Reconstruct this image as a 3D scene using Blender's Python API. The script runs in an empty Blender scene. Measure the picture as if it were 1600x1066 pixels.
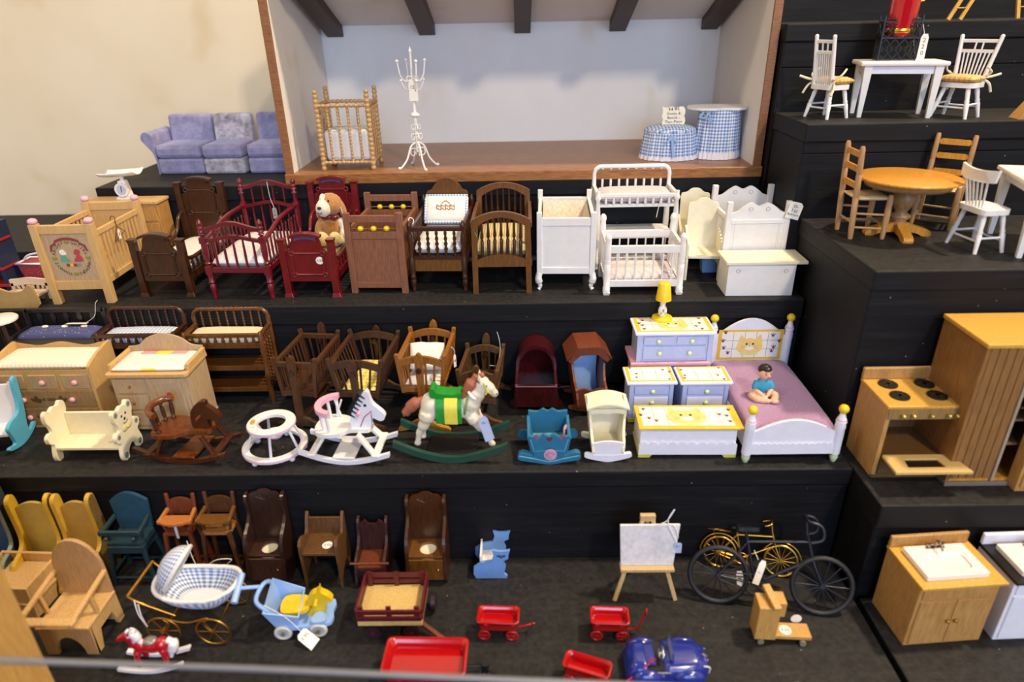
import bpy, bmesh, math, random
from mathutils import Vector, Matrix, Euler
random.seed(11)
SC = 0.01                      # all modelling below is in centimetres; the scene is in metres
scene = bpy.context.scene
COL = scene.collection

# ------------------------------------------------------------------ camera
F_PX, PITCH, YAW, ROLL, CAM_H = 1045.0, 25.8, 1.0, 1.2, 50.0
_p, _w, _r = (math.radians(a) for a in (PITCH, YAW, ROLL))
AX_D = Vector((-math.sin(_w)*math.cos(_p), math.cos(_w)*math.cos(_p), -math.sin(_p)))
_rt = Vector((math.cos(_w), math.sin(_w), 0)); _up = _rt.cross(AX_D)
AX_R = _rt*math.cos(_r) - _up*math.sin(_r)
AX_U = _up*math.cos(_r) + _rt*math.sin(_r)
CAM = Vector((0, 0, CAM_H))
cam_d = bpy.data.cameras.new('camera'); cam = bpy.data.objects.new('camera', cam_d); COL.objects.link(cam)
cam.matrix_world = Matrix(((AX_R.x, AX_U.x, -AX_D.x, 0), (AX_R.y, AX_U.y, -AX_D.y, 0), (AX_R.z, AX_U.z, -AX_D.z, CAM_H*SC), (0, 0, 0, 1)))
cam_d.sensor_width = 36; cam_d.lens = F_PX*36/1600; cam_d.clip_start = 0.02; cam_d.clip_end = 30
cam_d.dof.use_dof = True; cam_d.dof.focus_distance = 0.78; cam_d.dof.aperture_fstop = 3.6
scene.camera = cam

# ------------------------------------------------------------------ light and exposure
world = bpy.data.worlds.new('world'); scene.world = world; world.use_nodes = True
world.node_tree.nodes['Background'].inputs[0].default_value = (0.62, 0.70, 1.0, 1)
world.node_tree.nodes['Background'].inputs[1].default_value = 0.09
def area(name, loc, target, size, power, col, sy=None, spread=180):
    l = bpy.data.lights.new(name, 'AREA'); l.energy = power; l.color = col; l.size = size
    if sy: l.shape = 'RECTANGLE'; l.size_y = sy
    l.spread = math.radians(spread)
    o = bpy.data.objects.new(name, l); COL.objects.link(o); o.location = loc
    o.rotation_euler = (Vector(target)-Vector(loc)).to_track_quat('-Z', 'Y').to_euler()
    return o
WARM = (1.0, 0.80, 0.56); COOL = (0.56, 0.71, 1.0)
area('ceiling_spot_right', (1.15, 0.62, 2.3), (0.1, 0.65, 0.1), 0.13, 58, WARM)
area('ceiling_spot_front', (0.85, -1.2, 2.02), (-0.1, 0.9, 0.3), 0.16, 34, WARM)
area('ceiling_spot_left', (-1.1, 0.1, 2.2), (-0.5, 0.95, 0.4), 0.2, 12, WARM)
area('window_daylight', (0.5, -2.6, 1.25), (0.1, 0.8, 0.2), 2.2, 70, COOL, 1.5)
vs = scene.view_settings
vs.view_transform = 'Standard'; vs.look = 'None'; vs.exposure = 0.0; vs.gamma = 1.0
vs.use_curve_mapping = False

# ------------------------------------------------------------------ picture row/column -> point on a shelf of known height or depth (cm)
def ray(px, py): return AX_D + AX_R*((px-800)/F_PX) - AX_U*((py-533)/F_PX)
def onz(px, py, z): v = ray(px, py); return CAM + v*((z-CAM.z)/v.z)
def ony(px, py, y): v = ray(px, py); return CAM + v*(y/v.y)
def spot(FL, FR, z, d):
    """front base corners in the photo, shelf height, depth -> centre of the base, width, turn"""
    a, b = onz(*FL, z), onz(*FR, z); w = (b-a).length; rz = math.atan2(b.y-a.y, b.x-a.x)
    c = (a+b)/2 + Vector((-math.sin(rz), math.cos(rz), 0))*d/2
    return c, w, rz

# ------------------------------------------------------------------ mesh building
class MB:
    def __init__(s): s.v = []; s.f = []; s.sm = []; s.uv = {}
    def add(s, vs, fs, smooth=False):
        o = len(s.v); s.v += [Vector(p) for p in vs]
        for f in fs: s.f.append([i+o for i in f]); s.sm.append(smooth)
        return s
    def box(s, x0, x1, y0, y1, z0, z1):
        return s.hexa([(x0,y0,z0),(x1,y0,z0),(x1,y1,z0),(x0,y1,z0),(x0,y0,z1),(x1,y0,z1),(x1,y1,z1),(x0,y1,z1)])
    def hexa(s, p):
        return s.add(p, [(3,2,1,0),(4,5,6,7),(0,1,5,4),(1,2,6,5),(2,3,7,6),(3,0,4,7)])
    def obox(s, c, size, rot=(0,0,0)):
        M = Euler(rot).to_matrix(); c = Vector(c); a, b, d = (q/2 for q in size)
        return s.hexa([c+M@Vector(q) for q in ((-a,-b,-d),(a,-b,-d),(a,b,-d),(-a,b,-d),(-a,-b,d),(a,-b,d),(a,b,d),(-a,b,d))])
    def bar(s, p0, p1, w, t, up=(0,0,1)):
        """rectangular bar from p0 to p1, w across, t along 'up'"""
        p0, p1 = Vector(p0), Vector(p1); d = (p1-p0).normalized(); u = Vector(up)
        sd = d.cross(u)
        if sd.length < 1e-4: sd = d.cross(Vector((0,1,0)))
        sd.normalize(); u = sd.cross(d); a, b = sd*w/2, u*t/2
        return s.hexa([p0-a-b, p0+a-b, p1+a-b, p1-a-b, p0-a+b, p0+a+b, p1+a+b, p1-a+b])
    def turned(s, p0, p1, prof, n=8):
        """profile (t, radius) turned about the line p0-p1"""
        p0, p1 = Vector(p0), Vector(p1); d = p1-p0; L = d.normalized()
        a = L.orthogonal().normalized(); b = L.cross(a); vs = []; fs = []
        for t, r in prof:
            for k in range(n):
                an = 2*math.pi*(k+.5)/n; vs.append(p0+d*t+(a*math.cos(an)+b*math.sin(an))*r)
        m = len(prof)
        for i in range(m-1):
            for k in range(n): fs.append((i*n+k, i*n+(k+1)%n, (i+1)*n+(k+1)%n, (i+1)*n+k))
        s.add(vs, fs, True)
        return s.add(vs[:n], [tuple(range(n))[::-1]]).add(vs[-n:], [tuple(range(n))])
    def cyl(s, p0, p1, r0, r1=None, n=10): return s.turned(p0, p1, [(0, r0), (1, r0 if r1 is None else r1)], n)
    def lathe(s, prof, c=(0,0,0), n=16):
        z0, z1 = prof[0][1], prof[-1][1]; c = Vector(c); k = (z1-z0) or 1
        vs = []; fs = []
        for r, z in prof:
            for q in range(n): an = 2*math.pi*q/n; vs.append(c+Vector((r*math.cos(an), r*math.sin(an), z)))
        for i in range(len(prof)-1):
            for q in range(n): fs.append((i*n+q, i*n+(q+1)%n, (i+1)*n+(q+1)%n, (i+1)*n+q))
        s.add(vs, fs, True)
        if prof[0][0] > 1e-3: s.add(vs[:n], [tuple(range(n))[::-1]])
        if prof[-1][0] > 1e-3: s.add(vs[-n:], [tuple(range(n))])
        return s
    def tube(s, pts, r, n=6, closed=False):
        pts = [Vector(p) for p in pts]; m = len(pts); vs = []; fs = []; ref = None
        for i, p in enumerate(pts):
            d = (pts[(i+1) % m]-pts[i-1]) if closed else (pts[min(i+1, m-1)]-pts[max(i-1, 0)])
            d.normalize()
            if ref is None: ref = d.orthogonal().normalized()
            ref = (ref-d*ref.dot(d)).normalized(); b = d.cross(ref); rr = r[i] if isinstance(r, (list, tuple)) else r
            for k in range(n): an = 2*math.pi*k/n; vs.append(p+(ref*math.cos(an)+b*math.sin(an))*rr)
        for i in range(m if closed else m-1):
            j = (i+1) % m
            for k in range(n): fs.append((i*n+k, i*n+(k+1)%n, j*n+(k+1)%n, j*n+k))
        s.add(vs, fs, True)
        if not closed: s.add(vs[:n], [tuple(range(n))[::-1]]); s.add(vs[-n:], [tuple(range(n))])
        return s
    def prism(s, poly, a0, a1, ax='y', smooth=False):
        n = len(poly)
        mk = {'y': lambda p, a: (p[0], a, p[1]), 'x': lambda p, a: (a, p[0], p[1]), 'z': lambda p, a: (p[0], p[1], a)}[ax]
        A = [mk(p, a0) for p in poly]; B = [mk(p, a1) for p in poly]
        s.add(A, [tuple(range(n))]); s.add(B, [tuple(range(n))[::-1]])
        return s.add(A+B, [(i, (i+1) % n, n+(i+1) % n, n+i) for i in range(n)], smooth)
    def plate(s, outer, inner, a0, a1, ax='y'):
        """flat plate with a hole: outer and inner outlines of equal count"""
        n = len(outer)
        mk = {'y': lambda p, a: (p[0], a, p[1]), 'x': lambda p, a: (a, p[0], p[1]), 'z': lambda p, a: (p[0], p[1], a)}[ax]
        vs = [mk(p, a0) for p in outer]+[mk(p, a0) for p in inner]+[mk(p, a1) for p in outer]+[mk(p, a1) for p in inner]
        fs = []
        for i in range(n):
            j = (i+1) % n
            fs += [(i, j, n+j, n+i), (2*n+i, 3*n+i, 3*n+j, 2*n+j), (i, 2*n+i, 2*n+j, j), (n+i, n+j, 3*n+j, 3*n+i)]
        return s.add(vs, fs)
    def ell(s, c, r, rot=(0,0,0), n=14, m=9):
        if not isinstance(r, (list, tuple)): r = (r, r, r)
        M = Euler(rot).to_matrix(); c = Vector(c); vs = [c+M@Vector((0,0,-r[2]))]; fs = []
        for i in range(1, m):
            ph = -math.pi/2+math.pi*i/m
            for k in range(n):
                an = 2*math.pi*k/n
                vs.append(c+M@Vector((r[0]*math.cos(ph)*math.cos(an), r[1]*math.cos(ph)*math.sin(an), r[2]*math.sin(ph))))
        vs.append(c+M@Vector((0,0,r[2]))); t = len(vs)-1
        for k in range(n): fs.append((0, 1+(k+1)%n, 1+k)); fs.append((t, t-n+k, t-n+(k+1)%n))
        for i in range(m-2):
            for k in range(n): a = 1+i*n; fs.append((a+k, a+(k+1)%n, a+n+(k+1)%n, a+n+k))
        return s.add(vs, fs, True)
    def pillow(s, x0, x1, y0, y1, z0, z1, n=10, e=0.35, lump=0.0):
        """soft slab: rounded edges, a little swollen"""
        cx, cy = (x0+x1)/2, (y0+y1)/2; hx, hy = (x1-x0)/2, (y1-y0)/2; h = z1-z0
        for sgn in (1, -1):
            vs = []; fs = []
            for i in range(n+1):
                for j in range(n+1):
                    u, v = -1+2*i/n, -1+2*j/n
                    u, v = math.sin(u*math.pi/2), math.sin(v*math.pi/2)
                    q = (max(0, 1-abs(u)**4)*max(0, 1-abs(v)**4))**e
                    z = z0+h/2+sgn*h/2*q+random.uniform(-lump, lump)*q
                    vs.append((cx+hx*u, cy+hy*v, z))
            for i in range(n):
                for j in range(n):
                    a = i*(n+1)+j; f = (a, a+n+1, a+n+2, a+1); fs.append(f if sgn > 0 else f[::-1])
            s.add(vs, fs, True)
        return s
    def grid(s, fn, nu, nv, closed=False, su=1.0, sv=1.0):
        """surface fn(u,v), u and v in 0..1, with a UV map scaled su, sv"""
        vs = [fn(i/nu, j/nv) for j in range(nv+1) for i in range(nu+1)]; o = len(s.f)
        fs = [(j*(nu+1)+i, j*(nu+1)+i+1, (j+1)*(nu+1)+i+1, (j+1)*(nu+1)+i) for j in range(nv) for i in range(nu)]
        s.add(vs, fs, True)
        for k, (j, i) in enumerate((j, i) for j in range(nv) for i in range(nu)):
            s.uv[o+k] = [(i/nu*su, j/nv*sv), ((i+1)/nu*su, j/nv*sv), ((i+1)/nu*su, (j+1)/nv*sv), (i/nu*su, (j+1)/nv*sv)]
        return s
    def mesh(s, name, mat):
        me = bpy.data.meshes.new(name)
        me.from_pydata([p*SC for p in s.v], [], s.f)
        me.polygons.foreach_set('use_smooth', s.sm)
        if s.uv:
            ul = me.uv_layers.new(name='UVMap')
            for fi, uvs in s.uv.items():
                for li, q in zip(me.polygons[fi].loop_indices, uvs): ul.data[li].uv = q
        else:
            bm = bmesh.new(); bm.from_mesh(me); bmesh.ops.remove_doubles(bm, verts=bm.verts, dist=1e-7) if False else None
            bmesh.ops.recalc_face_normals(bm, faces=bm.faces); bm.to_mesh(me); bm.free()
        for m_ in (mat if isinstance(mat, (list, tuple)) else [mat]): me.materials.append(m_)
        return me
    def out(s, name, mat, parent=None, bev=0.0, loc=None, label=None):
        o = bpy.data.objects.new(name, s.mesh(name, mat)); COL.objects.link(o); fin(o, parent, bev, loc)
        if label: o['label'] = label
        return o
def fin(o, parent, bev=0.0, loc=None):
    if parent is not None: o.parent = parent
    if loc is not None:
        o.location = Vector(loc[:3])*SC
        if len(loc) > 3: o.rotation_euler = loc[3:6]
    if bev:
        b = o.modifiers.new('bevel', 'BEVEL'); b.width = bev*SC; b.segments = 2; b.limit_method = 'ANGLE'; b.angle_limit = math.radians(50)
def reps(name, mb, mat, parent, locs, bev=0.0):
    """alike pieces: one mesh, one object each"""
    me = mb.mesh(name, mat); os_ = []
    for l in locs:
        o = bpy.data.objects.new(name, me); COL.objects.link(o); fin(o, parent, bev, l); os_.append(o)
    return os_
def tagp(o, label, cat, group=None, kind=None):
    if label: o['label'] = label
    if cat: o['category'] = cat
    if group: o['group'] = group
    if kind: o['kind'] = kind
    return o
def thing(name, label, cat, c, rz=0.0, group=None, tilt=(0,0)):
    o = bpy.data.objects.new(name, None); COL.objects.link(o); o.empty_display_size = 0.01
    o.location = Vector(c)*SC; o.rotation_euler = (tilt[0], tilt[1], rz)
    return tagp(o, label, cat, group)
def copy_tree(o, parent=None):
    c = o.copy(); COL.objects.link(c); c.parent = parent
    for ch in list(o.children): copy_tree(ch, c)
    return c
def circ(r, n=20, c=(0,0), a0=0, sx=1, sy=1): return [(c[0]+r*sx*math.cos(a0+2*math.pi*i/n), c[1]+r*sy*math.sin(a0+2*math.pi*i/n)) for i in range(n)]
def arc(cx, cy, rx, ry, a0, a1, n): return [(cx+rx*math.cos(math.radians(a0+(a1-a0)*i/n)), cy+ry*math.sin(math.radians(a0+(a1-a0)*i/n))) for i in range(n+1)]
def spl(pts, n=6, closed=False):
    """smooth curve through points (Catmull-Rom)"""
    P = [Vector(p) for p in pts]; m = len(P); out = []
    for i in range(m if closed else m-1):
        if closed: a, b, c, d = P[i-1], P[i], P[(i+1) % m], P[(i+2) % m]
        else: a, b, c, d = P[max(i-1, 0)], P[i], P[i+1], P[min(i+2, m-1)]
        for k in range(n):
            t = k/n
            out.append(0.5*((2*b)+(c-a)*t+(2*a-5*b+4*c-d)*t*t+(3*b-a-3*c+d)*t**3))
    if not closed: out.append(P[-1])
    return out
def spl2(pts, n=5, closed=True): return [(p.x, p.y) for p in spl([(a, b, 0) for a, b in pts], n, closed)]
def text(s, size, mat, parent, M, name='lettering', ext=0.004):
    """flat print: M places it (cm); the text lies in its local XY plane, centred"""
    cu = bpy.data.curves.new(name, 'FONT'); cu.body = s; cu.size = size*SC; cu.align_x = 'CENTER'; cu.align_y = 'CENTER'; cu.extrude = ext*SC
    cu.resolution_u = 2
    t = bpy.data.objects.new(name+'_curve', cu); me = bpy.data.meshes.new_from_object(t)
    bpy.data.objects.remove(t); bpy.data.curves.remove(cu); me.materials.clear(); me.materials.append(mat)
    o = bpy.data.objects.new(name, me); COL.objects.link(o); o.parent = parent
    M = M.copy(); M.translation = M.translation*SC; o.matrix_local = M
    return o
FRONT = Matrix.Rotation(math.pi/2, 4, 'X')
def TR(x, y, z, rot=None): return Matrix.Translation((x, y, z)) @ (rot if rot is not None else FRONT)

# ------------------------------------------------------------------ materials (object coordinates, in cm)
MATS = {}
def _new(key):
    m = bpy.data.materials.new(key); m.use_nodes = True; nt = m.node_tree; b = nt.nodes['Principled BSDF']
    return m, nt, b
def _coord(nt, scale, kind='Object'):
    tc = nt.nodes.new('ShaderNodeTexCoord'); mp = nt.nodes.new('ShaderNodeMapping'); mp.inputs['Scale'].default_value = scale
    nt.links.new(tc.outputs[kind], mp.inputs['Vector']); return mp.outputs[0]
def _noise(nt, vec, scale, detail=4, rough=.55):
    n = nt.nodes.new('ShaderNodeTexNoise'); n.inputs['Scale'].default_value = scale; n.inputs['Detail'].default_value = detail; n.inputs['Roughness'].default_value = rough
    if vec is not None: nt.links.new(vec, n.inputs['Vector'])
    return n.outputs['Fac']
def _ramp(nt, fac, stops):
    r = nt.nodes.new('ShaderNodeValToRGB'); e = r.color_ramp.elements
    while len(e) < len(stops): e.new(.5)
    for q, (p, c) in zip(e, stops): q.position = p; q.color = (*c, 1)
    nt.links.new(fac, r.inputs[0]); return r.outputs[0]
def _bump(nt, b, h, strength, dist=.0002):
    n = nt.nodes.new('ShaderNodeBump'); n.inputs['Strength'].default_value = strength; n.inputs['Distance'].default_value = dist
    nt.links.new(h, n.inputs['Height']); nt.links.new(n.outputs[0], b.inputs['Normal'])
def rgb(h): 
    c = [int(h[i:i+2], 16)/255 for i in (0, 2, 4)]
    return tuple(x/12.92 if x <= .04045 else ((x+.055)/1.055)**2.4 for x in c)
def wood(key, dark, light, rough=.4, g=(3, 3, .35), contrast=.18, coat=0.0):
    if key in MATS: return MATS[key]
    m, nt, b = _new(key); v = _coord(nt, tuple(100*q for q in g)); f = _noise(nt, v, 2.2, 6, .6)
    k = .66 if sum(rgb(light))/3 < .145 else .9   # dark woods scaled down further, shade put into their base colour
    c = _ramp(nt, f, [(.5-contrast, tuple(q*k for q in rgb(dark))), (.5+contrast, tuple(q*k for q in rgb(light)))]); nt.links.new(c, b.inputs['Base Color'])
    b.inputs['Roughness'].default_value = rough; b.inputs['Coat Weight'].default_value = coat; b.inputs['Coat Roughness'].default_value = .15
    _bump(nt, b, f, .15); MATS[key] = m; return m
def paint(key, col, rough=.45, var=.06, metal=0.0, coat=0.0, bump=0.0):
    if key in MATS: return MATS[key]
    m, nt, b = _new(key); v = _coord(nt, (100, 100, 100)); f = _noise(nt, v, 1.3, 3)
    c = rgb(col); lo = tuple(x*(1-var) for x in c); hi = tuple(min(1, x*(1+var)) for x in c)
    nt.links.new(_ramp(nt, f, [(.3, lo), (.7, hi)]), b.inputs['Base Color'])
    b.inputs['Roughness'].default_value = rough; b.inputs['Metallic'].default_value = metal; b.inputs['Coat Weight'].default_value = coat; b.inputs['Coat Roughness'].default_value = .08
    if bump: _bump(nt, b, _noise(nt, v, 14, 3), bump)
    MATS[key] = m; return m
def cloth(key, col, col2=None, scale=8, rough=.9, sheen=.2):
    if key in MATS: return MATS[key]
    m, nt, b = _new(key); v = _coord(nt, (100, 100, 100)); f = _noise(nt, v, scale, 4, .7); c = rgb(col); d = rgb(col2) if col2 else tuple(x*.82 for x in c)
    nt.links.new(_ramp(nt, f, [(.35, d), (.65, c)]), b.inputs['Base Color']); b.inputs['Roughness'].default_value = rough
    b.inputs['Sheen Weight'].default_value = sheen; _bump(nt, b, f, .4, .0003); MATS[key] = m; return m
def gingham(key, a, bcol, per, kind='Object', axes=(0, 1), rough=.9):
    """woven check: two crossing stripe sets, per = size of one repeat (cm, or UV units)"""
    if key in MATS: return MATS[key]
    m, nt, b = _new(key); k = (100 if kind == 'Object' else 1)/per; v = _coord(nt, (k, k, k), kind)
    sp = nt.nodes.new('ShaderNodeSeparateXYZ'); nt.links.new(v, sp.inputs[0]); st = []
    for a_ in axes:
        fr = nt.nodes.new('ShaderNodeMath'); fr.operation = 'FRACT'; nt.links.new(sp.outputs[a_], fr.inputs[0])
        gt = nt.nodes.new('ShaderNodeMath'); gt.operation = 'GREATER_THAN'; gt.inputs[1].default_value = .5; nt.links.new(fr.outputs[0], gt.inputs[0])
        st.append(gt.outputs[0])
    ad = nt.nodes.new('ShaderNodeMath'); ad.operation = 'ADD'; nt.links.new(st[0], ad.inputs[0]); nt.links.new(st[1], ad.inputs[1])
    hf = nt.nodes.new('ShaderNodeMath'); hf.operation = 'MULTIPLY'; hf.inputs[1].default_value = .5; nt.links.new(ad.outputs[0], hf.inputs[0])
    nt.links.new(_ramp(nt, hf.outputs[0], [(0, rgb(a)), (1, rgb(bcol))]), b.inputs['Base Color']); b.inputs['Roughness'].default_value = rough
    MATS[key] = m; return m
def dots(key, base, dot, scale, size=.25, rough=.85):
    """printed cloth or paper: small spots on a ground colour"""
    if key in MATS: return MATS[key]
    m, nt, b = _new(key); v = _coord(nt, (100, 100, 100)); vo = nt.nodes.new('ShaderNodeTexVoronoi'); vo.inputs['Scale'].default_value = scale
    vo.inputs['Randomness'].default_value = .45; nt.links.new(v, vo.inputs['Vector'])
    nt.links.new(_ramp(nt, vo.outputs['Distance'], [(size*.8, rgb(dot)), (size, rgb(base))]), b.inputs['Base Color']); b.inputs['Roughness'].default_value = rough
    MATS[key] = m; return m

OAK = wood('oak', 'A9783E', 'C99B5A', .42)
PINE = wood('pine', 'C79E62', 'DFBC84', .45, contrast=.25)
PINEP = wood('pale_pine', 'B09472', 'CDB594', .5, contrast=.25)
HONEY = wood('honey_oak', 'B57A26', 'D79B3C', .35)
WALNUT = wood('walnut', '341A0B', '5A3014', .34, coat=.15)
WALNUTL = wood('walnut_light', '6B4218', '8F5E25', .33, coat=.3)
DARKW = wood('dark_brown', '2A1712', '43261C', .35, coat=.3)
GREYW = wood('greyed_brown', '4A3524', '6A4E35', .5)
MAHOG = wood('mahogany', '3A090D', '5A1014', .25, coat=.5)
BURG = paint('burgundy_paint', '640C1E', .32, .12, coat=.4)
HAMP = wood('red_brown_cedar', '7A4B31', '97644A', .5)
REDW = wood('reddish_wood', '6E3521', '8F4A2E', .4)
WHITE = paint('white_paint', 'E4E3E2', .38, .03)
CREAM = paint('cream_paint', 'E6DFC3', .45, .04)
BLACKM = paint('black_metal', '0D0D12', .4, .1)
GOLD = paint('gold_metal', 'D8A846', .28, .1, metal=1.0)
BRASS = paint('brass_metal', 'B98A3A', .35, .12, metal=1.0)
INK = paint('ink', '1B1B22', .6, .02)
PAPER = paint('paper', 'EDE9DF', .7, .02)
REDP = paint('red_enamel', 'A6060A', .18, .05, coat=.8)
YELP = paint('yellow_paint', 'E3C21C', .4, .05)
PINK = paint('pink_paint', 'E0A9C0', .4, .05)
STRING = paint('white_string', 'E4E4E8', .8, .02)
LINEN = cloth('white_linen', 'E8E6E2', 'D2D0D0')
# ------------------------------------------------------------------ the place: wall, stepped stands, room box
Z1, Z2, Z3 = 10.95, 21.45, 31.45
Y1, Y2, Y3, YW = 52.35, 69.0, 85.15, 108.0
ZB, ZC, ZD, ZE = 10.82, 29.2, 39.3, 48.8
XR = 31.3
def black_wood(key, g):
    m, nt, b = _new(key); v = _coord(nt, tuple(100*q for q in g)); f = _noise(nt, v, 1.0, 8, .68)
    col = _ramp(nt, f, [(.3, rgb('09090C')), (.55, rgb('111115')), (.8, rgb('242326'))])
    sp = _noise(nt, _coord(nt, (100, 100, 100)), 2.3, 2, .5)
    spk = nt.nodes.new('ShaderNodeTexVoronoi'); spk.inputs['Scale'].default_value = .55; nt.links.new(_coord(nt, (100, 100, 100)), spk.inputs['Vector'])
    lt = nt.nodes.new('ShaderNodeMath'); lt.operation = 'LESS_THAN'; lt.inputs[1].default_value = .035; nt.links.new(spk.outputs['Distance'], lt.inputs[0])
    mx = nt.nodes.new('ShaderNodeMix'); mx.data_type = 'RGBA'; nt.links.new(lt.outputs[0], mx.inputs['Factor']); nt.links.new(col, mx.inputs[6]); mx.inputs[7].default_value = (*rgb('8C867C'), 1)
    # patchy lighter grey mixed into the upward faces
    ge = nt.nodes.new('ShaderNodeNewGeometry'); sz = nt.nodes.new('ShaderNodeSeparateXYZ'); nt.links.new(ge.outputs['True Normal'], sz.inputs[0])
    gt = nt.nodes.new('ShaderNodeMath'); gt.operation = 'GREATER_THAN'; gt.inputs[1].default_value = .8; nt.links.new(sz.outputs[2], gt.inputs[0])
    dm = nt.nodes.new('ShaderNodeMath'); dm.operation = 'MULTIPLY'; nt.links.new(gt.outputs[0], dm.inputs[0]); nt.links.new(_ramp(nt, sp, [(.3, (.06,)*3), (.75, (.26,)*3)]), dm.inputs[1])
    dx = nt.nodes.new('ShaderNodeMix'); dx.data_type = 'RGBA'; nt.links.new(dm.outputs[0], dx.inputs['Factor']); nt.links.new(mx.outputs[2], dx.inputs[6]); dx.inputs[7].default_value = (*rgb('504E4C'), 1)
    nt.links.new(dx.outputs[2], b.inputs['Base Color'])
    b.inputs['Roughness'].default_value = .62; b.inputs['Specular IOR Level'].default_value = .25; _bump(nt, b, f, .55, .0006); return m
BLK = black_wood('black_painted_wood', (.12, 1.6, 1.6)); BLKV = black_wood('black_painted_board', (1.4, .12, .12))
def wall_mat():
    m, nt, b = _new('cream_plaster'); v = _coord(nt, (100, 100, 100)); f = _noise(nt, v, .05, 3, .5)
    c = _ramp(nt, f, [(.33, rgb('C9B58C')), (.45, rgb('DCD0B6')), (.7, rgb('E2D8C2'))]); nt.links.new(c, b.inputs['Base Color']); b.inputs['Roughness'].default_value = .75
    _bump(nt, b, _noise(nt, v, 1.5, 5), .12, .0004); return m
for nm, q, lb in (('floor', (-170, 200, -260, YW+3, -62, -60), 'dark floor under the display'), ('wall_left', (-173, -170, -260, YW+3, -60, 240), 'cream wall at the left of the room'), ('wall_right', (200, 203, -260, YW+3, -60, 240), 'cream wall at the right of the room')):
    m = MB(); m.box(*q); tagp(m.out(nm, paint('room_'+nm, '6A5A48' if nm == 'floor' else 'D8CBB0', .7)), lb, None, kind='structure')
m = MB(); m.box(-170, 200, YW, YW+3, -60, 240)
tagp(m.out('wall_back', wall_mat()), 'cream plaster wall behind the black display steps', None, kind='structure')

def step(label, x0, x1, y0, y1, z, rise, plank=2.4, over=.35, seam=None, side=False, back=True):
    """one tread of a stand: a plank on a riser board, with the end board where it shows"""
    t = thing('display_step', label, 'display step', ((x0+x1)/2, (y0+y1)/2, z-rise))
    o = t.location/SC
    def L(a, b, c, d, e, f): return (a-o.x, b-o.x, c-o.y, d-o.y, e-o.z, f-o.z)
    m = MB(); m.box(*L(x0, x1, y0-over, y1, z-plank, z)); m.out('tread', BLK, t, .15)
    if rise > plank:
        ym = y0+2.0
        if seam: 
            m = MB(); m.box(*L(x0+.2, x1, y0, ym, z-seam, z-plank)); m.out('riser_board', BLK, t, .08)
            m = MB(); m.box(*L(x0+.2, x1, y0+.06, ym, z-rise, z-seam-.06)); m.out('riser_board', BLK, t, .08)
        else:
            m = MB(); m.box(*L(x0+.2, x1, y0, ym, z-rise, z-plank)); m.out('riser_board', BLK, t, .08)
        if side:
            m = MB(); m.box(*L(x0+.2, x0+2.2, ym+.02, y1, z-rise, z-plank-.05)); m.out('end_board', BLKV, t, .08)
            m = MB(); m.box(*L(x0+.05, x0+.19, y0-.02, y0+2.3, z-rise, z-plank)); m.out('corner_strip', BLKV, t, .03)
    return t
step('lowest black board with the wagons, bicycles and doll pram on it', -85, XR-.35, 18, Y1-.02, 0, 2.4)
step('black step carrying the rocking horses and cat bed', -85, XR-.1, Y1, Y2-.36, Z1, Z1+2.4, 1.9)
step('black step carrying the row of cribs and beds', -74, XR-.1, Y2, Y3-.36, Z2, Z2-Z1, 2.3)
step('black step carrying the velvet sofa and the wooden room box', -54.3, XR-1.1, Y3, YW-.1, Z3, Z3-Z2, 1.9)
step('black ledge against the cream wall at far left', -110, -54.6, 88.2, YW-.1, 22.2, 14, 2.0)
step('lowest black board under the oak and white sink cabinets', XR+.2, 75, 18, 46.7, 0, 2.4)
step('black step carrying the toy stove and wardrobe', XR, 75, 47.1, 56.1, ZB, ZB+2.4, 2.6, side=True)
step('black step carrying the round oak table', XR, 75, 56.5, 73.6, ZC, ZC+2.4, 1.9, side=True)
step('black step carrying the white table with the wire stand', XR-1.0, 75, 74, 83.6, ZD, ZD+2.4, 1.9, seam=3.1, side=True)
step('topmost black step with the toy ladders on it', XR-1.0, 75, 84, YW-.1, ZE, ZE+2.4, 1.9, seam=4.6, side=True)
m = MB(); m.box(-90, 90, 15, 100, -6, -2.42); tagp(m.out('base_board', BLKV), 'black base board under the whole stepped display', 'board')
m = MB(); m.box(30.6, 80, 98, 99.5, ZE, 75); 
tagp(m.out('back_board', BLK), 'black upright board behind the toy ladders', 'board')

# foreground post and rail, close to the camera
m = MB(); m.prism([(-52, 29), (-35.7, 29), (-35.4, 29.3), (-35.4, 33.7), (-35.7, 34), (-52, 34)], .02, 34, 'z')
t = thing('wooden_post', 'tan wooden post at the lower left, close to the camera and out of focus', 'post', (0, 0, 0))
m.out('shaft', wood('tan_post', 'B28A4A', 'C9A05C', .5), t)
m = MB(); m.box(-53, -34.8, 28.2, 34.8, 34, 36); m.out('cap', MATS['tan_post'], t, .3)
t = thing('barrier_rail', 'thin grey metal rail along the front edge, out of focus', 'rail', (0, 0, 0))
m = MB(); m.tube([(-46, 25, 20.1), (-28.7, 25, 19.0), (-14.8, 25, 18.2), (.3, 25, 17.1), (15, 25, 16.1)], .17, 10); m.out('rod', paint('grey_metal', '7C7E86', .45, .05, metal=.4), t)
for x, z in ((-46, 20.1), (15, 16.1)): m = MB(); m.cyl((x, 25, z+.3), (x, 25, .02), .3, .3, 10); m.out('stanchion', MATS['grey_metal'], t)

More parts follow.
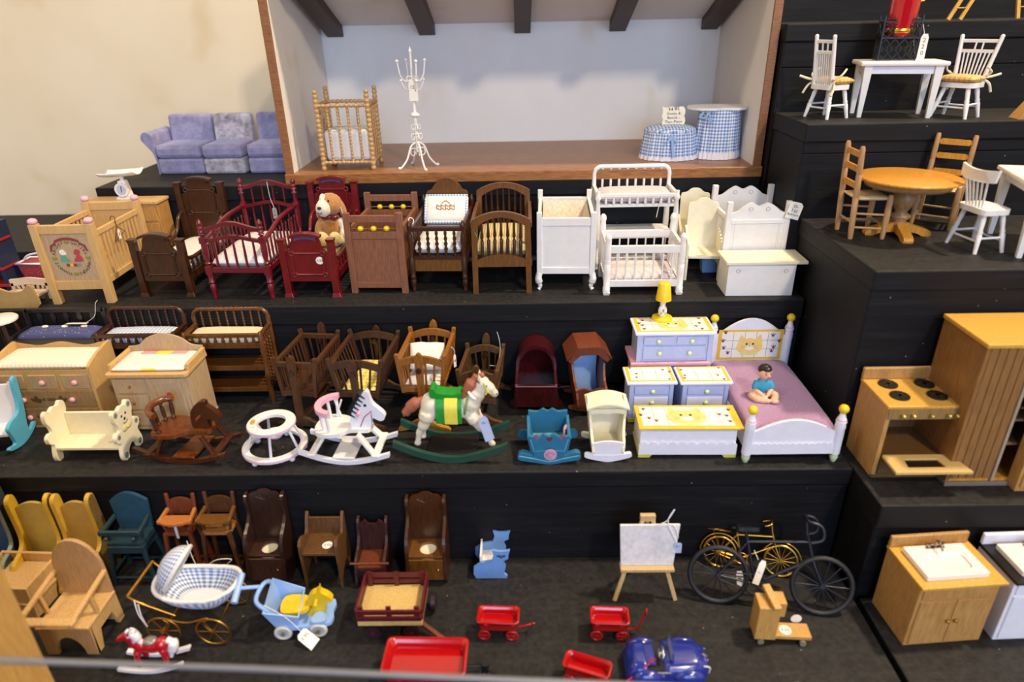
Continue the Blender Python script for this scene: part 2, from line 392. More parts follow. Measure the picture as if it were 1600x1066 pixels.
# the wooden room box on the upper step
RB = thing('room_box', 'open wooden room box with white papered walls and brown ceiling beams', 'room box', (0, 96, Z3))
BX0, BX1, BY0, BY1 = -29.6, 30.1, Y3, 107.6
TRIM = wood('brown_trim', '7A4E2C', 'A06C40', .45, g=(.4, 3, 3)); BEAM = wood('dark_beam', '3E2A1B', '553A26', .5)
def papered():
    m, nt, b = _new('ribbed_wallpaper'); v = _coord(nt, (900, 900, 60)); f = _noise(nt, v, 1.0, 3, .5)
    st = _noise(nt, _coord(nt, (12, 12, 8)), 1.2, 3, .5)
    c = _ramp(nt, st, [(.22, rgb('D3CCBC')), (.36, rgb('DEDCD9')), (.8, rgb('E4E3E2'))])
    nt.links.new(c, b.inputs['Base Color']); b.inputs['Roughness'].default_value = .8; _bump(nt, b, f, .5, .0005); return m
PAP = papered()
FLB = wood('room_floor_wood', '7A4C24', 'B47C46', .34, g=(.35, 3.5, 3.5), contrast=.22)
def rb(m, *a): 
    x0, x1, y0, y1, z0, z1 = a; return m.box(x0, x1, y0-96, y1-96, z0-Z3, z1-Z3)
zf = Z3+1.25
m = MB(); rb(m, BX0, BX1, BY0, BY1, Z3, zf); m.out('floor_board', FLB, RB, .08)
def roof(y): return 49.4+(106.8-y)*.36
for x0, x1, nm in ((BX0, BX0+.9, 'side_panel'), (BX1-.9, BX1, 'side_panel')):
    m = MB(); m.prism([(BY0-96+.35, zf-Z3+.02), (BY1-96, zf-Z3+.02), (BY1-96, roof(BY1)-Z3), (BY0-96+.35, roof(BY0)-Z3)], x0, x1, 'x'); m.out(nm, PAP, RB)
    m = MB(); rb(m, x0-.06, x1+.02, BY0-.05, BY0+.33, zf+.01, roof(BY0)+.9); m.out('edge_trim', TRIM, RB, .05)
m = MB(); rb(m, BX0+.92, BX1-.92, 106.8, BY1, zf+.02, 49.4); m.out('back_panel', PAP, RB)
m = MB(); m.prism([(BY0-96, roof(BY0)-Z3+.02), (BY1-96, roof(BY1)-Z3+.02), (BY1-96, roof(BY1)-Z3+.9), (BY0-96, roof(BY0)-Z3+.9)], BX0, BX1, 'x'); m.out('ceiling_panel', PAP, RB)
for x in (-26.6, -13.2, .6, 14.3, 27.5):
    m = MB(); hw = 1.15
    m.prism([(BY0-96+.5, roof(BY0+.5)-Z3-.02), (106.75-96, roof(106.75)-Z3-.02), (106.75-96, roof(106.75)-Z3-1.5), (BY0-96+.5, roof(BY0+.5)-Z3-1.5)], x-hw, x+hw, 'x'); m.out('beam', BEAM, RB, .06)
m = MB(); rb(m, BX0-.1, BX1+.1, BY0-.5, BY0, Z3, Z3+1.3); m.out('front_trim', FLB, RB, .1)
# ------------------------------------------------------------------ turned profiles
def P_turn(r, k=1.0): return [(0, r*.7), (.05, r*.7), (.08, r*1.15), (.12, r*.6), (.3, r*.95), (.5, r*1.05*k), (.7, r*.95), (.88, r*.6), (.92, r*1.15), (.95, r*.7), (1, r*.7)]
def P_bob(r, n): return [(0, r*.55)]+[q for i in range(n) for q in (((i+.2)/n, r), ((i+.8)/n, r), ((i+.97)/n, r*.55))]
def P_leg(r): return [(0, r*.55), (.06, r*.75), (.12, r*.6), (.3, r*.8), (.55, r), (.62, r*.7), (.68, r*1.1), (.74, r*.8), (1, r)]
def P_spin(r): return [(0, r*.6), (.2, r*.75), (.35, r*1.2), (.42, r*.7), (.48, r*1.2), (.65, r*.85), (1, r*.6)]
def seg(n, a, b): return [a+(b-a)*(i+1)/(n+1) for i in range(n)]
def arch_rail(x0, x1, z, rise, t, n=14, shape='arch'):
    """outline in x,z of a curved rail"""
    def f(u): return rise*(1-(2*u-1)**2) if shape == 'arch' else rise*.5*(1+math.cos(2*math.pi*(u-.5)))
    top = [(x0+(x1-x0)*i/n, z+t+f(i/n)) for i in range(n+1)]; bot = [(x0+(x1-x0)*i/n, z+f(i/n)) for i in range(n+1)]
    return top+bot[::-1]
def tag_on(parent, p, size, lines, rot=None, shape='rect', mat=None, string=None, ink=None):
    """paper price tag with handwriting; p = centre (cm, local)"""
    w, h = size; M = TR(*p, rot if rot is not None else FRONT)
    out = [(-w/2, -h/2), (w/2, -h/2), (w/2, h/2-.15*h), (w/2-.2*w, h/2), (-w/2+.2*w, h/2), (-w/2, h/2-.15*h)] if shape == 'rect' else circ(w/2, 16)
    m = MB(); m.prism(out, -.015, .015, 'z'); m.v = [M@q for q in m.v]; o = m.out('price_tag', mat or PAPER, parent)
    for i, l in enumerate(lines):
        text(l, min(h/(len(lines)+1.2), w/(.62*max(1, len(l)))), ink or INK, o, M@Matrix.Translation((0, h/2-(i+1)*h/(len(lines)+1), .02)))
    if string: m = MB(); m.tube(spl(string, 5), .03, 5); m.out('string', STRING, parent)
    return o

# ------------------------------------------------------------------ row of cribs and beds on the second step
def crib_natural():
    c, w, rz = spot((93.5, 474), (176, 472), Z2, 10.2); d = 10.2; h = 9.3
    t = thing('crib', 'natural wood crib with pink knobs and an alphabet picture on its end', 'crib', c, rz)
    m = MB(); m.box(-.42, .42, -.42, .42, 0, h); 
    P4 = [(sx*w/2, sy*d/2, 0) for sx in (-1, 1) for sy in (-1, 1)]
    reps('post', m, PINE, t, P4, .05)
    m = MB(); m.ell((0, 0, h+.3), (.5, .5, .36)); reps('knob', m, PINK, t, P4)
    for sy in (-1, 1):
        y = sy*d/2
        m = MB(); m.box(-w/2+.42, w/2-.42, y-.25, y+.25, 8.2, 9.15); m.out('top_rail', PINE, t, .04)
        m = MB(); m.box(-w/2+.42, w/2-.42, y-.25, y+.25, 1.7, 2.75); m.out('bottom_rail', PINE, t, .04)
        m = MB(); m.box(-w/2+.42, w/2-.42, y-.08, y+.08, 2.75, 8.2); pn = m.out('end_panel', PINEP if sy < 0 else PINE, t)
        if sy < 0: face = pn
    for sx in (-1, 1):
        x = sx*w/2
        m = MB(); m.box(x-.2, x+.2, -d/2+.42, d/2-.42, 7.7, 8.3); m.out('side_rail', PINE, t, .04)
        m = MB(); m.box(x-.2, x+.2, -d/2+.42, d/2-.42, 2.2, 2.9); m.out('side_rail', PINE, t, .04)
        m = MB(); m.box(-.07, .07, -.18, .18, 2.9, 7.7); reps('slat', m, PINE, t, [(x, yy, 0) for yy in seg(11, -d/2+.3, d/2-.3)])
    m = MB(); m.box(-w/2+.2, w/2-.2, -d/2+.1, d/2-.1, 2.5, 2.8); m.out('base_board', PINE, t)
    # picture: ribbon, ring of letters, two figures in sun hats, four blocks
    y = -d/2-.1; cz = 5.35; R = 1.85
    LEAF = paint('leaf_ink', '8A8A3A', .7)
    for g, word in enumerate(('ABCDEF', 'GHIJKL', 'MNOPQRS', 'TUVWXYZ')):
        for i, ch in enumerate(word):
            a = math.radians(180-90*g-12-66*(i+.5)/len(word))
            text(ch, .46, INK, face, TR(R*math.cos(a), y, cz+R*math.sin(a)) @ Matrix.Rotation(a-math.pi/2, 4, 'Z'))
        a = math.radians(90-90*g)
        for e in (-1, 1): m = MB(); m.prism(spl2([(R*math.cos(a)+e*.02, cz+R*math.sin(a)-.2), (R*math.cos(a)+e*.3, cz+R*math.sin(a)), (R*math.cos(a)+e*.1, cz+R*math.sin(a)+.22)], 4), y-.012, y+.02, 'y'); m.out('leaf_motif', LEAF, face)
    RIB = paint('maroon_ink', '8C3A44', .7); TEAL = paint('teal_ink', '5FA08C', .7); ROSE = paint('rose_ink', 'B5434C', .7)
    def flat(name, poly, mat, dy=0): m = MB(); m.prism(poly, y-.012-dy, y+.02, 'y'); m.out(name, mat, face)
    flat('ribbon', arch_rail(-1.35, 1.35, cz+1.75, .35, .32), RIB)
    for s in (-1, 1): flat('ribbon_end', [(s*1.3, cz+1.9), (s*1.95, cz+1.5), (s*2.1, cz+.75), (s*1.9, cz+.85), (s*1.65, cz+1.4), (s*1.25, cz+1.6)], RIB)
    for s, mt in ((-1, TEAL), (1, ROSE)):
        flat('figure', spl2([(s*.25, cz-.35), (s*1.15, cz-.35), (s*1.2, cz+.1), (s*.8, cz+.5), (s*.5, cz+.1)]), mt)
        flat('hat', spl2([(s*.4, cz+.55), (s*.7, cz+1.05), (s*1.1, cz+.9), (s*1.05, cz+.5), (s*.7, cz+.4)]), PAPER if s < 0 else ROSE, .005)
    for i, q in enumerate((RIB, YELP, RIB, TEAL)): flat('block', [(-.75+i*.4, cz-.95), (-.42+i*.4, cz-.95), (-.42+i*.4, cz-.6), (-.75+i*.4, cz-.6)], q)
    # wire hanger with a paper tag over the side rail
    hz = thing('wire_hanger', 'tiny dark wire hanger hooked over the rail of the pink-knobbed crib', 'hanger', c+Vector((w/2+.1, -.6, 8.35)), rz)
    m = MB(); m.tube(spl([(-.35, 0, .05), (-.1, 0, .5), (.25, 0, .35), (.2, 0, -.2), (.15, .1, -.7)], 6), .05); m.tube([(.15, .1, -.7), (.28, 1.2, -1.6), (.28, -1.2, -2.2), (.15, .1, -.7)], .05); m.out('wire', REDW, hz)
    tag_on(hz, (.34, -.1, -1.6), (.5, 1.1), ['8'], Matrix.Rotation(math.pi/2, 4, 'Z') @ FRONT)
crib_natural()

def carved_bed(FL, FR, head_px, mat, name, label, mattress, d=12.2, blue=False, rz=None):
    c, w, r0 = spot(FL, FR, Z2, d); rz = r0 if rz is None else rz; hf, hh = 6.9, 10.6
    t = thing(name, label, 'bed', c, rz); pw = .42
    crest = paint('plum_trim', '4B3A66', .6) if blue else mat
    for y, h in ((-d/2, hf), (d/2, hh)):
        for s in (-1, 1):
            m = MB(); x = s*(w/2-pw)
            m.hexa([(x-.55, y-.5, 0), (x+.55, y-.5, 0), (x+.55, y+.5, 0), (x-.55, y+.5, 0), (x-.38, y-.38, .55), (x+.38, y-.38, .55), (x+.38, y+.38, .55), (x-.38, y+.38, .55)])
            m.box(x-.38, x+.38, y-.38, y+.38, .5, h-.35)
            m.hexa([(x-.38, y-.38, h-.4), (x+.38, y-.38, h-.4), (x+.38, y+.38, h-.4), (x-.38, y+.38, h-.4), (x-.5, y-.5, h), (x+.5, y-.5, h), (x+.5, y+.5, h), (x-.5, y+.5, h)])
            m.out('post', mat, t, .05)
        xi = w/2-2*pw+.05; zb = 1.9 if y < 0 else 2.2; zs = h-1.5
        top = spl2([(-xi, zs), (-xi+.35, zs+.1), (-xi+.7, zs+.55), (-xi+1.05, h+.15), (0, h+.3), (xi-1.05, h+.15), (xi-.7, zs+.55), (xi-.35, zs+.1), (xi, zs)], 4, False)
        m = MB(); m.prism([(xi, zb), (-xi, zb)]+top, y-.17, y+.17, 'y'); pn = m.out('footboard' if y < 0 else 'headboard', mat, t, .04)
        # crest: overhanging curved ledge
        m = MB(); m.prism(arch_rail(-1.75, 1.75, h+.1, .32, .3), y-.6, y+.35, 'y'); m.out('crest', mat, t, .05)
        m = MB(); m.prism(arch_rail(-1.25, 1.25, h-.2, .22, .36), y-.32, y+.25, 'y'); m.out('crest_band', crest, t, .04)
        # carved frame with scroll corners
        z0, z1 = (2.7, hf-1.7) if y < 0 else (hh-3.9, hh-1.0); q = xi-.65; yy = y-.19
        m = MB(); pts = [(-q, yy, z0), (q, yy, z0), (q, yy, z1), (-q, yy, z1)]
        for i in range(4):
            a, b = Vector(pts[i]), Vector(pts[(i+1) % 4]); e = (b-a).normalized()*.3; m.tube([a+e, b-e], .13)
            m.tube([a+Vector((.26*math.cos(k*math.pi/5), 0, .26*math.sin(k*math.pi/5))) for k in range(10)], .11, 6, True)
        if y > 0:
            for zz in (zs-.1, zs-2.0, zs-3.9): m.tube([(-xi, yy, zz), (-q-.3, yy, zz)], .05); m.tube([(q+.3, yy, zz), (xi, yy, zz)], .05)
        m.out('carving', mat, pn)
    for s in (-1, 1):
        x = s*(w/2-pw)
        m = MB(); m.box(x-.2, x+.2, -d/2+.38, d/2-.38, 1.8, 2.7); m.out('side_rail', mat, t, .04)
        m = MB(); m.tube(spl([(x, -d/2+.3, 4.6), (x, -d/2+2.5, 4.1), (x, d/2-3.5, 4.5), (x, d/2-1.6, 6.4), (x, d/2-.35, 6.9)], 5), .24, 8); m.out('arm', mat, t)
        m = MB(); m.turned((0, 0, 2.7), (0, 0, 4.25), P_spin(.17), 8); reps('baluster', m, mat, t, [(x, yy, 0) for yy in seg(7, -d/2+.6, d/2-3)])
    m = MB(); m.pillow(-w/2+.75, w/2-.75, -d/2+.3, d/2-.3, 2.3, 3.9, 8, .2); m.out('mattress', mattress, t)
    return t, c, w, d, rz
carved_bed((222, 462), (303, 463), None, WALNUT, 'carved_bed', 'dark walnut carved bed with scroll crests beside the natural crib', LINEN, rz=-.03)
t, bc, bw, bd, brz = carved_bed((448, 463), (533, 463), None, paint('burgundy_stain', '6B1019', .3, .2, coat=.5), 'carved_bed', 'burgundy carved bed with the toy dog sitting in it', cloth('tan_quilt', '9B8350', '6E5A33'), blue=True, rz=-.03)
tag_on(t, (1.35, -bd/2-.25, 4.4), (.9, .9), ['3.50'], shape='disc')

# plush dog leaning on the headboard
def plush_dog():
    p = ony(519, 345, bc.y+2.2); base = Z2+4.1
    t = thing('plush_dog', 'tan and white plush dog with a plum bow sitting in the burgundy bed', 'plush toy', (p.x, p.y, base), 0)
    TAN = cloth('tan_plush', 'C08A4A', '9A6A35', 5, sheen=.5); TAND = cloth('dark_tan_plush', 'A9712F', '8A5A26', 5, sheen=.5); WH = cloth('white_plush', 'EDE6D8', 'D6C9AE', 5, sheen=.5); CR = cloth('cream_plush', 'E2CF8E', 'C9B06A', 5, sheen=.5)
    m = MB(); m.ell((0, 0, 1.7), (1.3, 1.1, 1.9)); bd_ = m.out('body', TAN, t)
    m = MB(); m.ell((-.05, -.5, 1.6), (.95, .7, 1.35)); m.out('tummy', TAND, bd_)
    m = MB(); m.ell((.1, -.2, 4.6), (1.45, 1.3, 1.35)); hd = m.out('head', TAN, t)
    m = MB(); m.ell((-.5, -1.1, 4.35), (.95, .95, 1.05), (0, .2, 0)); m.ell((-.55, -.7, 5.2), (.45, .6, .8)); m.out('muzzle', WH, hd)
    m = MB(); m.ell((-.75, -2.0, 4.55), (.26, .18, .2)); m.ell((-1.15, -1.35, 5.15), (.12, .12, .16)); m.ell((.25, -1.35, 5.25), (.12, .12, .16)); m.tube(spl([(-1.1, -1.85, 4.0), (-.8, -2.0, 3.85), (-.5, -1.95, 4.0)], 4), .05); m.out('nose_and_eyes', INK, hd)
    for s, x in ((-1, -1.25), (1, 1.45)):
        m = MB(); m.ell((x, -.1, 4.0), (.42, .6, 1.25), (0, -s*.25, 0)); m.out('ear', TAN, hd)
    m = MB(); m.ell((-.55, -.95, 3.2), (.5, .3, .34)); m.ell((.55, -.95, 3.15), (.55, .3, .36)); m.ell((0, -1.05, 3.2), .25); m.out('bow', BURG, t)
    for s in (-1, 1):
        m = MB(); m.tube(spl([(s*1.0, -.1, 2.6), (s*1.5, -.5, 1.9), (s*1.55, -.9, 1.3)], 4), [.55]*4+[.5]*4+[.42], 10); m.ell((s*1.55, -1.0, 1.2), (.5, .5, .6)); m.out('arm', WH if s > 0 else TAN, t)
        m = MB(); m.tube(spl([(s*.7, -.4, .6), (s*1.0, -1.5, .5), (s*.75, -2.2, .7)], 4), .62, 10); m.ell((s*.75, -2.4, .9), (.75, .6, .9)); m.out('leg', CR, t)
    m = MB(); m.tube(spl([(1.5, -.9, 4.4), (1.7, -1.2, 3.6), (1.55, -1.3, 2.4)], 4), .035); m.out('string', STRING, t)
plush_dog()

def burgundy_crib():
    c, w, rz = spot((338, 467), (427, 467), Z2, 11.6); d = 11.6; hf, hh = 9.3, 11.3
    t = thing('crib', 'burgundy crib with serpentine rails, turned posts and pale mattress', 'crib', c, rz)
    for y, h, zs in ((-d/2, hf, 7.0), (d/2, hh, 8.0)):
        for s in (-1, 1):
            m = MB(); x = s*w/2; m.turned((x, y, 0), (x, y, 3.1), P_leg(.4), 10); m.box(x-.36, x+.36, y-.36, y+.36, 3.0, 4.0)
            m.turned((x, y, 4.0), (x, y, h-1.3), P_turn(.34), 10); m.box(x-.34, x+.34, y-.34, y+.34, h-2.0 if False else zs-.35, zs+.35); m.turned((x, y, h-1.4), (x, y, h), [(0, .36), (.1, .36), (.2, .24), (.35, .36), (.5, .24), (.65, .34), (.8, .3), (1, .12)], 10); m.out('post', BURG, t, .03)
        m = MB(); m.prism(arch_rail(-w/2, w/2, h-1.35, .75, .4, shape='wave'), y-.22, y+.22, 'y'); m.out('top_rail', BURG, t, .08)
        m = MB(); m.prism(arch_rail(-w/2, w/2, zs-.3, .5, .38, shape='wave'), y-.2, y+.2, 'y'); m.out('middle_rail', BURG, t, .08)
        m = MB(); m.box(-w/2, w/2, y-.22, y+.22, 3.2, 3.85); m.out('bottom_rail', BURG, t, .06)
        m = MB(); m.turned((0, 0, 3.8), (0, 0, zs), [(0, .13), (.5, .15), (1, .11)], 8); reps('spindle', m, BURG, t, [(x, y, 0) for x in seg(5, -w/2, w/2)])
        m = MB(); m.turned((0, 0, zs), (0, 0, h-.85), P_spin(.13), 8); reps('spindle', m, BURG, t, [(x, y, 0) for x in seg(4, -w/2, w/2)])
    for s in (-1, 1):
        x = s*w/2
        m = MB(); m.tube(spl([(x, -d/2+.3, 6.9), (x, -d/2+2, 7.1), (x, 0, 7.9), (x, d/2-1.5, 8.0), (x, d/2-.3, 8.0)], 5), .27, 8); m.out('side_rail', BURG, t)
        m = MB(); m.box(x-.2, x+.2, -d/2+.3, d/2-.3, 3.2, 3.8); m.out('side_rail', BURG, t, .05)
        m = MB(); m.turned((0, 0, 3.7), (0, 0, 7.1), P_turn(.13), 8); reps('spindle', m, BURG, t, [(x, yy, 0) for yy in seg(10, -d/2+.3, d/2-.3)])
    m = MB(); m.pillow(-w/2+.3, w/2-.3, -d/2+.3, d/2-.3, 3.4, 5.0, 8, .2); m.out('mattress', cloth('ivory_cotton', 'E3E0E4', 'CFC9CC', 4), t)
    tag_on(t, (.6, d/2-.35, 7.0), (.55, 1.4), ['C', 'A'], mat=paint('grey_card', '9A9A9C', .7), string=[(.6, d/2-.3, 7.7), (.3, d/2-.3, 9), (.2, d/2-.2, 11)])
burgundy_crib()

def hamper_crib():
    c, w, rz = spot((556, 457), (634, 457), Z2, 9.6); d = 9.6; h = 9.45
    t = thing('crib', 'plain cedar-brown panelled crib with yellow beads on both ends', 'crib', c, rz)
    for y in (-d/2, d/2):
        for s in (-1, 1): m = MB(); m.box(s*w/2-.36, s*w/2+.36, y-.3, y+.3, 0, h); m.out('post', HAMP, t, .03)
        for z0, z1 in ((8.4, 9.15), (6.5, 7.3), (.65, 1.3)): m = MB(); m.box(-w/2+.36, w/2-.36, y-.22, y+.22, z0, z1); m.out('rail', HAMP, t, .03)
        m = MB(); m.box(-w/2+.36, w/2-.36, y-.06, y+.06, 1.3, 6.5); m.out('end_panel', HAMP, t)
        m = MB(); m.ell((0, 0, 0), (.36, .36, .33)); reps('bead', m, YELP, t, [(x, y, 7.65) for x in (-w*.25, 0, w*.25)])
        m = MB(); m.cyl((-w/2+.3, y, 7.65), (w/2-.3, y, 7.65), .08); m.out('rod', HAMP, t)
    for s in (-1, 1):
        x = s*w/2
        for z0, z1 in ((7.0, 7.6), (1.4, 2.0)): m = MB(); m.box(x-.18, x+.18, -d/2+.3, d/2-.3, z0, z1); m.out('side_rail', HAMP, t, .03)
        m = MB(); m.cyl((0, 0, 2), (0, 0, 7), .11); reps('spindle', m, HAMP, t, [(x, yy, 0) for yy in seg(9, -d/2+.3, d/2-.3)])
    m = MB(); m.box(-w/2+.2, w/2-.2, -d/2+.3, d/2-.3, 1.6, 2.0); m.out('base_board', HAMP, t)
hamper_crib()

def spindle_bed():
    c, w, rz = spot((648, 455), (728, 455), Z2, 10.2); d = 10.2
    t = thing('cradle_bed', 'walnut spindle cradle bed with a white embroidered pillow', 'bed', c, rz); WD = WALNUT
    for y, h in ((-d/2, 8.4), (d/2, 8.9)):
        for s in (-1, 1):
            m = MB(); m.turned((s*w/2, y, 0), (s*w/2, y, 2.6), P_leg(.36), 10); m.turned((s*w/2, y, 2.5), (s*w/2, y, h), [(0, .34), (.25, .34), (.3, .22), (.4, .34), (.5, .24), (.62, .36), (.72, .3), (.8, .2), (.87, .32), (.93, .3), (1, .1)], 10); m.out('post', WD, t)
    rr = [(-w/2-.1, -d/2+.6), (-w/2+.3, -d/2-.1), (w/2-.3, -d/2-.1), (w/2+.1, -d/2+.6), (w/2+.1, d/2), (-w/2-.1, d/2)]
    m = MB(); m.prism(rr, 2.5, 3.9, 'z'); m.out('apron', WALNUTL, t, .1)
    m = MB(); m.prism([(x*1.02, y*1.01) for x, y in rr], 3.9, 4.25, 'z'); m.out('apron_moulding', WD, t, .1)
    m = MB(); m.box(-w/2, w/2, -d/2-.2, -d/2+.2, 7.2, 7.75); m.out('top_rail', WD, t, .12)
    m = MB(); m.turned((0, 0, 4.2), (0, 0, 7.25), [(0, .13), (.1, .2), (.2, .12), (.3, .24), (.4, .13), (.5, .24), (.6, .13), (.7, .22), (.8, .12), (.9, .2), (1, .13)], 8)
    reps('spindle', m, WD, t, [(x, -d/2, 0) for x in seg(5, -w/2, w/2)])
    for s in (-1, 1):
        m2 = MB(); m2.box(s*w/2-.2, s*w/2+.2, -d/2+.2, d/2-.2, 7.2, 7.7); m2.out('side_rail', WD, t, .12)
        reps('spindle', m, WD, t, [(s*w/2, y, 0) for y in seg(9, -d/2, d/2)])
    y = d/2; q = w/2-.35
    m = MB(); m.prism([(q, 4.0), (-q, 4.0), (-q, 8.6)]+spl2([(-q, 8.6), (-q+.15, 9.3), (-q+.7, 9.55), (-q+1.1, 10.1), (-.8, 10.75), (0, 11.0), (.8, 10.75), (q-1.1, 10.1), (q-.7, 9.55), (q-.15, 9.3), (q, 8.6)], 4, False), y-.18, y+.18, 'y'); m.out('headboard', WALNUTL, t, .05)
    m = MB(); m.pillow(-w/2+.35, w/2-.35, -d/2+.3, d/2-.4, 4.2, 5.8, 10, .2, .08); m.out('mattress', LINEN, t)
    m = MB(); m.pillow(-2.55, 2.55, -1.75, 1.75, -.5, .5, 10, .5)
    p = m.out('pillow', LINEN, t, 0, (.05, d/2-2.1, 7.6, math.radians(52), 0, .0)); p['label'] = 'white pillow with blue check edging'
    GB = gingham('blue_check_edge', 'E8E8EA', '5F8FC4', .36)
    for a, b, e, f in ((-2.6, 2.6, -1.9, -1.45), (-2.6, 2.6, 1.45, 1.9), (-2.7, -2.25, -1.5, 1.5), (2.25, 2.7, -1.5, 1.5)):
        m = MB(); m.pillow(a, b, e, f, -.16, .24, 6, .4); m.out('edging', GB, p)
    m = MB()
    for k in range(4): m.tube([((k-1.5)*.55+.28*math.cos(q*.63), .2*math.sin(q*2)+.28*math.sin(q*.63), .52) for q in range(10)], .06, 5, True)
    m.tube(spl([(-.5, .5, .5), (0, .85, .5), (.5, .5, .5)], 5), .06); m.out('embroidery', paint('gold_thread', 'A9762C', .6), p)
    m = MB(); m.tube(spl([(-w/2-.3, -d/2+.7, 7.6), (-w/2-.2, -d/2+1.5, 8.3), (-w/2+.2, -d/2+1.8, 8.0), (-w/2+.1, -d/2+1, 7.4)], 5), .05); m.out('string', STRING, t)
    tag_on(t, (-w/2-.15, -d/2+.9, 6.9), (.5, 1.0), ['6'])
spindle_bed()

def arched_crib():
    c, w, rz = spot((742, 458), (829, 457), Z2, 9.8); d = 9.8
    t = thing('crib', 'brown bentwood crib with arched spindle ends and striped mattress', 'crib', c, rz); WD = WALNUTL; DK = WALNUT
    for y, h in ((-d/2, 8.6), (d/2, 9.6)):
        n = 20; hw = w/2
        outer = [(-hw-.15, 0)]+[(-hw-.05+(2*hw+.1)*i/n, h+.95*(1-(2*i/n-1)**2)) for i in range(n+1)]+[(hw+.15, 0)]
        inner = [(-hw+.45, 0)]+[(-hw+.6+(2*hw-1.2)*i/n, h-.65+.95*(1-(2*i/n-1)**2)) for i in range(n+1)]+[(hw-.45, 0)]
        m = MB(); m.prism(outer+inner[::-1], y-.25, y+.25, 'y'); m.out('arched_frame', WD, t, .05)
        m = MB(); m.prism([(-hw+.4, 3.2), (hw-.4, 3.2)]+[(hw-.4-(2*hw-.8)*i/12, 4.0+.7*(1-(2*i/12-1)**2)) for i in range(13)], y-.16, y+.16, 'y'); m.out('lower_rail', WD, t, .04)
        for x in seg(7, -hw+.35, hw-.35):
            u = (x+hw)/(2*hw); m = MB(); m.turned((x, y, 4.2), (x, y, h-.6+.95*(1-(2*u-1)**2)), [(0, .12), (.15, .19), (.45, .21), (.5, .1), (.55, .21), (.7, .15), (1, .11)], 8); m.out('spindle', DK, t)
    for s in (-1, 1):
        x = s*w/2
        for z in (8.0, 3.5): m = MB(); m.box(x-.2, x+.2, -d/2+.2, d/2-.2, z-.35, z+.25); m.out('side_rail', WD, t, .05)
        m = MB(); m.turned((0, 0, 3.7), (0, 0, 7.7), P_turn(.13), 8); reps('spindle', m, DK, t, [(x, y, 0) for y in seg(9, -d/2, d/2)])
    m = MB(); m.pillow(-w/2+.3, w/2-.3, -d/2+.3, d/2-.3, 4.0, 5.9, 8, .2); m.out('mattress', gingham('tan_stripe', 'D8C79A', 'B79F66', .3, axes=(0, 0)), t)
    m = MB(); m.tube(spl([(-w/2+.5, -d/2+.3, 7.2), (-w/2+.2, -d/2-.1, 7.6), (-w/2+.5, -d/2-.3, 6.8)], 5), .05); m.out('green_thread', paint('green_thread', '2E8C6A', .8), t)
arched_crib()

def white_bin():
    c, w, rz = spot((843, 452), (924, 452), Z2, 9.5); d = 9.5; h = 9.1
    t = thing('linen_bin', 'tall white panelled bin on curved legs with cream cloth lining', 'bin', c, rz)
    for sx in (-1, 1):
        for sy in (-1, 1):
            m = MB(); x, y = sx*w/2, sy*d/2; m.box(x-.3, x+.3, y-.3, y+.3, 1.9, h+(0 if sy < 0 else .3)); m.out('post', WHITE, t, .05)
            m = MB(); m.tube(spl([(x, y, 2.0), (x+sx*.12, y+sy*.1, 1.4), (x, y, .8), (x-sx*.08, y, .35), (x+sx*.12, y+sy*.12, .05)], 5), [.38]*5+[.42]*5+[.26]*5+[.2]*5+[.24], 10); m.out('leg', WHITE, t)
    for y in (-d/2, d/2):
        for z0, z1 in ((7.6, 8.5), (1.95, 2.7)): m = MB(); m.box(-w/2+.3, w/2-.3, y-.2, y+.2, z0, z1); m.out('rail', WHITE, t, .04)
        m = MB(); m.box(-w/2+.3, w/2-.3, y-.05, y+.05, 2.7, 7.6); m.out('panel', WHITE, t)
    for x in (-w/2, w/2):
        for z0, z1 in ((7.7, 8.4), (1.95, 2.7)): m = MB(); m.box(x-.2, x+.2, -d/2+.3, d/2-.3, z0, z1); m.out('rail', WHITE, t, .04)
        m = MB(); m.box(x-.05, x+.05, -d/2+.3, d/2-.3, 2.7, 7.7); m.out('panel', WHITE, t)
    CL = cloth('cream_lining', 'DDD3C0', 'C4B69C', 3); a, b = w/2-.35, d/2-.35
    m = MB(); m.hexa([(-a*.5, -b*.5, 3.2), (a*.5, -b*.5, 3.2), (a*.5, b*.5, 3.2), (-a*.5, b*.5, 3.2), (-a, -b, 8.2), (a, -b, 8.2), (a, b, 8.2), (-a, b, 8.2)]); m.f.pop(1); m.sm.pop(1); m.out('lining', CL, t)
white_bin()

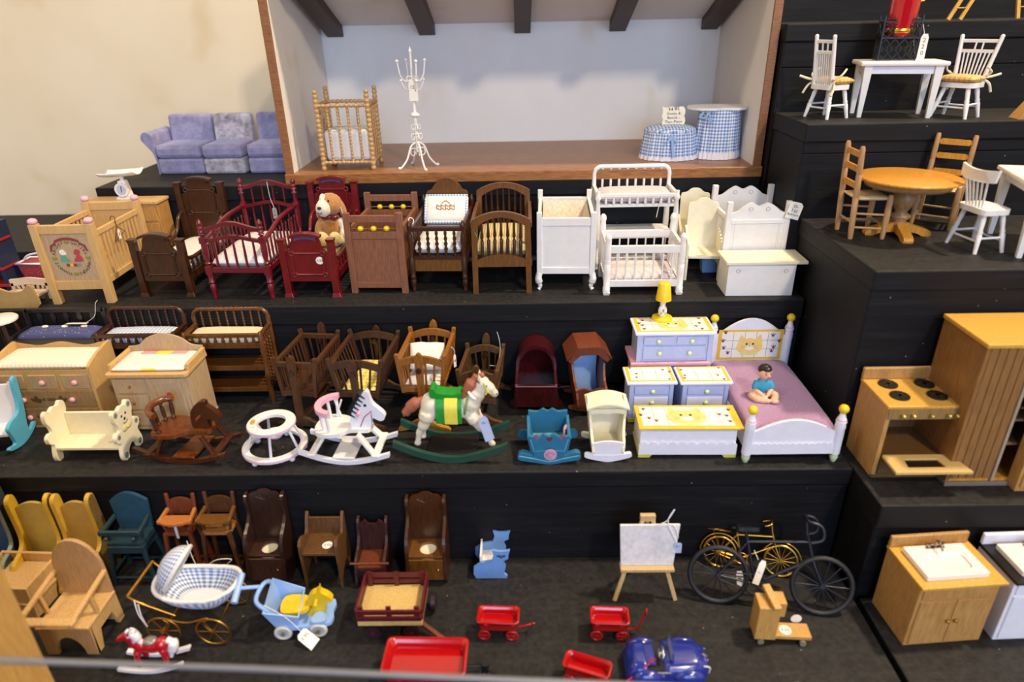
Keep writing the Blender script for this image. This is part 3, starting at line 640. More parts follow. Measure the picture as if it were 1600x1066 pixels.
def spindle_tray(t, w, d, zt, mat, sm, hb, n=9, bob=True):
    """changing-table top: low gallery at the front and sides, spindle back with rounded corners"""
    for s in (-1, 1):
        m = MB(); m.box(s*w/2-.22, s*w/2+.22, -d/2, d/2, zt+.95, zt+1.3); m.out('gallery_rail', mat, t, .05)
        m = MB(); m.turned((0, 0, zt-.1), (0, 0, zt+1), P_spin(.15), 8); reps('gallery_spindle', m, sm, t, [(s*w/2, y, 0) for y in seg(5, -d/2, d/2)])
    m = MB(); m.box(-w/2, w/2, -d/2-.2, -d/2+.2, zt+.9, zt+1.3); m.out('gallery_rail', mat, t, .05)
    m = MB(); m.turned((0, 0, zt-.1), (0, 0, zt+1), P_spin(.17), 8); reps('gallery_spindle', m, sm, t, [(x, -d/2, 0) for x in seg(n, -w/2, w/2)])
    m = MB(); R = .9; z1 = zt+hb
    pts = [(-w/2, d/2, zt), (-w/2, d/2, z1-R)]+[(-w/2+R-R*math.cos(a*math.pi/10), d/2, z1-R+R*math.sin(a*math.pi/10)) for a in range(1, 5)]+[(-w/2+R+(w-2*R)*i/24, d/2, z1) for i in range(25)]+[(w/2-R+R*math.sin(a*math.pi/10), d/2, z1-R+R*math.cos(a*math.pi/10)) for a in range(1, 5)]+[(w/2, d/2, z1-R), (w/2, d/2, zt)]
    m.tube(pts, [.28 if (i % 2 or not bob) else .2 for i in range(len(pts))], 8); m.out('back_rail', mat, t)
    m = MB(); m.turned((0, 0, zt), (0, 0, z1), P_bob(.15, 9) if bob else P_turn(.16), 8); reps('back_spindle', m, sm, t, [(x, d/2, 0) for x in seg(n-1, -w/2, w/2)])

def white_changer():
    zt = 8.1; y = Y2+13.2; a, b = ony(934, 330, y-2.6), ony(1056, 330, y-2.6); w = b.x-a.x; d = 5.2
    t = thing('changing_table', 'white spindle changing table standing behind the white crib', 'changing table', ((a.x+b.x)/2, y, Z2))
    spindle_tray(t, w, d, zt, WHITE, WHITE, 3.5, 9, False)
    for sx in (-1, 1):
        for sy in (-1, 1): m = MB(); m.turned((sx*w/2, sy*d/2, 0), (sx*w/2, sy*d/2, zt+1.6), P_turn(.36), 10); m.out('leg', WHITE, t)
    for z in (zt, 4.2, 1.4): m = MB(); m.box(-w/2, w/2, -d/2, d/2, z-.35, z); m.out('shelf', WHITE, t, .04)
    m = MB(); m.pillow(-w/2+.3, w/2-.3, -d/2+.25, d/2-.3, zt, zt+1.3, 8, .25); m.out('pad', cloth('pale_rose_print', 'DCD3D2', 'C2B2B4', 5), t)
    m = MB(); m.tube(spl([(w*.3, -d/2-.25, zt+1), (w*.27, -d/2-.3, zt-.3), (w*.25, -d/2-.25, zt-1.6)], 5), .045); m.out('string', STRING, t)
white_changer()

def white_crib():
    c, w, rz = spot((947, 460), (1060, 459), Z2, 6.0); d = 6.0; h = 7.1
    t = thing('crib', 'small white playpen crib with thin bars and pale mattress', 'crib', c, rz)
    for sx in (-1, 1):
        for sy in (-1, 1):
            x, y = sx*w/2, sy*d/2; m = MB(); hh = h+(.0 if sy < 0 else .6); m.hexa([(x-.3, y-.3, 0), (x+.3, y-.3, 0), (x+.3, y+.3, 0), (x-.3, y+.3, 0), (x-.4, y-.4, .3), (x+.4, y-.4, .3), (x+.4, y+.4, .3), (x-.4, y+.4, .3)])
            m.turned((x, y, .3), (x, y, hh), [(0, .42), (.09, .42), (.1, .36), (.3, .4), (.48, .4), (.5, .34), (.53, .42), (.56, .34), (.6, .4), (.8, .36), (.88, .3), (.92, .38), (.97, .34), (1, .15)], 10); m.out('post', WHITE, t)
    m0 = MB(); m0.cyl((0, 0, 1.7), (0, 0, 5.0), .1, n=8)
    for s in (-1, 1):
        m = MB(); m.box(-w/2+.3, w/2-.3, s*d/2-.2, s*d/2+.2, 4.9, 5.75); m.out('top_rail', WHITE, t, .05)
        m = MB(); m.box(-w/2+.3, w/2-.3, s*d/2-.2, s*d/2+.2, .95, 1.75); m.out('bottom_rail', WHITE, t, .05)
        reps('bar', m0, WHITE, t, [(x, s*d/2, 0) for x in seg(7, -w/2, w/2)])
        m = MB(); m.box(s*w/2-.2, s*w/2+.2, -d/2+.3, d/2-.3, 4.9, 5.75); m.out('side_rail', WHITE, t, .05)
        m = MB(); m.box(s*w/2-.2, s*w/2+.2, -d/2+.3, d/2-.3, .95, 1.75); m.out('side_rail', WHITE, t, .05)
        reps('bar', m0, WHITE, t, [(s*w/2, y, 0) for y in seg(6, -d/2, d/2)])
    m = MB(); m.pillow(-w/2+.3, w/2-.3, -d/2+.3, d/2-.3, 1.2, 2.3, 8, .2); m.out('mattress', MATS['pale_rose_print'], t)
white_crib()

def white_chair(FL, FR, label, h=9.0):
    d = 3.6; c, w, rz = spot(FL, FR, Z2, d)
    t = thing('nursery_chair', label, 'chair', c, rz, 'white scalloped nursery chairs'); CW = CREAM
    sc = [(-w/2, 2.9), (-w/2, h-1.2)]+spl2([(-w/2, h-1.2), (-w/2+.1, h-.65), (-w/2+.7, h-.5), (-.55, h-.1), (0, h), (.55, h-.1), (w/2-.7, h-.5), (w/2-.1, h-.65), (w/2, h-1.2)], 4, False)+[(w/2, 2.9)]
    m = MB(); m.prism(sc, d/2-.35, d/2, 'y'); m.v = [Vector((p.x, p.y+(p.z-3)*.08, p.z)) for p in m.v]; m.out('backrest', CW, t, .05)
    m = MB(); m.box(-w/2, w/2, -d/2-.2, d/2, 2.75, 3.1); m.out('seat', CW, t, .06)
    for s in (-1, 1):
        x = s*(w/2+.13)
        m = MB(); m.prism(spl2([(-d/2, 0), (-d/2+.5, 0), (-d/2+.75, 1.6), (0, 2.4), (d/2-.75, 1.6), (d/2-.45, 0), (d/2, 0), (d/2, 5.2), (d/2-.6, 5.7), (-d/2+.9, 5.0), (-d/2+.1, 4.6), (-d/2, 3.6)], 3), x-.13, x+.13, 'x'); m.out('side_panel', CW, t, .04)
    return t
ch = white_chair((1072, 438), (1120, 439), 'white scallop-backed nursery chair, the nearer of the two, by the toy chest')
c2, _, _ = spot((1063, 417), (1108, 417), Z2, 3.6); r = copy_tree(ch); r.location = (c2+Vector((-.1, 0, 0)))*SC
r['label'] = 'white scallop-backed nursery chair half hidden behind its nearer twin'
m = MB(); m.hexa([(-.9, -.6, 0), (.9, -.6, 0), (.9, .6, 0), (-.9, .6, 0), (-1.1, -.7, 2.2), (1.1, -.7, 2.2), (1.1, .7, 2.2), (-1.1, .7, 2.2)]); pb = onz(1113, 432, Z2)
tb = thing('pail', 'pale blue square pail under the white nursery chairs', 'pail', (pb.x, pb.y+1.9, Z2)); m.out('bucket', paint('pale_blue_paint', '7FA9DA', .5), tb, .05)
m = MB(); m.box(-1.2, 1.2, -.8, .8, 2.2, 2.45); m.out('rim', MATS['pale_blue_paint'], tb, .05)

def scallop_crib():
    a, b = ony(1143, 314, 74.4), ony(1236, 315, 74.4); h = (a.z+b.z)/2-Z2; w = b.x-a.x; d = 6.3
    t = thing('crib', 'white crib with wavy-topped ends and a big price tag, behind the toy chest', 'crib', ((a.x+b.x)/2-.1, 74.4+d/2, Z2))
    for sx in (-1, 1):
        for sy in (-1, 1): m = MB(); m.box(sx*w/2-.32, sx*w/2+.32, sy*d/2-.3, sy*d/2+.3, 0, h+(.45 if sy > 0 else 0)); m.out('post', WHITE, t, .06)
    for y, hh in ((-d/2, h), (d/2, h+.45)):
        q = w/2-.32
        top = spl2([(-q, hh-1.3), (-q+.6, hh-1.1), (-q+1.3, hh-.55), (-.9, hh-.15), (0, hh-.5), (.9, hh-.15), (q-1.3, hh-.55), (q-.6, hh-1.1), (q, hh-1.3)], 5, False)
        m = MB(); m.prism([(q, 1.5), (-q, 1.5)]+top, y-.15, y+.15, 'y'); pn = m.out('end_panel', WHITE, t, .04)
        if y < 0:
            m = MB(); m.box(-q, q, y-.3, y-.15, hh-2.5, hh-2.0); m.out('moulding', WHITE, t, .05)
            for s in (-1, 1): m = MB(); m.box(s*(q-.55)-.08, s*(q-.55)+.08, y-.22, y-.15, 1.6, hh-2.5); m.out('moulding', WHITE, t, .03)
        for s in (-1, 1):
            m = MB(); m.tube([(s*.95+.22*math.cos(k*.63), y-.16, hh-.85+.22*math.sin(k*.63)) for k in range(10)], .035, 5, True); m.out('flower_stamp', paint('grey_ink', 'A9A7A0', .7), pn)
    m0 = MB(); m0.box(-.08, .08, -.12, .12, 2.2, h-2.2)
    for s in (-1, 1):
        for z in (h-2.2, 1.7): m = MB(); m.box(s*w/2-.18, s*w/2+.18, -d/2+.3, d/2-.3, z, z+.5); m.out('side_rail', WHITE, t, .04)
        reps('slat', m0, WHITE, t, [(s*w/2, y, 0) for y in seg(9, -d/2+.2, d/2-.2)])
    m = MB(); m.box(-w/2+.2, w/2-.2, -d/2+.2, d/2-.2, 2.4, 2.7); m.out('base_board', WHITE, t)
    tag_on(t, (w/2+.45, -d/2-.5, h-1.0), (1.55, 1.9), ['55-', '3 pc', 'Bedroom'], TR(0, 0, 0) @ Matrix.Rotation(math.radians(-14), 4, 'Z'), string=[(w/2, -d/2-.35, h-.1), (w/2+.3, -d/2-.45, h-.05), (w/2+.35, -d/2-.5, h-.3)])
scallop_crib()

def toy_chest():
    d = 3.7; c, w, rz = spot((1133, 463), (1237, 462), Z2, d); h = 3.75
    t = thing('toy_chest', 'white toy chest with a wide overhanging lid in front of the wavy crib', 'chest', c, rz)
    m = MB(); m.box(-w/2, w/2, -d/2, d/2, 0, h); b = m.out('body', WHITE, t, .06)
    m = MB(); m.box(-w/2-.35, w/2+1.1, -d/2-.3, d/2+.2, h, h+.35); m.out('lid', CREAM, t, .06)
    for s in (-1, 1):
        m = MB(); m.tube([(s*2.6+.2*math.cos(k*.63), -d/2-.01, h-.8+.2*math.sin(k*.63)) for k in range(10)], .035, 5, True); m.out('flower_stamp', MATS['grey_ink'], b)
toy_chest()
# ------------------------------------------------------------------ first step: changing tables, cradles, painted cat furniture, rocking horses
class Pl:
    """upright plane at depth y: photo row/column -> local x,z of a thing standing at (cx, z0)"""
    def __init__(s, y, cx, z0): s.y, s.cx, s.z0 = y, cx, z0
    def __call__(s, px, py): p = ony(px, py, s.y); return (p.x-s.cx, p.z-s.z0)
    def many(s, pts): return [s(*p) for p in pts]
def fuse(o, voxel=.12, it=6):
    r = o.modifiers.new('fuse', 'REMESH'); r.mode = 'VOXEL'; r.voxel_size = voxel*SC; r.use_smooth_shade = True
    q = o.modifiers.new('soften', 'SMOOTH'); q.factor = .5; q.iterations = it; return o

def changer(x0, x1, row, brow, label, mat, sm, pad, kind, shelves=(4.6, 1.9)):
    y0 = 65.6; d = 3.0; a, b = ony(x0, row, y0), ony(x1, row, y0); w = b.x-a.x; zt = (a.z+b.z)/2-Z1-1.3; hb = ony((x0+x1)/2+20, brow, y0+d).z-Z1-zt
    t = thing('changing_table', label, 'changing table', ((a.x+b.x)/2, y0+d/2, Z1))
    if kind == 'spool':
        spindle_tray(t, w, d, zt, mat, sm, hb, 9)
        for sx in (-1, 1):
            for sy in (-1, 1): m = MB(); m.turned((sx*w/2, sy*d/2, 0), (sx*w/2, sy*d/2, zt+1.5), [(0, .15), (.05, .22), (.1, .3), (.35, .26), (.4, .34), (.45, .26), (.7, .26), (.75, .34), (.8, .26), (.97, .3), (1, .15)], 10); m.out('leg', mat, t)
            m = MB(); m.turned((0, 0, 1.9), (0, 0, zt), P_bob(.16, 12), 8); reps('side_spindle', m, sm, t, [(sx*w/2, y, 0) for y in seg(3, -d/2, d/2)])
        for z in (zt,)+shelves:
            m = MB(); m.box(-w/2, w/2, -d/2+.05, d/2, z-.3, z); m.out('shelf', mat, t, .04)
            m = MB(); m.box(-w/2, w/2, -d/2-.12, -d/2+.1, z-.45, z+.15); m.out('shelf_edge', mat, t, .05)
    else:
        for s in (-1, 1): m = MB(); m.box(s*w/2-.2, s*w/2+.2, -d/2-.3, d/2+.1, zt-.3, zt+1.3); m.out('tray_side', mat, t, .1)
        m = MB(); m.box(-w/2-.2, w/2+.2, -d/2-.45, -d/2-.05, zt-.4, zt+.95); m.out('tray_front', mat, t, .1)
        m = MB(); m.box(-w/2, w/2, -d/2-.2, d/2, zt-.3, zt); m.out('shelf', mat, t)
        m = MB(); m.box(-w/2, w/2, d/2-.2, d/2+.15, zt+hb-.55, zt+hb); m.box(-w/2-.2, -w/2+.4, d/2-.2, d/2+.15, zt, zt+hb); m.box(w/2-.4, w/2+.2, d/2-.2, d/2+.15, zt, zt+hb); m.out('back_frame', mat, t, .1)
        m = MB(); m.prism(spl2([(-.16, 0), (-.3, 1.0), (-.14, 1.6), (-.3, 2.2), (-.16, hb-.5), (.16, hb-.5), (.3, 2.2), (.14, 1.6), (.3, 1.0), (.16, 0)], 3), -.08, .08, 'y'); reps('back_splat', m, mat, t, [(x, d/2, zt) for x in seg(5, -w/2, w/2)])
        for sx in (-1, 1):
            for sy in (-1, 1): m = MB(); m.box(sx*w/2-.25, sx*w/2+.25, sy*d/2-.25, sy*d/2+.25, 0, zt-.3); m.out('leg', mat, t, .05)
        m = MB(); m.box(-w/2, w/2, -d/2, d/2, 2, 2.3); m.out('shelf', mat, t)
    m = MB(); m.pillow(-w/2+.3, w/2-.3, -d/2+.1, d/2-.3, zt-.05, zt+(1.5 if kind != 'spool' else 1.15), 10, .22, .03); p = m.out('pad', pad, t)
    return t, w, d, zt, p
BLKW = wood('blackened_wood', '16121A', '28222C', .35, coat=.3)
t, w, d, zt, p = changer(18, 146, 524, 481, 'black changing table with a buttoned navy dotted pad', BLKW, BLKW, dots('navy_sprig', '474D80', 'C9CCE2', 2.6, .16), 'box')
m = MB(); m.tube([(.3*math.cos(k*1.05), .2*math.sin(k*1.05), 0) for k in range(6)], .09, 5, True); reps('bow', m, PAPER, p, [(x, .3, zt+1.55) for x in (-1.9, .3, 2.5)])
tag_on(t, (1.6, .6, zt+1.75), (2.3, .7), [''], Matrix.Rotation(-.2, 4, 'X'), string=[(2.6, .6, zt+1.8), (3.6, .9, zt+2.5), (3.9, 1.2, zt+3.8), (4.2, 1.3, zt+4.2)])
changer(150, 270, 522, 481, 'brown spool changing table with a blue gingham pad', WALNUT, WALNUT, gingham('blue_check_pad', 'E4E6EC', '8FA6D4', .42), 'spool')
changer(286, 406, 522, 482.5, 'brown spool changing table with three shelves and a cream pad', wood('spool_brown', '5A3413', '80501F', .35, coat=.3), MATS['spool_brown'], cloth('cream_pad', 'E4D5B4', 'D2BF98'), 'spool')

def swing(label, foot, top, rear, row_t, row_b, xt, xb, mat, arched=True, mattress=None, nsl=4, footmat=None, pil=None):
    P = onz(*foot, Z1); H = ony(*top, P.y).z-Z1; R = onz(*rear, Z1+H); d = (R-P).xy.length if False else math.hypot(R.x-P.x, R.y-P.y); d = min(max(d, 6), 9.5); rz = -math.atan2(R.x-P.x, R.y-P.y)
    T_ = ony(*top, P.y); rz = -math.atan2(R.x-T_.x, R.y-T_.y)
    ctr = Vector((T_.x, P.y, Z1))+Vector((-math.sin(rz), math.cos(rz), 0))*d/2
    t = thing('swinging_cradle', label, 'cradle', ctr, rz); yb = P.y+.75; fm = footmat or mat
    zt = ony(xt[0], row_t, yb).z-Z1; zb = ony(xb[0], row_b, yb).z-Z1; wt = ony(xt[1], row_t, yb).x-ony(xt[0], row_t, yb).x; wb = ony(xb[1], row_b, yb).x-ony(xb[0], row_b, yb).x
    for s in (-1, 1):
        y = s*d/2
        m = MB(); m.prism(spl2([(-.34, .6), (-.34, H*.6), (-.42, H-1.2), (-.34, H-.35), (0, H), (.34, H-.35), (.42, H-1.2), (.34, H*.6), (.34, .6)], 3), y-.2, y+.2, 'y'); m.out('upright', mat, t, .05)
        m = MB(); m.prism(spl2([(-2.7, 0), (-2.6, .45), (-1.6, .75), (-.7, 1.3), (.7, 1.3), (1.6, .75), (2.6, .45), (2.7, 0), (1.4, .25), (0, .35), (-1.4, .25)], 4), y-.24, y+.24, 'y'); m.out('foot', fm, t, .05)
        m = MB(); m.cyl((0, y-s*-.5, zt-.55), (0, y-s*1.2, zt-.55), .28); m.out('pivot_peg', DARKW, t)
        ye = s*(d/2-.75)
        for q in (-1, 1): m = MB(); m.bar((q*wb/2, ye, zb-.2), (q*(wt/2+.1), ye, zt+.75), .42, .42, (0, 1, 0)); m.out('corner_post', mat, t, .05)
        if arched: m = MB(); m.prism(arch_rail(-wt/2, wt/2, zt-.75, .6, .75), ye-.16, ye+.16, 'y')
        else: m = MB(); m.box(-wt/2, wt/2, ye-.2, ye+.2, zt-.3, zt+.25)
        m.out('end_rail', mat, t, .04)
        m = MB(); m.box(-wb/2, wb/2, ye-.2, ye+.2, zb-.1, zb+.5); m.out('end_rail', mat, t, .04)
        for u in seg(nsl, -1, 1): m = MB(); m.cyl((u*wb/2, ye, zb+.3), (u*wt/2, ye, zt-.1), .12, n=8); m.out('end_spindle', mat, t)
        for u, rr in ((1, .42), (0, .36)):
            wq = wt if u else wb; zq = zt if u else zb+.15; m = MB(); m.bar((s*wq/2, -d/2+.75, zq), (s*wq/2, d/2-.75, zq), rr, rr+.05); m.out('side_rail', mat, t, .05)
        for yy in seg(8, -d/2+.8, d/2-.8): m = MB(); m.cyl((s*wb/2, yy, zb+.2), (s*wt/2, yy, zt), .11, n=6); m.out('side_spindle', mat, t)
    m = MB(); m.box(-wb/2, wb/2, -d/2+.8, d/2-.8, zb-.05, zb+.2); m.out('base_board', mat, t)
    m = MB(); m.box(-.25, .25, -d/2+.2, d/2-.2, .5, 1.0); m.out('stretcher', mat, t, .05)
    if mattress: m = MB(); m.pillow(-wb/2+.15, wb/2-.15, -d/2+1, d/2-1, zb+.2, zb+.9, 8, .2); m.out('mattress', mattress, t)
    if pil: m = MB(); m.pillow(-wt/2+.4, wt/2-.6, -1.9, 1.6, -.45, .6, 10, .4, .12); m.out('pillow', pil, t, 0, (.05, .3, zb+2.3, math.radians(25), math.radians(4), .2))
    return t, wt, zt, d
swing('dark brown empty swinging cradle nearest the spool changing tables', (464, 668), (452, 556), (500, 503), 570, 617, (428, 492), (441, 491), wood('brown_cradle', '4A2C1A', '6C452B', .4), arched=False, footmat=GREYW)
swing('brown swinging cradle with a yellow gingham mattress', (557, 672), (549, 564), (586, 509), 572, 619, (512, 594), (529, 587), wood('umber_cradle', '41281A', '5E3D28', .42), mattress=gingham('yellow_check', 'F0E3A0', 'D9B91E', .7), footmat=GREYW)
t, wt, zt, d = swing('honey-brown swinging cradle holding a crumpled white pillow', (661, 673), (653, 552), (676, 500), 565, 611, (620, 692), (630, 690), wood('honey_cradle', '7A4A18', 'A26828', .4), mattress=LINEN, footmat=HONEY, pil=LINEN)
tag_on(t, (wt/2+.5, .5, zt-1.9), (.35, 1.5), ['4'], Matrix.Rotation(.9, 4, 'Z') @ FRONT, string=[(wt/2, .4, zt), (wt/2+.5, .5, zt-.6), (wt/2+.5, .5, zt-1.2)])
t, wt, zt, d = swing('small brown swinging cradle with a paper tag, behind the carved horse', (746, 664), (743, 571), (759, 521), 588, 628, (718, 777), (722, 770), wood('dull_cradle', '54381F', '75522F', .45), nsl=4)
tag_on(t, (wt/2-.6, .9, zt-.9), (1.3, .9), ['5'], Matrix.Rotation(-.6, 4, 'X') @ Matrix.Rotation(.2, 4, 'Z'), string=[(wt/2-.3, .9, zt-.8), (wt/2, .8, zt+1), (wt/2-.05, .9, zt+2.2), (wt/2-.3, 1.0, zt+3.2)])

def hooded_mahogany():
    d = 6.2; c, w, rz = spot((811, 645), (865, 645), Z1, d); w2 = w*.62
    t = thing('hooded_cradle', 'dark mahogany cradle with an arched hood', 'cradle', c, rz, None); zr, zb = 3.6, .8
    for s in (-1, 1):
        m = MB(); m.hexa([(s*w2-.12, -d/2, zb), (s*w2+.12, -d/2, zb), (s*w2+.12, d/2, zb), (s*w2-.12, d/2, zb), (s*w/2*1.12-.12, -d/2-.3, zr), (s*w/2*1.12+.12, -d/2-.3, zr), (s*w/2*1.12+.12, d/2, zr), (s*w/2*1.12-.12, d/2, zr)]); m.out('side_board', MAHOG, t, .03)
        m = MB(); m.bar((s*w/2*1.12, -d/2-.35, zr), (s*w/2*1.12, d/2-2, zr+.1), .34, .2); m.out('rim', MAHOG, t, .06)
        y = s*(d/2-1.2); m = MB(); m.prism(spl2([(-w*.75, .55), (-w*.5, .3), (0, .0), (w*.5, .3), (w*.75, .55), (w*.7, .85), (w*.3, .8), (-w*.3, .8), (-w*.7, .85)], 4), y-.2, y+.2, 'y'); m.out('rocker', MAHOG, t, .04)
    m = MB(); m.hexa([(-w2, -d/2-.1, zb), (w2, -d/2-.1, zb), (w2, -d/2+.15, zb), (-w2, -d/2+.15, zb), (-w*.56, -d/2-.4, zr-.2), (w*.56, -d/2-.4, zr-.2), (w*.56, -d/2-.15, zr-.2), (-w*.56, -d/2-.15, zr-.2)]); m.out('foot_board', MAHOG, t, .03)
    m = MB(); m.box(-w*.6, w*.6, -d/2-.55, -d/2-.05, zr-.25, zr); m.out('foot_rim', MAHOG, t, .06)
    m = MB(); m.box(-w2, w2, -d/2, d/2, zb-.1, zb+.15); m.out('base_board', MAHOG, t)
    ht = ony(840, 523, c.y+d/2).z-Z1; q = w*.56; n = 14
    def hood(k, z1): return [(-q*k, zr)]+[(-q*k*math.cos(math.pi*i/n), zr+(z1-zr)*(.25+.75*math.sin(math.pi*i/n)) if 0 < i < n else zr+(z1-zr)*.25) for i in range(n+1)]+[(q*k, zr)]
    o, i_ = hood(1, ht), hood(.84, ht-.4)
    m = MB(); m.prism(o+i_[::-1], d/2-3.0, d/2+.1, 'y'); m.out('hood', MAHOG, t, .05)
    m = MB(); m.prism(hood(1.06, ht+.12)+hood(.9, ht-.25)[::-1], d/2-3.25, d/2-2.9, 'y'); m.out('hood_moulding', MAHOG, t, .06)
    m = MB(); m.prism([(-w2, zb)]+hood(.95, ht-.2)+[(w2, zb)], d/2-.1, d/2+.1, 'y'); m.out('head_board', MAHOG, t)
hooded_mahogany()

def roofed():
    d = 5.6; c, w, rz = spot((903, 650), (943, 648), Z1, d); w2 = w/2; zr, zb = 3.2, .7; q = w2*1.28
    t = thing('roofed_cradle', 'reddish wooden cradle with a gabled roof and pale blue lining', 'cradle', c, rz)
    for s in (-1, 1):
        m = MB(); m.prism(spl2([(-d/2, zb), (-d/2-.1, zr-.2), (-d/2+1.2, zr+.3), (-d/2+2.2, zr+1.2), (-d/2+2.8, 5.3), (d/2, 5.6), (d/2, zb)], 3), -.12, .12, 'x')
        m.v = [Vector((p.x+s*(w2+(p.z-zb)/(5)*(q-w2)), p.y, p.z)) for p in m.v]; m.out('side_board', REDW, t, .03)
        y = s*(d/2-.9); m = MB(); m.prism(spl2([(-w*.8, .5), (-w*.4, .15), (0, 0), (w*.4, .15), (w*.8, .5), (w*.75, .8), (0, .75), (-w*.75, .8)], 4), y-.2, y+.2, 'y'); m.out('rocker', REDW, t, .04)
    m = MB(); m.prism([(-w2, zb), (w2, zb)]+spl2([(w2*1.2, zr-.1), (w2*.6, zr+.15), (0, zr-.15), (-w2*.6, zr+.15), (-w2*1.2, zr-.1)], 4, False), -d/2-.12, -d/2+.12, 'y'); m.out('foot_board', REDW, t, .03)
    m = MB(); m.box(-w2, w2, -d/2, d/2, zb-.05, zb+.2); m.out('base_board', REDW, t)
    m = MB(); m.prism([(-w2, zb), (w2, zb), (q, 5.4), (-q, 5.4)], d/2-.1, d/2+.12, 'y'); m.out('head_board', REDW, t)
    LN = paint('pale_blue_cloth', '8FB2E2', .9, .04); n = 14
    m = MB(); m.grid(lambda u, v: Vector(((u-.5)*(w-.3)*(1+.1*v), -d/2+.4+(d-.9)*min(1, v*1.35), zb+.4+max(0, v-.62)*9.5)), 4, n); m.out('lining', LN, t)
    zt = ony(914, 537, c.y+.5).z-Z1; hw = (ony(950, 566, c.y-d/2+2).x-ony(879, 568, c.y-d/2+2).x)/2; rw = hw*.53; ze = zt-1.35
    for p0, p1 in ((-hw, -rw), (rw, hw), (-rw, rw)):
        za = ze if abs(p0) == hw else zt; zb_ = ze if abs(p1) == hw else zt
        m = MB(); m.prism([(p0, za), (p1, zb_), (p1, zb_+.18), (p0, za+.18)], -d/2+1.9, d/2+.2, 'y'); m.out('roof_board', REDW, t, .03)
    m = MB(); m.prism([(-hw+.15, ze), (-rw, zt), (rw, zt), (hw-.15, ze), (hw*.8, ze-.35), (rw*.7, zt-.75), (-rw*.7, zt-.75), (-hw*.8, ze-.35)], -d/2+1.95, -d/2+2.15, 'y'); m.out('roof_front', REDW, t)
roofed()

# ---- painted cat furniture
LILAC = paint('lilac_blue_paint', 'A9B6E0', .42, .05); LILW = paint('lilac_white_paint', 'DFE0EE', .42, .03); YELB = paint('yellow_border', 'E0B93A', .45, .04); CATY = paint('cat_yellow', 'E8C878', .6, .08); MINT = paint('mint_knob', 'C9DB9E', .4, .04); TILEW = paint('tile_white', 'EAE7E0', .45, .02); TILEL = paint('tile_line', '6F7C74', .6); PAW = paint('paw_plum', '5E2A44', .6); PINKT = paint('pink_top', 'DDA3B4', .45)
def cat_top(par, w, d, z, cat=True, f=None, nx=5, ny=2):
    """painted top: yellow border, white tiles, grid lines, paw prints, cat face; f maps (x, y, height) to local space"""
    f = f or (lambda x, y, h: Vector((x, y, z+h)))
    def flat(name, poly, h, mat): m = MB(); m.prism(poly, 0, h, 'z'); m.v = [f(*p) for p in m.v]; return m.out(name, mat, par)
    flat('border', [(-w/2, -d/2), (w/2, -d/2), (w/2, d/2), (-w/2, d/2)], .02, YELB)
    a, b = w/2-.11*w**.5*1.3, d/2-.11*d**.5*1.3
    flat('tile_field', [(-a, -b), (a, -b), (a, b), (-a, b)], .035, TILEW)
    for i in range(1, nx): x = -a+2*a*i/nx; flat('grid_line', [(x-.02, -b), (x+.02, -b), (x+.02, b), (x-.02, b)], .042, TILEL)
    for i in range(1, ny): y = -b+2*b*i/ny; flat('grid_line', [(-a, y-.02), (a, y-.02), (a, y+.02), (-a, y+.02)], .042, TILEL)
    rnd = random.Random(int(w*100)+int(z*10)); k = .12 if w > 6 else .09
    for s in (-1, 1):
        for q in range(4 if w > 6 else 3):
            x, y = s*rnd.uniform(a*.62, a*1.02), -b+2*b*(q+rnd.random())/(4 if w > 6 else 3)
            m = MB(); m.prism(circ(k*1.25, 8), .04, .05, 'z')
            for e in (-1, 0, 1): m.prism(circ(k*.62, 6, (e*k*1.5, k*(1.9-abs(e)*.5))), .04, .05, 'z')
            m.v = [f(p.x+x, p.y+y, p.z) for p in m.v]; m.out('paw_print', PAW, par)
    if cat:
        r = min(b*(.98 if ny < 3 else 1.15), a*.4); o = .05
        face = flat('cat_face', spl2([(-r*1.05, -r*.5), (-r*1.1, 0), (-r*.85, r*.95), (-r*.45, r*.6), (0, r*.68), (r*.45, r*.6), (r*.85, r*.95), (r*1.1, 0), (r*1.05, -r*.5), (r*.4, -r*.95), (-r*.4, -r*.95)], 4), o, CATY)
        for s in (-1, 1):
            m = MB(); m.prism(circ(r*.09, 8, (s*r*.28, r*.08)), o, o+.012, 'z'); m.v = [f(*p) for p in m.v]; m.out('eye', INK, face)
            for e in (-1, 1):
                m = MB(); m.prism([(s*r*.2, -r*.25), (s*r*.75, -r*.25+e*r*.12), (s*r*.75, -r*.22+e*r*.12)], o, o+.01, 'z'); m.v = [f(*p) for p in m.v]; m.out('whisker', TILEL, face)
        m = MB(); m.prism(spl2([(-r*.42, -r*.3), (0, -r*.08), (r*.42, -r*.3), (0, -r*.55)], 4), o, o+.008, 'z'); m.v = [f(*p) for p in m.v]; m.out('muzzle', TILEW, face)
        m = MB(); m.prism(circ(r*.08, 8, (0, -r*.14)), o, o+.014, 'z'); m.v = [f(*p) for p in m.v]; m.out('nose', PINK, face)
        m = MB(); m.prism(spl2([(-r*.7, -r*.75), (0, -r*.85), (r*.7, -r*.75), (r*.6, -r*1.0), (0, -r*.92), (-r*.6, -r*1.0)], 4), o, o+.01, 'z'); m.v = [f(*p) for p in m.v]; m.out('bow_tie', MINT, face)
def drawer(par, x0, x1, y, z0, z1, mat, knobs, km=MINT, kr=.24, proud=.16):
    m = MB(); m.box(x0, x1, y-proud, y+.1, z0, z1); dr = m.out('drawer', mat, par, .06)
    m = MB(); m.ell((0, -kr*.6, 0), (kr, kr*.8, kr), n=12); m.cyl((0, 0, 0), (0, -kr, 0), kr*.45)
    reps('knob', m, km, dr, [(x, y-proud, (z0+z1)/2) for x in knobs]); return dr
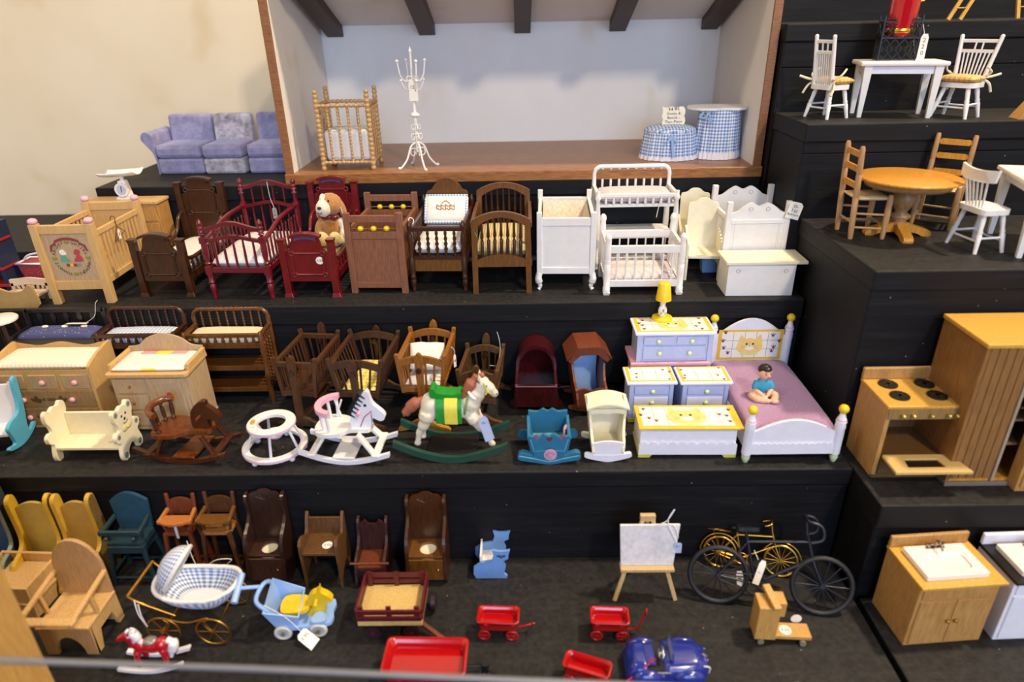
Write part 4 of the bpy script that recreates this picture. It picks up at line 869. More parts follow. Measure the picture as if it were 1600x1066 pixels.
# low pink-topped chest that lifts the dresser
yd = 64.4; A, B = ony(993, 521, yd), ony(1120, 519, yd); dw = B.x-A.x; dz = ony(993, 566, yd).z; dd = 4.0; cx = (A.x+B.x)/2
t = thing('low_chest', 'low blue chest with a pink top carrying the cat-painted dresser', 'chest', (cx-.2, yd+dd/2, Z1)); hh = dz-Z1
m = MB(); m.box(-dw/2+.3, dw/2-.3, -dd/2+.1, dd/2, 0, hh-.45); m.out('body', LILAC, t, .06)
m = MB(); m.box(-dw/2-.15, dw/2-.1, -dd/2-.25, dd/2+.15, hh-.45, hh); m.out('top', PINKT, t, .1)
for x0, x1 in ((-dw/2+.6, -.15), (.15, dw/2-.6)): drawer(t, x0, x1, -dd/2+.1, .6, hh-.8, LILAC, [(x0+x1)/2])
t = thing('dresser', 'lilac-blue dresser with a cat-painted top and mint knobs, under the yellow lamp', 'dresser', (cx, yd+dd/2, dz+.01)); H = A.z-dz
m = MB(); m.box(-dw/2+.35, dw/2-.35, -dd/2+.15, dd/2-.1, 0, H-.3); m.out('body', LILAC, t, .05)
for s in (-1, 1): m = MB(); m.box(s*(dw/2-.5)-.25, s*(dw/2-.5)+.25, -dd/2, -dd/2+.4, 0, H-.3); m.out('pilaster', LILAC, t, .05)
m = MB(); m.box(-dw/2, dw/2, -dd/2-.15, dd/2+.05, H-.3, H+.05); m.out('top', LILW, t, .12); cat_top(t, dw-.5, dd-.35, H+.05)
for x0, x1 in ((-dw/2+.95, -.2), (.2, dw/2-.95)): drawer(t, x0, x1, -dd/2+.15, H-1.45, H-.55, LILAC, [(x0+x1)/2])
drawer(t, -dw/2+.95, dw/2-.95, -dd/2+.15, .3, H-1.65, LILAC, [-1.6, 1.6])
lz = A.z+.06; lp = onz(1034, 499, lz)
t = thing('toy_lamp', 'toy lamp with a yellow shade and white painted stem on the dresser', 'lamp', (lp.x, lp.y, lz))
m = MB(); m.lathe([(1.12, 0), (1.15, .1), (1.1, .32), (.95, .38), (0, .38)], n=24); m.out('base', YELP, t)
LW = paint('lamp_white', 'E6E4DC', .4); m = MB(); m.lathe([(.3, .38), (.46, .7), (.48, 1.1), (.38, 1.5), (.24, 1.65), (.32, 2.0), (.3, 2.3), (.18, 2.5), (.16, 2.9)], n=14); st = m.out('stem', LW, t)
m = MB(); m.ell((0, -.46, 1.2), (.1, .04, .22)); m.ell((-.2, -.4, .9), (.08, .05, .16)); m.ell((.2, -.4, .9), (.08, .05, .16)); m.out('leaf_motif', paint('leaf_green', '5FA57E', .6), st)
m = MB(); m.cyl((-.14, .15, .38), (-.14, .15, 2.9), .17); m.out('rod', LILAC, t)
lh = ony(1034, 442, lp.y).z-lz; m = MB(); m.lathe([(.86, lh-1.95), (.62, lh-.05), (.55, lh), (0, lh)], n=24); m.out('shade', YELP, t)

def nightstand(FL, FR, label):
    d = 3.3; c, w, rz = spot(FL, FR, Z1, d); h = 4.95
    t = thing('nightstand', label, 'nightstand', c, 0, 'cat-painted nightstands')
    m = MB(); m.box(-w/2, w/2, -d/2+.1, d/2, .5, h-.35); m.out('body', LILAC, t, .05)
    for s in (-1, 1): m = MB(); m.box(s*(w/2-.2)-.22, s*(w/2-.2)+.22, -d/2, -d/2+.35, .4, h-.35); m.out('pilaster', LILAC, t, .05)
    for sx in (-1, 1):
        for sy in (-1, 1): m = MB(); m.hexa([(sx*(w/2-.4)-.35, sy*(d/2-.4)-.35, 0), (sx*(w/2-.4)+.35, sy*(d/2-.4)-.35, 0), (sx*(w/2-.4)+.35, sy*(d/2-.4)+.35, 0), (sx*(w/2-.4)-.35, sy*(d/2-.4)+.35, 0), (sx*(w/2-.4)-.45, sy*(d/2-.4)-.45, .5), (sx*(w/2-.4)+.45, sy*(d/2-.4)-.45, .5), (sx*(w/2-.4)+.45, sy*(d/2-.4)+.45, .5), (sx*(w/2-.4)-.45, sy*(d/2-.4)+.45, .5)]); m.out('foot', YELP, t)
    m = MB(); m.box(-w/2-.35, w/2+.35, -d/2-.2, d/2+.1, h-.35, h); m.out('top', LILW, t, .12); cat_top(t, w+.3, d-.05, h, False, None, 3, 2)
    for z0, z1, mt in ((h-1.55, h-.65, LILAC), (h-3.0, h-1.85, LILW), (.7, h-3.2, LILW)): drawer(t, -w/2+.5, w/2-.5, -d/2+.1, z0, z1, mt, [.1])
nightstand((980, 660), (1047, 660), 'lilac nightstand with tiled top, beside the roofed cradle')
nightstand((1061, 660), (1131, 660), 'lilac nightstand with tiled top, against the cat bed')

def cat_chest():
    d = 4.0; c, w, rz = spot((997, 715), (1149, 715), Z1, d); h = 3.4
    t = thing('blanket_chest', 'white blanket chest with a scalloped front and yellow cat-painted lid', 'chest', c, rz)
    m = MB(); m.box(-w/2+.1, w/2-.1, -d/2+.2, d/2, .4, h-.15); m.out('body', LILW, t, .05)
    n = 10; sc = [(-w/2, .35), (w/2, .35)]
    for i in range(n): x1 = w/2-w*i/n; sc += [(x1-w/n*k/4, 1.45+.3*math.sin(math.pi*k/4)) for k in range(4)]
    sc += [(-w/2, 1.45)]; m = MB(); m.prism(sc, -d/2-.02, -d/2+.2, 'y'); m.out('scalloped_apron', LILW, t, .03)
    for s in (-1, 1): m = MB(); m.prism([(s*w/2, 0), (s*(w/2-1.1), 0), (s*(w/2-1.4), .4), (s*w/2, .4)], -d/2, d/2, 'y'); m.out('foot', paint('yellow_green', 'C8C04A', .45), t, .04)
    m = MB(); m.box(-w/2-.12, w/2+.4, -d/2-.15, d/2+.1, h-.15, h+.08); m.out('lid', YELB, t, .05)
    cat_top(t, w+.2, d-.05, h+.08, nx=7, ny=2)
cat_chest()

def cat_bed():
    c, w, rz = spot((1163, 721), (1300, 720), Z1, 14.6); d = 14.6; rz = 0
    t = thing('cat_bed', 'white bed with a cat-painted headboard, yellow ball finials and mauve cover', 'bed', c, rz); hf, hh = 5.35, 8.2
    for y, h in ((-d/2, hf), (d/2, hh)):
        for s in (-1, 1):
            x = s*w/2
            m = MB(); m.turned((x, y, 0), (x, y, .95), [(0, .22), (.2, .3), (.6, .42), (.9, .34), (1, .34)], 10); m.out('foot', paint('pale_green', 'B9CFA6', .45), t)
            m = MB(); m.turned((x, y, .95), (x, y, h-.9), [(0, .46), (.8, .46), (.84, .5), (1, .42)], 12); m.turned((x, y, h-.9), (x, y, h+.1), [(0, .5), (.2, .46), (.6, .3), (1, .2)], 12); m.out('post', LILW, t)
            m = MB(); m.turned((x, y, h-.72), (x, y, h-.6), [(0, .47), (1, .44)], 12); m.out('pink_band', PINK, t)
            m = MB(); m.ell((x, y, h+.45), .46); m.out('finial', YELP, t)
        q = w/2-.35; zb = 1.0 if y < 0 else 2.4; zs, za = (3.2, 4.7) if y < 0 else (6.3, 8.6)
        m = MB(); m.prism([(q, zb), (-q, zb), (-q, zs)]+[(-q+2*q*i/16, zs+.2+(za-zs-.2)*math.sin(math.pi*i/16)) for i in range(17)]+[(q, zs)], y-.16, y+.16, 'y'); pn = m.out('footboard' if y < 0 else 'headboard', LILW, t, .05)
        if y < 0:
            n = 13; sc = [(-q, zb+.02), (q, zb+.02)]
            for i in range(n): x1 = q-2*q*i/n; sc += [(x1-2*q/n*k/4, 2.1+.18*math.sin(math.pi*k/4)) for k in range(4)]
            sc += [(-q, 2.1)]; m = MB(); m.prism(sc, y-.3, y-.16, 'y'); m.out('scalloped_trim', LILW, t, .03)
        else:
            cat_top(pn, 2*q-.5, 3.7, 0, True, lambda x, yy, h_: Vector((x, y-.17-h_, yy+5.45)), 5, 3)
    for s in (-1, 1): m = MB(); m.box(s*(w/2-.1)-.15, s*(w/2-.1)+.15, -d/2+.4, d/2-.4, 1.0, 2.6); m.out('side_rail', LILW, t, .05)
    MV = cloth('mauve_cover', 'A987A8', '94719A', 6); m = MB(); m.pillow(-w/2+.05, w/2-.05, -d/2+.25, d/2-.25, 1.4, 3.9, 12, .12); m.out('cover', MV, t)
    # little boy doll
    zm = Z1+3.86; p = onz(1192, 624, zm)
    t = thing('baby_doll', 'seated dark-haired baby doll in a blue shirt on the mauve bed cover', 'doll', (p.x, p.y+.7, zm))
    SK = paint('doll_skin', 'D8A98C', .45, .05)
    m = MB(); m.ell((0, 0, 1.0), (.72, .6, 1.05)); m.ell((0, .05, .45), (.85, .72, .5)); m.ell((.05, -.1, 2.75), (.66, .66, .74)); m.cyl((0, 0, 1.8), (0, 0, 2.3), .3)
    m.ell((.3, -.74, 2.62), (.1, .12, .12)); m.ell((-.6, .0, 2.7), (.12, .16, .2)); m.ell((.7, -.0, 2.7), (.12, .16, .2))
    m.tube(spl([(-.55, -.1, .4), (-1.1, -.6, .38), (-.7, -1.25, .3), (-.05, -1.45, .26)], 5), [.44]*6+[.36]*5+[.28]*5, 10); m.tube(spl([(.55, -.1, .4), (1.15, -.7, .4), (.8, -1.4, .3), (.55, -1.6, .3)], 5), [.44]*6+[.36]*5+[.28]*5, 10)
    m.ell((.15, -1.55, .3), (.36, .24, .24)); m.ell((.85, -1.7, .32), (.4, .26, .24))
    for s in (-1, 1): m.tube(spl([(s*.62, -.1, 1.7), (s*.85, -.4, 1.1), (s*.35, -.95, .75)], 5), [.27]*5+[.22]*6, 8); m.ell((s*.28, -1.05, .68), (.2, .22, .18))
    for k in range(4): m.tube([(.05+k*.11-.2, -1.15, .7), (.05+k*.11-.2, -1.35, .58)], .055, 6)
    m.tube([(.3, -1.0, .8), (.12, -1.2, .85)], .06, 6)
    b = fuse(m.out('body', SK, t), .06, 3)
    m = MB(); m.ell((0, .02, 1.12), (.82, .69, .95)); 
    for s in (-1, 1): m.tube(spl([(s*.55, -.02, 1.7), (s*.8, -.25, 1.35), (s*.82, -.42, 1.05)], 4), .34, 10)
    fuse(m.out('shirt', paint('doll_blue_shirt', '2F8FB4', .6), t), .07, 2)
    m = MB(); m.ell((0, .08, .42), (.92, .78, .42)); m.out('nappy', PAPER, t)
    m = MB(); m.ell((.03, .06, 2.98), (.7, .68, .62)); m.ell((.1, -.45, 3.25), (.45, .3, .26)); fuse(m.out('hair', paint('doll_hair', '15110F', .4), t), .06, 2)
    m = MB(); m.ell((-.08, -.72, 2.82), (.07, .05, .06)); m.ell((.42, -.66, 2.82), (.07, .05, .06)); m.tube([(-.2, -.68, 3.0), (.0, -.74, 3.02)], .03, 5); m.tube([(.36, -.7, 3.02), (.55, -.62, 2.98)], .03, 5); m.out('eyes', INK, t)
    m = MB(); m.ell((.2, -.74, 2.42), (.12, .05, .04)); m.out('mouth', paint('doll_lip', 'B0524C', .5), t)
cat_bed()

# ---- front row of the first step
def dresser_natural():
    d = 4.5; c, w, rz = spot((20, 668), (165, 668), Z1, d); rz = 0; h = 6.95; x0, x1 = -w/2, w/2
    t = thing('changing_dresser', 'natural wood changing dresser with pink knobs and chick stencils', 'dresser', c, rz)
    m = MB(); m.box(x0, x1, -d/2+.15, d/2, .25, h); m.out('body', PINE, t, .04)
    m = MB(); m.box(x0-.05, x1+.05, -d/2, d/2, 0, .3); m.out('plinth', PINEP, t, .04)
    for s in (-1, 1):
        x = s*(w/2+.02); m = MB(); m.prism([(-d/2, 0), (d/2+.1, 0)]+spl2([(d/2+.1, h+1.35), (d/2-.8, h+1.3), (-.4, h+1.0), (-d/2+1, h+.75), (-d/2, h+.4)], 4, False), x-.18, x+.18, 'x'); m.out('side_panel', PINE, t, .05)
    m = MB(); m.prism([(x0, h), (x1, h)]+spl2([(x1, h+1.3), (x1-1.8, h+.95), (2.2, h+.9), (0, h+1.3), (-2.2, h+.9), (x0+1.8, h+.95), (x0, h+1.3)], 5, False), d/2-.15, d/2+.1, 'y'); m.out('back_board', PINE, t, .05)
    m = MB(); m.pillow(x0+.2, x1-.2, -d/2+.1, d/2-.2, h-.05, h+.8, 10, .2); m.out('pad', gingham('ivory_stripe', 'EFEAE0', 'E2DACA', .45, axes=(0, 0)), t)
    ww = w/3
    for i in range(3): drawer(t, x0+ww*i+.25, x0+ww*(i+1)-.25, -d/2+.15, 4.75, 6.4, PINEP, [x0+ww*(i+.5)], PINK, .3)
    ST = paint('stencil_brown', '5E4A22', .7)
    for z0, z1 in ((2.55, 4.5), (.4, 2.35)):
        dr = drawer(t, x0+.25, x1-.25, -d/2+.15, z0, z1, wood('dresser_brown', '94754E', 'B5956C', .5), [-2.6, 2.6], PINK, .3); zc = (z0+z1)/2
        for s in (-1, 1): m = MB(); m.prism(spl2([(s*1.5, zc-.3), (s*1.0, zc-.45), (s*.75, zc), (s*1.05, zc+.1), (s*1.2, zc+.4), (s*1.5, zc+.35), (s*1.55, zc+.1), (s*1.95, zc+.15), (s*1.8, zc-.25)], 3), -d/2-.03, -d/2+.0, 'y'); m.out('chick_stencil', ST, dr)
        for k in range(9):
            if k != 2: m = MB(); m.box(-.66+k*.16, -.56+k*.16, -d/2-.03, -d/2, zc-.2, zc+.16); m.out('stencil_mark', ST, dr)
dresser_natural()

def washstand():
    d = 4.6; c, w, rz = spot((197, 674), (313, 673), Z1, d); rz = .0; h = 7.0
    t = thing('changing_cabinet', 'natural wood cabinet with three drawers, a door and a patchwork pad', 'cabinet', c, rz); x0, x1 = -w/2, w/2
    m = MB(); m.box(x0, x1, -d/2+.15, d/2, .3, h-.3); m.out('body', PINEP, t, .04)
    m = MB(); m.prism([(x0-.1, 0), (x0+1.2, 0), (x0+1.6, .25), (x1-1.6, .25), (x1-1.2, 0), (x1+.1, 0), (x1+.1, .45), (x0-.1, .45)], -d/2, -d/2+.3, 'y'); m.box(x0-.1, x1+.1, -d/2+.3, d/2, 0, .3); m.out('plinth', PINEP, t, .04)
    m = MB(); m.prism([(x0-.25, -d/2-.1), (x0, -d/2-.35), (x1, -d/2-.35), (x1+.25, -d/2-.1), (x1+.25, d/2), (x0-.25, d/2)], h-.3, h, 'z'); m.out('top', PINE, t, .08)
    for s in (-1, 1): m = MB(); m.box(s*w/2-.2, s*w/2+.2, -d/2+.5, d/2, h, h+.75); m.out('tray_side', PINE, t, .1)
    m = MB(); m.prism([(x0, h), (x1, h), (x1, h+.9)]+spl2([(x1, h+.9), (x1-1.2, h+1.1), (x1-2.2, h+1.9), (0, h+2.4), (x0+2.2, h+1.9), (x0+1.2, h+1.1), (x0, h+.9)], 5, False), d/2-.2, d/2+.05, 'y'); m.out('back_board', PINEP, t, .05)
    def quilt():
        m_, nt, b = _new('patchwork'); vo = nt.nodes.new('ShaderNodeTexVoronoi'); vo.distance = 'CHEBYCHEV'; vo.inputs['Scale'].default_value = .62; vo.inputs['Randomness'].default_value = .2; nt.links.new(_coord(nt, (100, 100, 100)), vo.inputs['Vector'])
        sp = nt.nodes.new('ShaderNodeSeparateColor'); nt.links.new(vo.outputs['Color'], sp.inputs[0]); cr = _ramp(nt, sp.outputs[0], [(0, rgb('E6E2DC')), (.45, rgb('E9D35A')), (.55, rgb('E6DCD8')), (.7, rgb('D99AA0')), (.8, rgb('E3E1E0')), (.95, rgb('8FB08C'))])
        for e in nt.nodes: 
            if e.type == 'VALTORGB': e.color_ramp.interpolation = 'CONSTANT'
        nt.links.new(cr, b.inputs['Base Color']); b.inputs['Roughness'].default_value = .9; return m_
    m = MB(); m.pillow(x0+.25, x1-.25, -d/2+.25, d/2-.25, h-.02, h+.55, 10, .2); m.out('pad', quilt(), t)
    xm = x0+w*.46
    for i in range(3): drawer(t, x0+.35, xm-.2, -d/2+.15, .7+i*1.95, 2.4+i*1.95, PINEP, [(x0+xm)/2], BRASS, .15)
    m = MB(); m.box(xm+.1, x1-.35, -d/2+.02, -d/2+.2, .7, 6.3); dr = m.out('door', PINEP, t, .04)
    m = MB(); m.plate([(xm+.5, 1.1), (x1-.75, 1.1), (x1-.75, 5.9), (xm+.5, 5.9)], [(xm+.75, 1.35), (x1-1.0, 1.35), (x1-1.0, 5.65), (xm+.75, 5.65)], -d/2-.06, -d/2+.05, 'y'); m.out('door_moulding', PINEP, dr, .03)
    m = MB(); m.ell((xm+.3, -d/2-.1, 3.7), .16); m.out('knob', BRASS, dr)
    xc = (xm+x1)/2-.1
    for (dx, dz, cl) in ((0, .35, 'C0483A'), (-.35, 0, '3E7C8C'), (.35, 0, 'D8903A'), (.02, -.25, '4E9A66')):
        m = MB(); m.prism(circ(.3, 6, (xc+dx, 4.1+dz)), -d/2-.02, -d/2+.03, 'y'); m.out('flower_decal', paint('decal_'+cl, cl, .6), dr)
    m = MB(); m.box(xc-.03, xc+.03, -d/2-.02, -d/2+.03, 2.9, 3.8); m.out('stem_decal', paint('decal_stem', '3F6B3A', .6), dr)
washstand()

def bear_bench():
    d = 3.4; c, w, rz = spot((90, 722), (194, 721), Z1, d)
    t = thing('bear_bench', 'cream bench with teddy-shaped ends', 'bench', c, rz)
    out = spl2([(-1.55, .0), (-1.0, .0), (-.75, .7), (0, 1.15), (.75, .7), (1.0, 0), (1.5, 0), (1.8, .55), (1.65, 1.3), (1.5, 1.9), (2.0, 2.3), (2.05, 2.9), (1.6, 3.2), (1.15, 3.15), (1.3, 3.9), (1.55, 4.4), (1.5, 5.2), (1.05, 5.45), (.65, 5.15), (0, 5.35), (-.65, 5.15), (-1.05, 5.45), (-1.5, 5.2), (-1.55, 4.4), (-1.3, 3.9), (-1.15, 3.15), (-1.6, 3.2), (-2.05, 2.9), (-2.0, 2.3), (-1.5, 1.9), (-1.65, 1.3), (-1.8, .55)], 4)
    GI = paint('grey_blue_ink', '6E7C86', .6); INKB = INK
    for s in (-1, 1):
        x = s*w/2; m = MB(); m.prism(out, x-.2, x+.2, 'x'); sd = m.out('bear_end', CREAM, t, .06)
        for f in ((x+.21,) if s > 0 else (x-.21,)):
            for yy, zz, r, mt in ((-.35, 4.4, .13, INKB), (.35, 4.4, .13, INKB), (0, 3.95, .16, INKB), (-1.15, 4.95, .28, GI), (1.15, 4.95, .28, GI), (-1.3, .5, .32, GI), (1.3, .5, .32, GI), (-1.6, 2.7, .25, GI), (1.6, 2.7, .25, GI)):
                m = MB(); m.prism(circ(r, 12, (yy, zz)), f-.01*s, f+.01*s, 'x'); m.out('painted_mark', mt, sd)
            m = MB(); m.tube([(f, .35*math.cos(a), 3.7-.2*math.sin(a)) for a in [math.pi*i/8 for i in range(9)]], .04, 5); m.out('smile', INKB, sd)
            m = MB(); m.ell((f+.05*s, -.4, 3.05), (.08, .4, .28)); m.ell((f+.05*s, .4, 3.05), (.08, .4, .28)); m.ell((f+.08*s, 0, 3.05), .15); m.out('ribbon_bow', cloth('straw_ribbon', 'D8CC96', 'C2B47A'), sd)
    m = MB(); m.box(-w/2+.2, w/2-.2, -d/2+.15, d/2-.3, 1.25, 1.55); m.out('seat', CREAM, t, .05)
    m = MB(); m.box(-w/2+.2, w/2-.2, d/2-.75, d/2-.45, 1.5, 4.1); m.out('backrest', CREAM, t, .05)
    text('12.50', .45, paint('pencil', '9A968C', .8), t, TR(w/2-1.3, -.6, 1.56, Matrix.Identity(4)))
bear_bench()

def runner_pts(x0, x1, zl, zr, zm, t, n=12):
    """outline of a rocker: curved bottom from (x0,zl) through 0 to (x1,zr)"""
    bot = spl2([(x0, zl), (x0*.5+x1*.0, zl*.3), ((x0+x1)/2, 0), (x1*.5, zr*.3), (x1, zr)], 5, False)
    return bot+[(x, z+t) for x, z in bot[::-1]]

def brown_rocker():
    y0 = onz(280, 724, Z1).y; cx = ony(285, 720, y0).x; F = Pl(y0, cx, Z1); t = thing('rocking_horse_chair', 'brown wooden horse-head rocking chair in front of the washstand cabinet', 'rocking horse', (cx, y0, Z1), math.radians(-4)); D = 3.6
    WD = wood('chestnut', '3E1E0E', '5E2F18', .28, coat=.5); WL = wood('chestnut_light', '6A3212', '8A4A20', .25, coat=.5)
    for y in (0, D):
        m = MB(); m.prism(runner_pts(-4.7, 4.6, 1.35, .95, 0, .45), y-.22, y+.22, 'y'); m.out('rocker', WD, t, .06)
        for xa, xb in ((-2.6, -1.6), (3.4, 2.2)): m = MB(); m.bar((xa, y+(.25 if y == 0 else -.25), .75), (xb, y+(.5 if y == 0 else -.5), 2.9), .5, .3, (1, 0, 0)); m.out('leg', WD, t, .05)
    for xa in (-3.3, 3.4): m = MB(); m.box(xa-.35, xa+.35, -.35, D+.35, .85 if abs(xa) > 1 else .5, 1.15); m.out('cross_slat', WD, t, .05)
    m = MB(); m.hexa([(-.9, -.1, .6), (1.3, -.1, .6), (1.6, D+.1, .6), (-.5, D+.1, .6), (-.9, -.1, .85), (1.3, -.1, .85), (1.6, D+.1, .85), (-.5, D+.1, .85)]); m.out('foot_rest', WL, t, .05)
    m = MB(); m.prism(spl2([(-2.7, .3), (-1.8, -.1), (-.3, .1), (.8, .9), (2.6, 1.0), (2.9, 1.8), (2.6, 2.6), (.8, 2.7), (-.3, 3.5), (-1.8, 3.7), (-2.7, 3.3), (-3.0, 1.8)], 4), 2.8, 3.2, 'z'); m.out('seat', WL, t, .08)
    head = spl2([(1.1, 3.1), (1.0, 4.4), (1.3, 5.3), (2.1, 6.1), (2.75, 6.2), (2.85, 5.75), (3.5, 5.2), (4.0, 4.4), (3.6, 4.05), (3.0, 4.2), (2.6, 4.1), (2.6, 3.1)], 4)
    m = MB(); m.prism(head, 1.5, 2.1, 'y'); hd = m.out('horse_head', WD, t, .08)
    m = MB(); m.cyl((2.0, .8, 4.6), (2.0, 2.8, 4.6), .15); m.out('handle_bar', WL, hd)
    m = MB(); m.tube([(-1.6-1.35*math.sin(a), 1.8-1.7*math.cos(a), 5.3+.15*math.sin(a)) for a in [math.pi*(.02+.96*i/14) for i in range(15)]], .34, 8); m.out('back_rail', WL, t)
    for a in (.1, .3, .5, .7, .9): an = math.pi*a; m = MB(); m.turned((-1.55-1.1*math.sin(an), 1.8-1.45*math.cos(an), 3.15), (-1.6-1.35*math.sin(an), 1.8-1.7*math.cos(an), 5.2), P_turn(.22), 8); m.out('spindle', WD, t)
brown_rocker()

def walker():
    P = onz(430, 694, Z1+.85); R = (onz(478, 692, Z1+.85)-onz(381, 692, Z1+.85)).x/2
    t = thing('baby_walker', 'white and pink ring baby walker on ball feet', 'baby walker', (P.x, P.y, Z1))
    PK = paint('pale_pink', 'D9BAD0', .45)
    m = MB(); m.plate(circ(R, 36), circ(R*.78, 36), .55, .95, 'z'); m.out('lower_ring', WHITE, t, .06)
    m = MB(); m.plate(circ(R*1.008, 36), circ(R*.99, 36), .6, .86, 'z'); m.out('ring_band', PK, t)
    T_ = onz(423, 656, Z1+4.2); dx, dy = T_.x-P.x, T_.y-P.y; r2 = R*.72; z2 = 4.0
    m = MB(); m.plate(circ(r2, 32, (dx, dy)), circ(r2*.6, 32, (dx, dy)), z2-.4, z2, 'z'); m.out('upper_ring', WHITE, t, .06)
    m = MB(); m.plate(circ(r2*1.012, 32, (dx, dy)), circ(r2*.99, 32, (dx, dy)), z2-.34, z2-.08, 'z'); m.out('ring_band', PK, t)
    for a in (-.35, .3, 2.1, 3.75, 4.9):
        m = MB(); m.cyl((R*.89*math.cos(a), R*.89*math.sin(a), .9), (dx+r2*.8*math.cos(a), dy+r2*.8*math.sin(a), z2-.35), .13); m.out('strut', LILW, t)
    for a in (.15, 1.5, 2.6, 4.25, 5.6): m = MB(); m.ell((R*.88*math.cos(a), R*.88*math.sin(a), .3), .3); m.out('ball_foot', LILW, t)
    m = MB(); m.tube(spl([(dx-r2*.6, dy-.2, z2-.3), (dx-.6, dy-.3, z2-1.5), (dx+.6, dy-.3, z2-1.6), (dx+r2*.65, dy-.2, z2-.3)], 6), .16, 6); m.v = [Vector((p.x, p.y*3-2*(dy-.3) if False else p.y, p.z)) for p in m.v]; m.out('sling_seat', PK, t)
    m = MB(); m.ell((dx-r2*.78, dy-.1, z2), (.25, .5, .06), (0, 0, .2)); m.out('bead_decal', paint('bead_orange', 'D08A3A', .5), t)
    text('12.50', .35, paint('pencil', '9A968C', .8), t, TR(dx-r2*.7, dy-r2*.45, z2+.01, Matrix.Identity(4)))
walker()

def zebra_rocker():
    y0 = onz(540, 725, Z1).y; cx = ony(540, 725, y0).x; F = Pl(y0, cx, Z1); t = thing('rocking_chair_horse', 'white zebra-maned rocking horse chair with a pink back ring', 'rocking horse', (cx, y0, Z1), math.radians(-3)); D = 3.6
    for y in (0, D):
        m = MB(); m.prism(runner_pts(-4.5, 4.5, 1.15, 1.0, 0, .45), y-.2, y+.2, 'y'); m.out('rocker', LILW, t, .06)
        for xa, xb in ((-3.1, -1.7), (3.0, 1.4)): m = MB(); m.bar((xa, y+(.2 if y == 0 else -.2), .9), (xb, y+(.6 if y == 0 else -.6), 3.1), .75, .3, (1, 0, 0)); m.out('leg', WHITE, t, .05)
    for x in (-3.2, 3.1): m = MB(); m.box(x-.35, x+.35, -.3, D+.3, .9, 1.2); m.out('cross_slat', WHITE, t, .05)
    m = MB(); m.box(-1.2, 1.0, -.1, D+.1, .55, .8); m.out('foot_rest', WHITE, t, .05)
    m = MB(); m.prism(spl2([(-2.6, .3), (-1.5, -.1), (-.2, .2), (.6, .9), (2.3, 1.0), (2.6, 1.8), (2.3, 2.6), (.6, 2.7), (-.2, 3.4), (-1.5, 3.7), (-2.6, 3.3), (-3.0, 1.8)], 4), 3.0, 3.4, 'z'); m.out('seat', WHITE, t, .08)
    head = [(.6, 3.3), (.75, 4.8), (1.3, 5.9), (2.0, 7.0), (2.55, 7.3), (2.9, 6.0), (3.9, 4.9), (3.95, 4.3), (3.5, 4.05), (2.7, 4.35), (2.4, 3.3)]
    m = MB(); m.prism(spl2(head, 4), 1.5, 2.1, 'y'); hd = m.out('horse_head', LILW, t, .06)
    for i in range(6):
        u = i/5; x, z = .72+1.25*u, 4.7+2.1*u; m = MB(); m.prism([(x-.1, z), (x+.35, z-.25), (x-.3, z+.45)], 1.35, 2.25, 'y'); m.out('mane_tooth', INK, hd)
    m = MB(); m.ell((2.2, 1.48, 5.8), (.16, .05, .16)); m.out('eye', INK, hd)
    m = MB(); m.tube([(1.5, 1.47, 3.4), (2.0, 1.46, 4.5), (2.75, 1.46, 5.2), (2.7, 1.46, 4.4)], .05, 5); m.out('bridle', paint('red_line', 'A83A4A', .6), hd)
    m = MB(); m.cyl((1.6, .8, 5.1), (1.6, 2.8, 5.1), .17); m.out('handle_bar', PINK, hd)
    m = MB(); a_ = [math.pi*(.0+i/16) for i in range(17)]; m.plate([(-1.2-1.75*math.sin(a), 1.8-2.0*math.cos(a)) for a in a_]+[(-1.2, 1.8)], [(-1.2-1.2*math.sin(a), 1.8-1.45*math.cos(a)) for a in a_]+[(-1.2, 1.8)], 5.4, 5.85, 'z')
    m = MB(); n = 16
    o_ = [(-1.0-1.75*math.sin(a), 1.8-2.0*math.cos(a)) for a in a_]; i_ = [(-1.0-1.15*math.sin(a), 1.8-1.4*math.cos(a)) for a in a_]
    m.prism(o_+i_[::-1], 5.4, 5.85, 'z'); m.out('back_ring', PINK, t, .05)
    for a in (.06, .25, .75, .94): an = math.pi*a; m = MB(); m.cyl((-1.0-1.2*math.sin(an), 1.8-1.5*math.cos(an), 3.35), (-1.0-1.45*math.sin(an), 1.8-1.7*math.cos(an), 5.45), .16); m.out('spindle', LILW, t)
    m = MB(); m.tube([(-1.4, 3.3, 5.3), (-.9, 3.2, 3.5)], .1); m.tube([(-.7, 3.3, 5.3), (-1.4, 3.2, 3.5)], .1); m.out('strap', WHITE, t)
zebra_rocker()

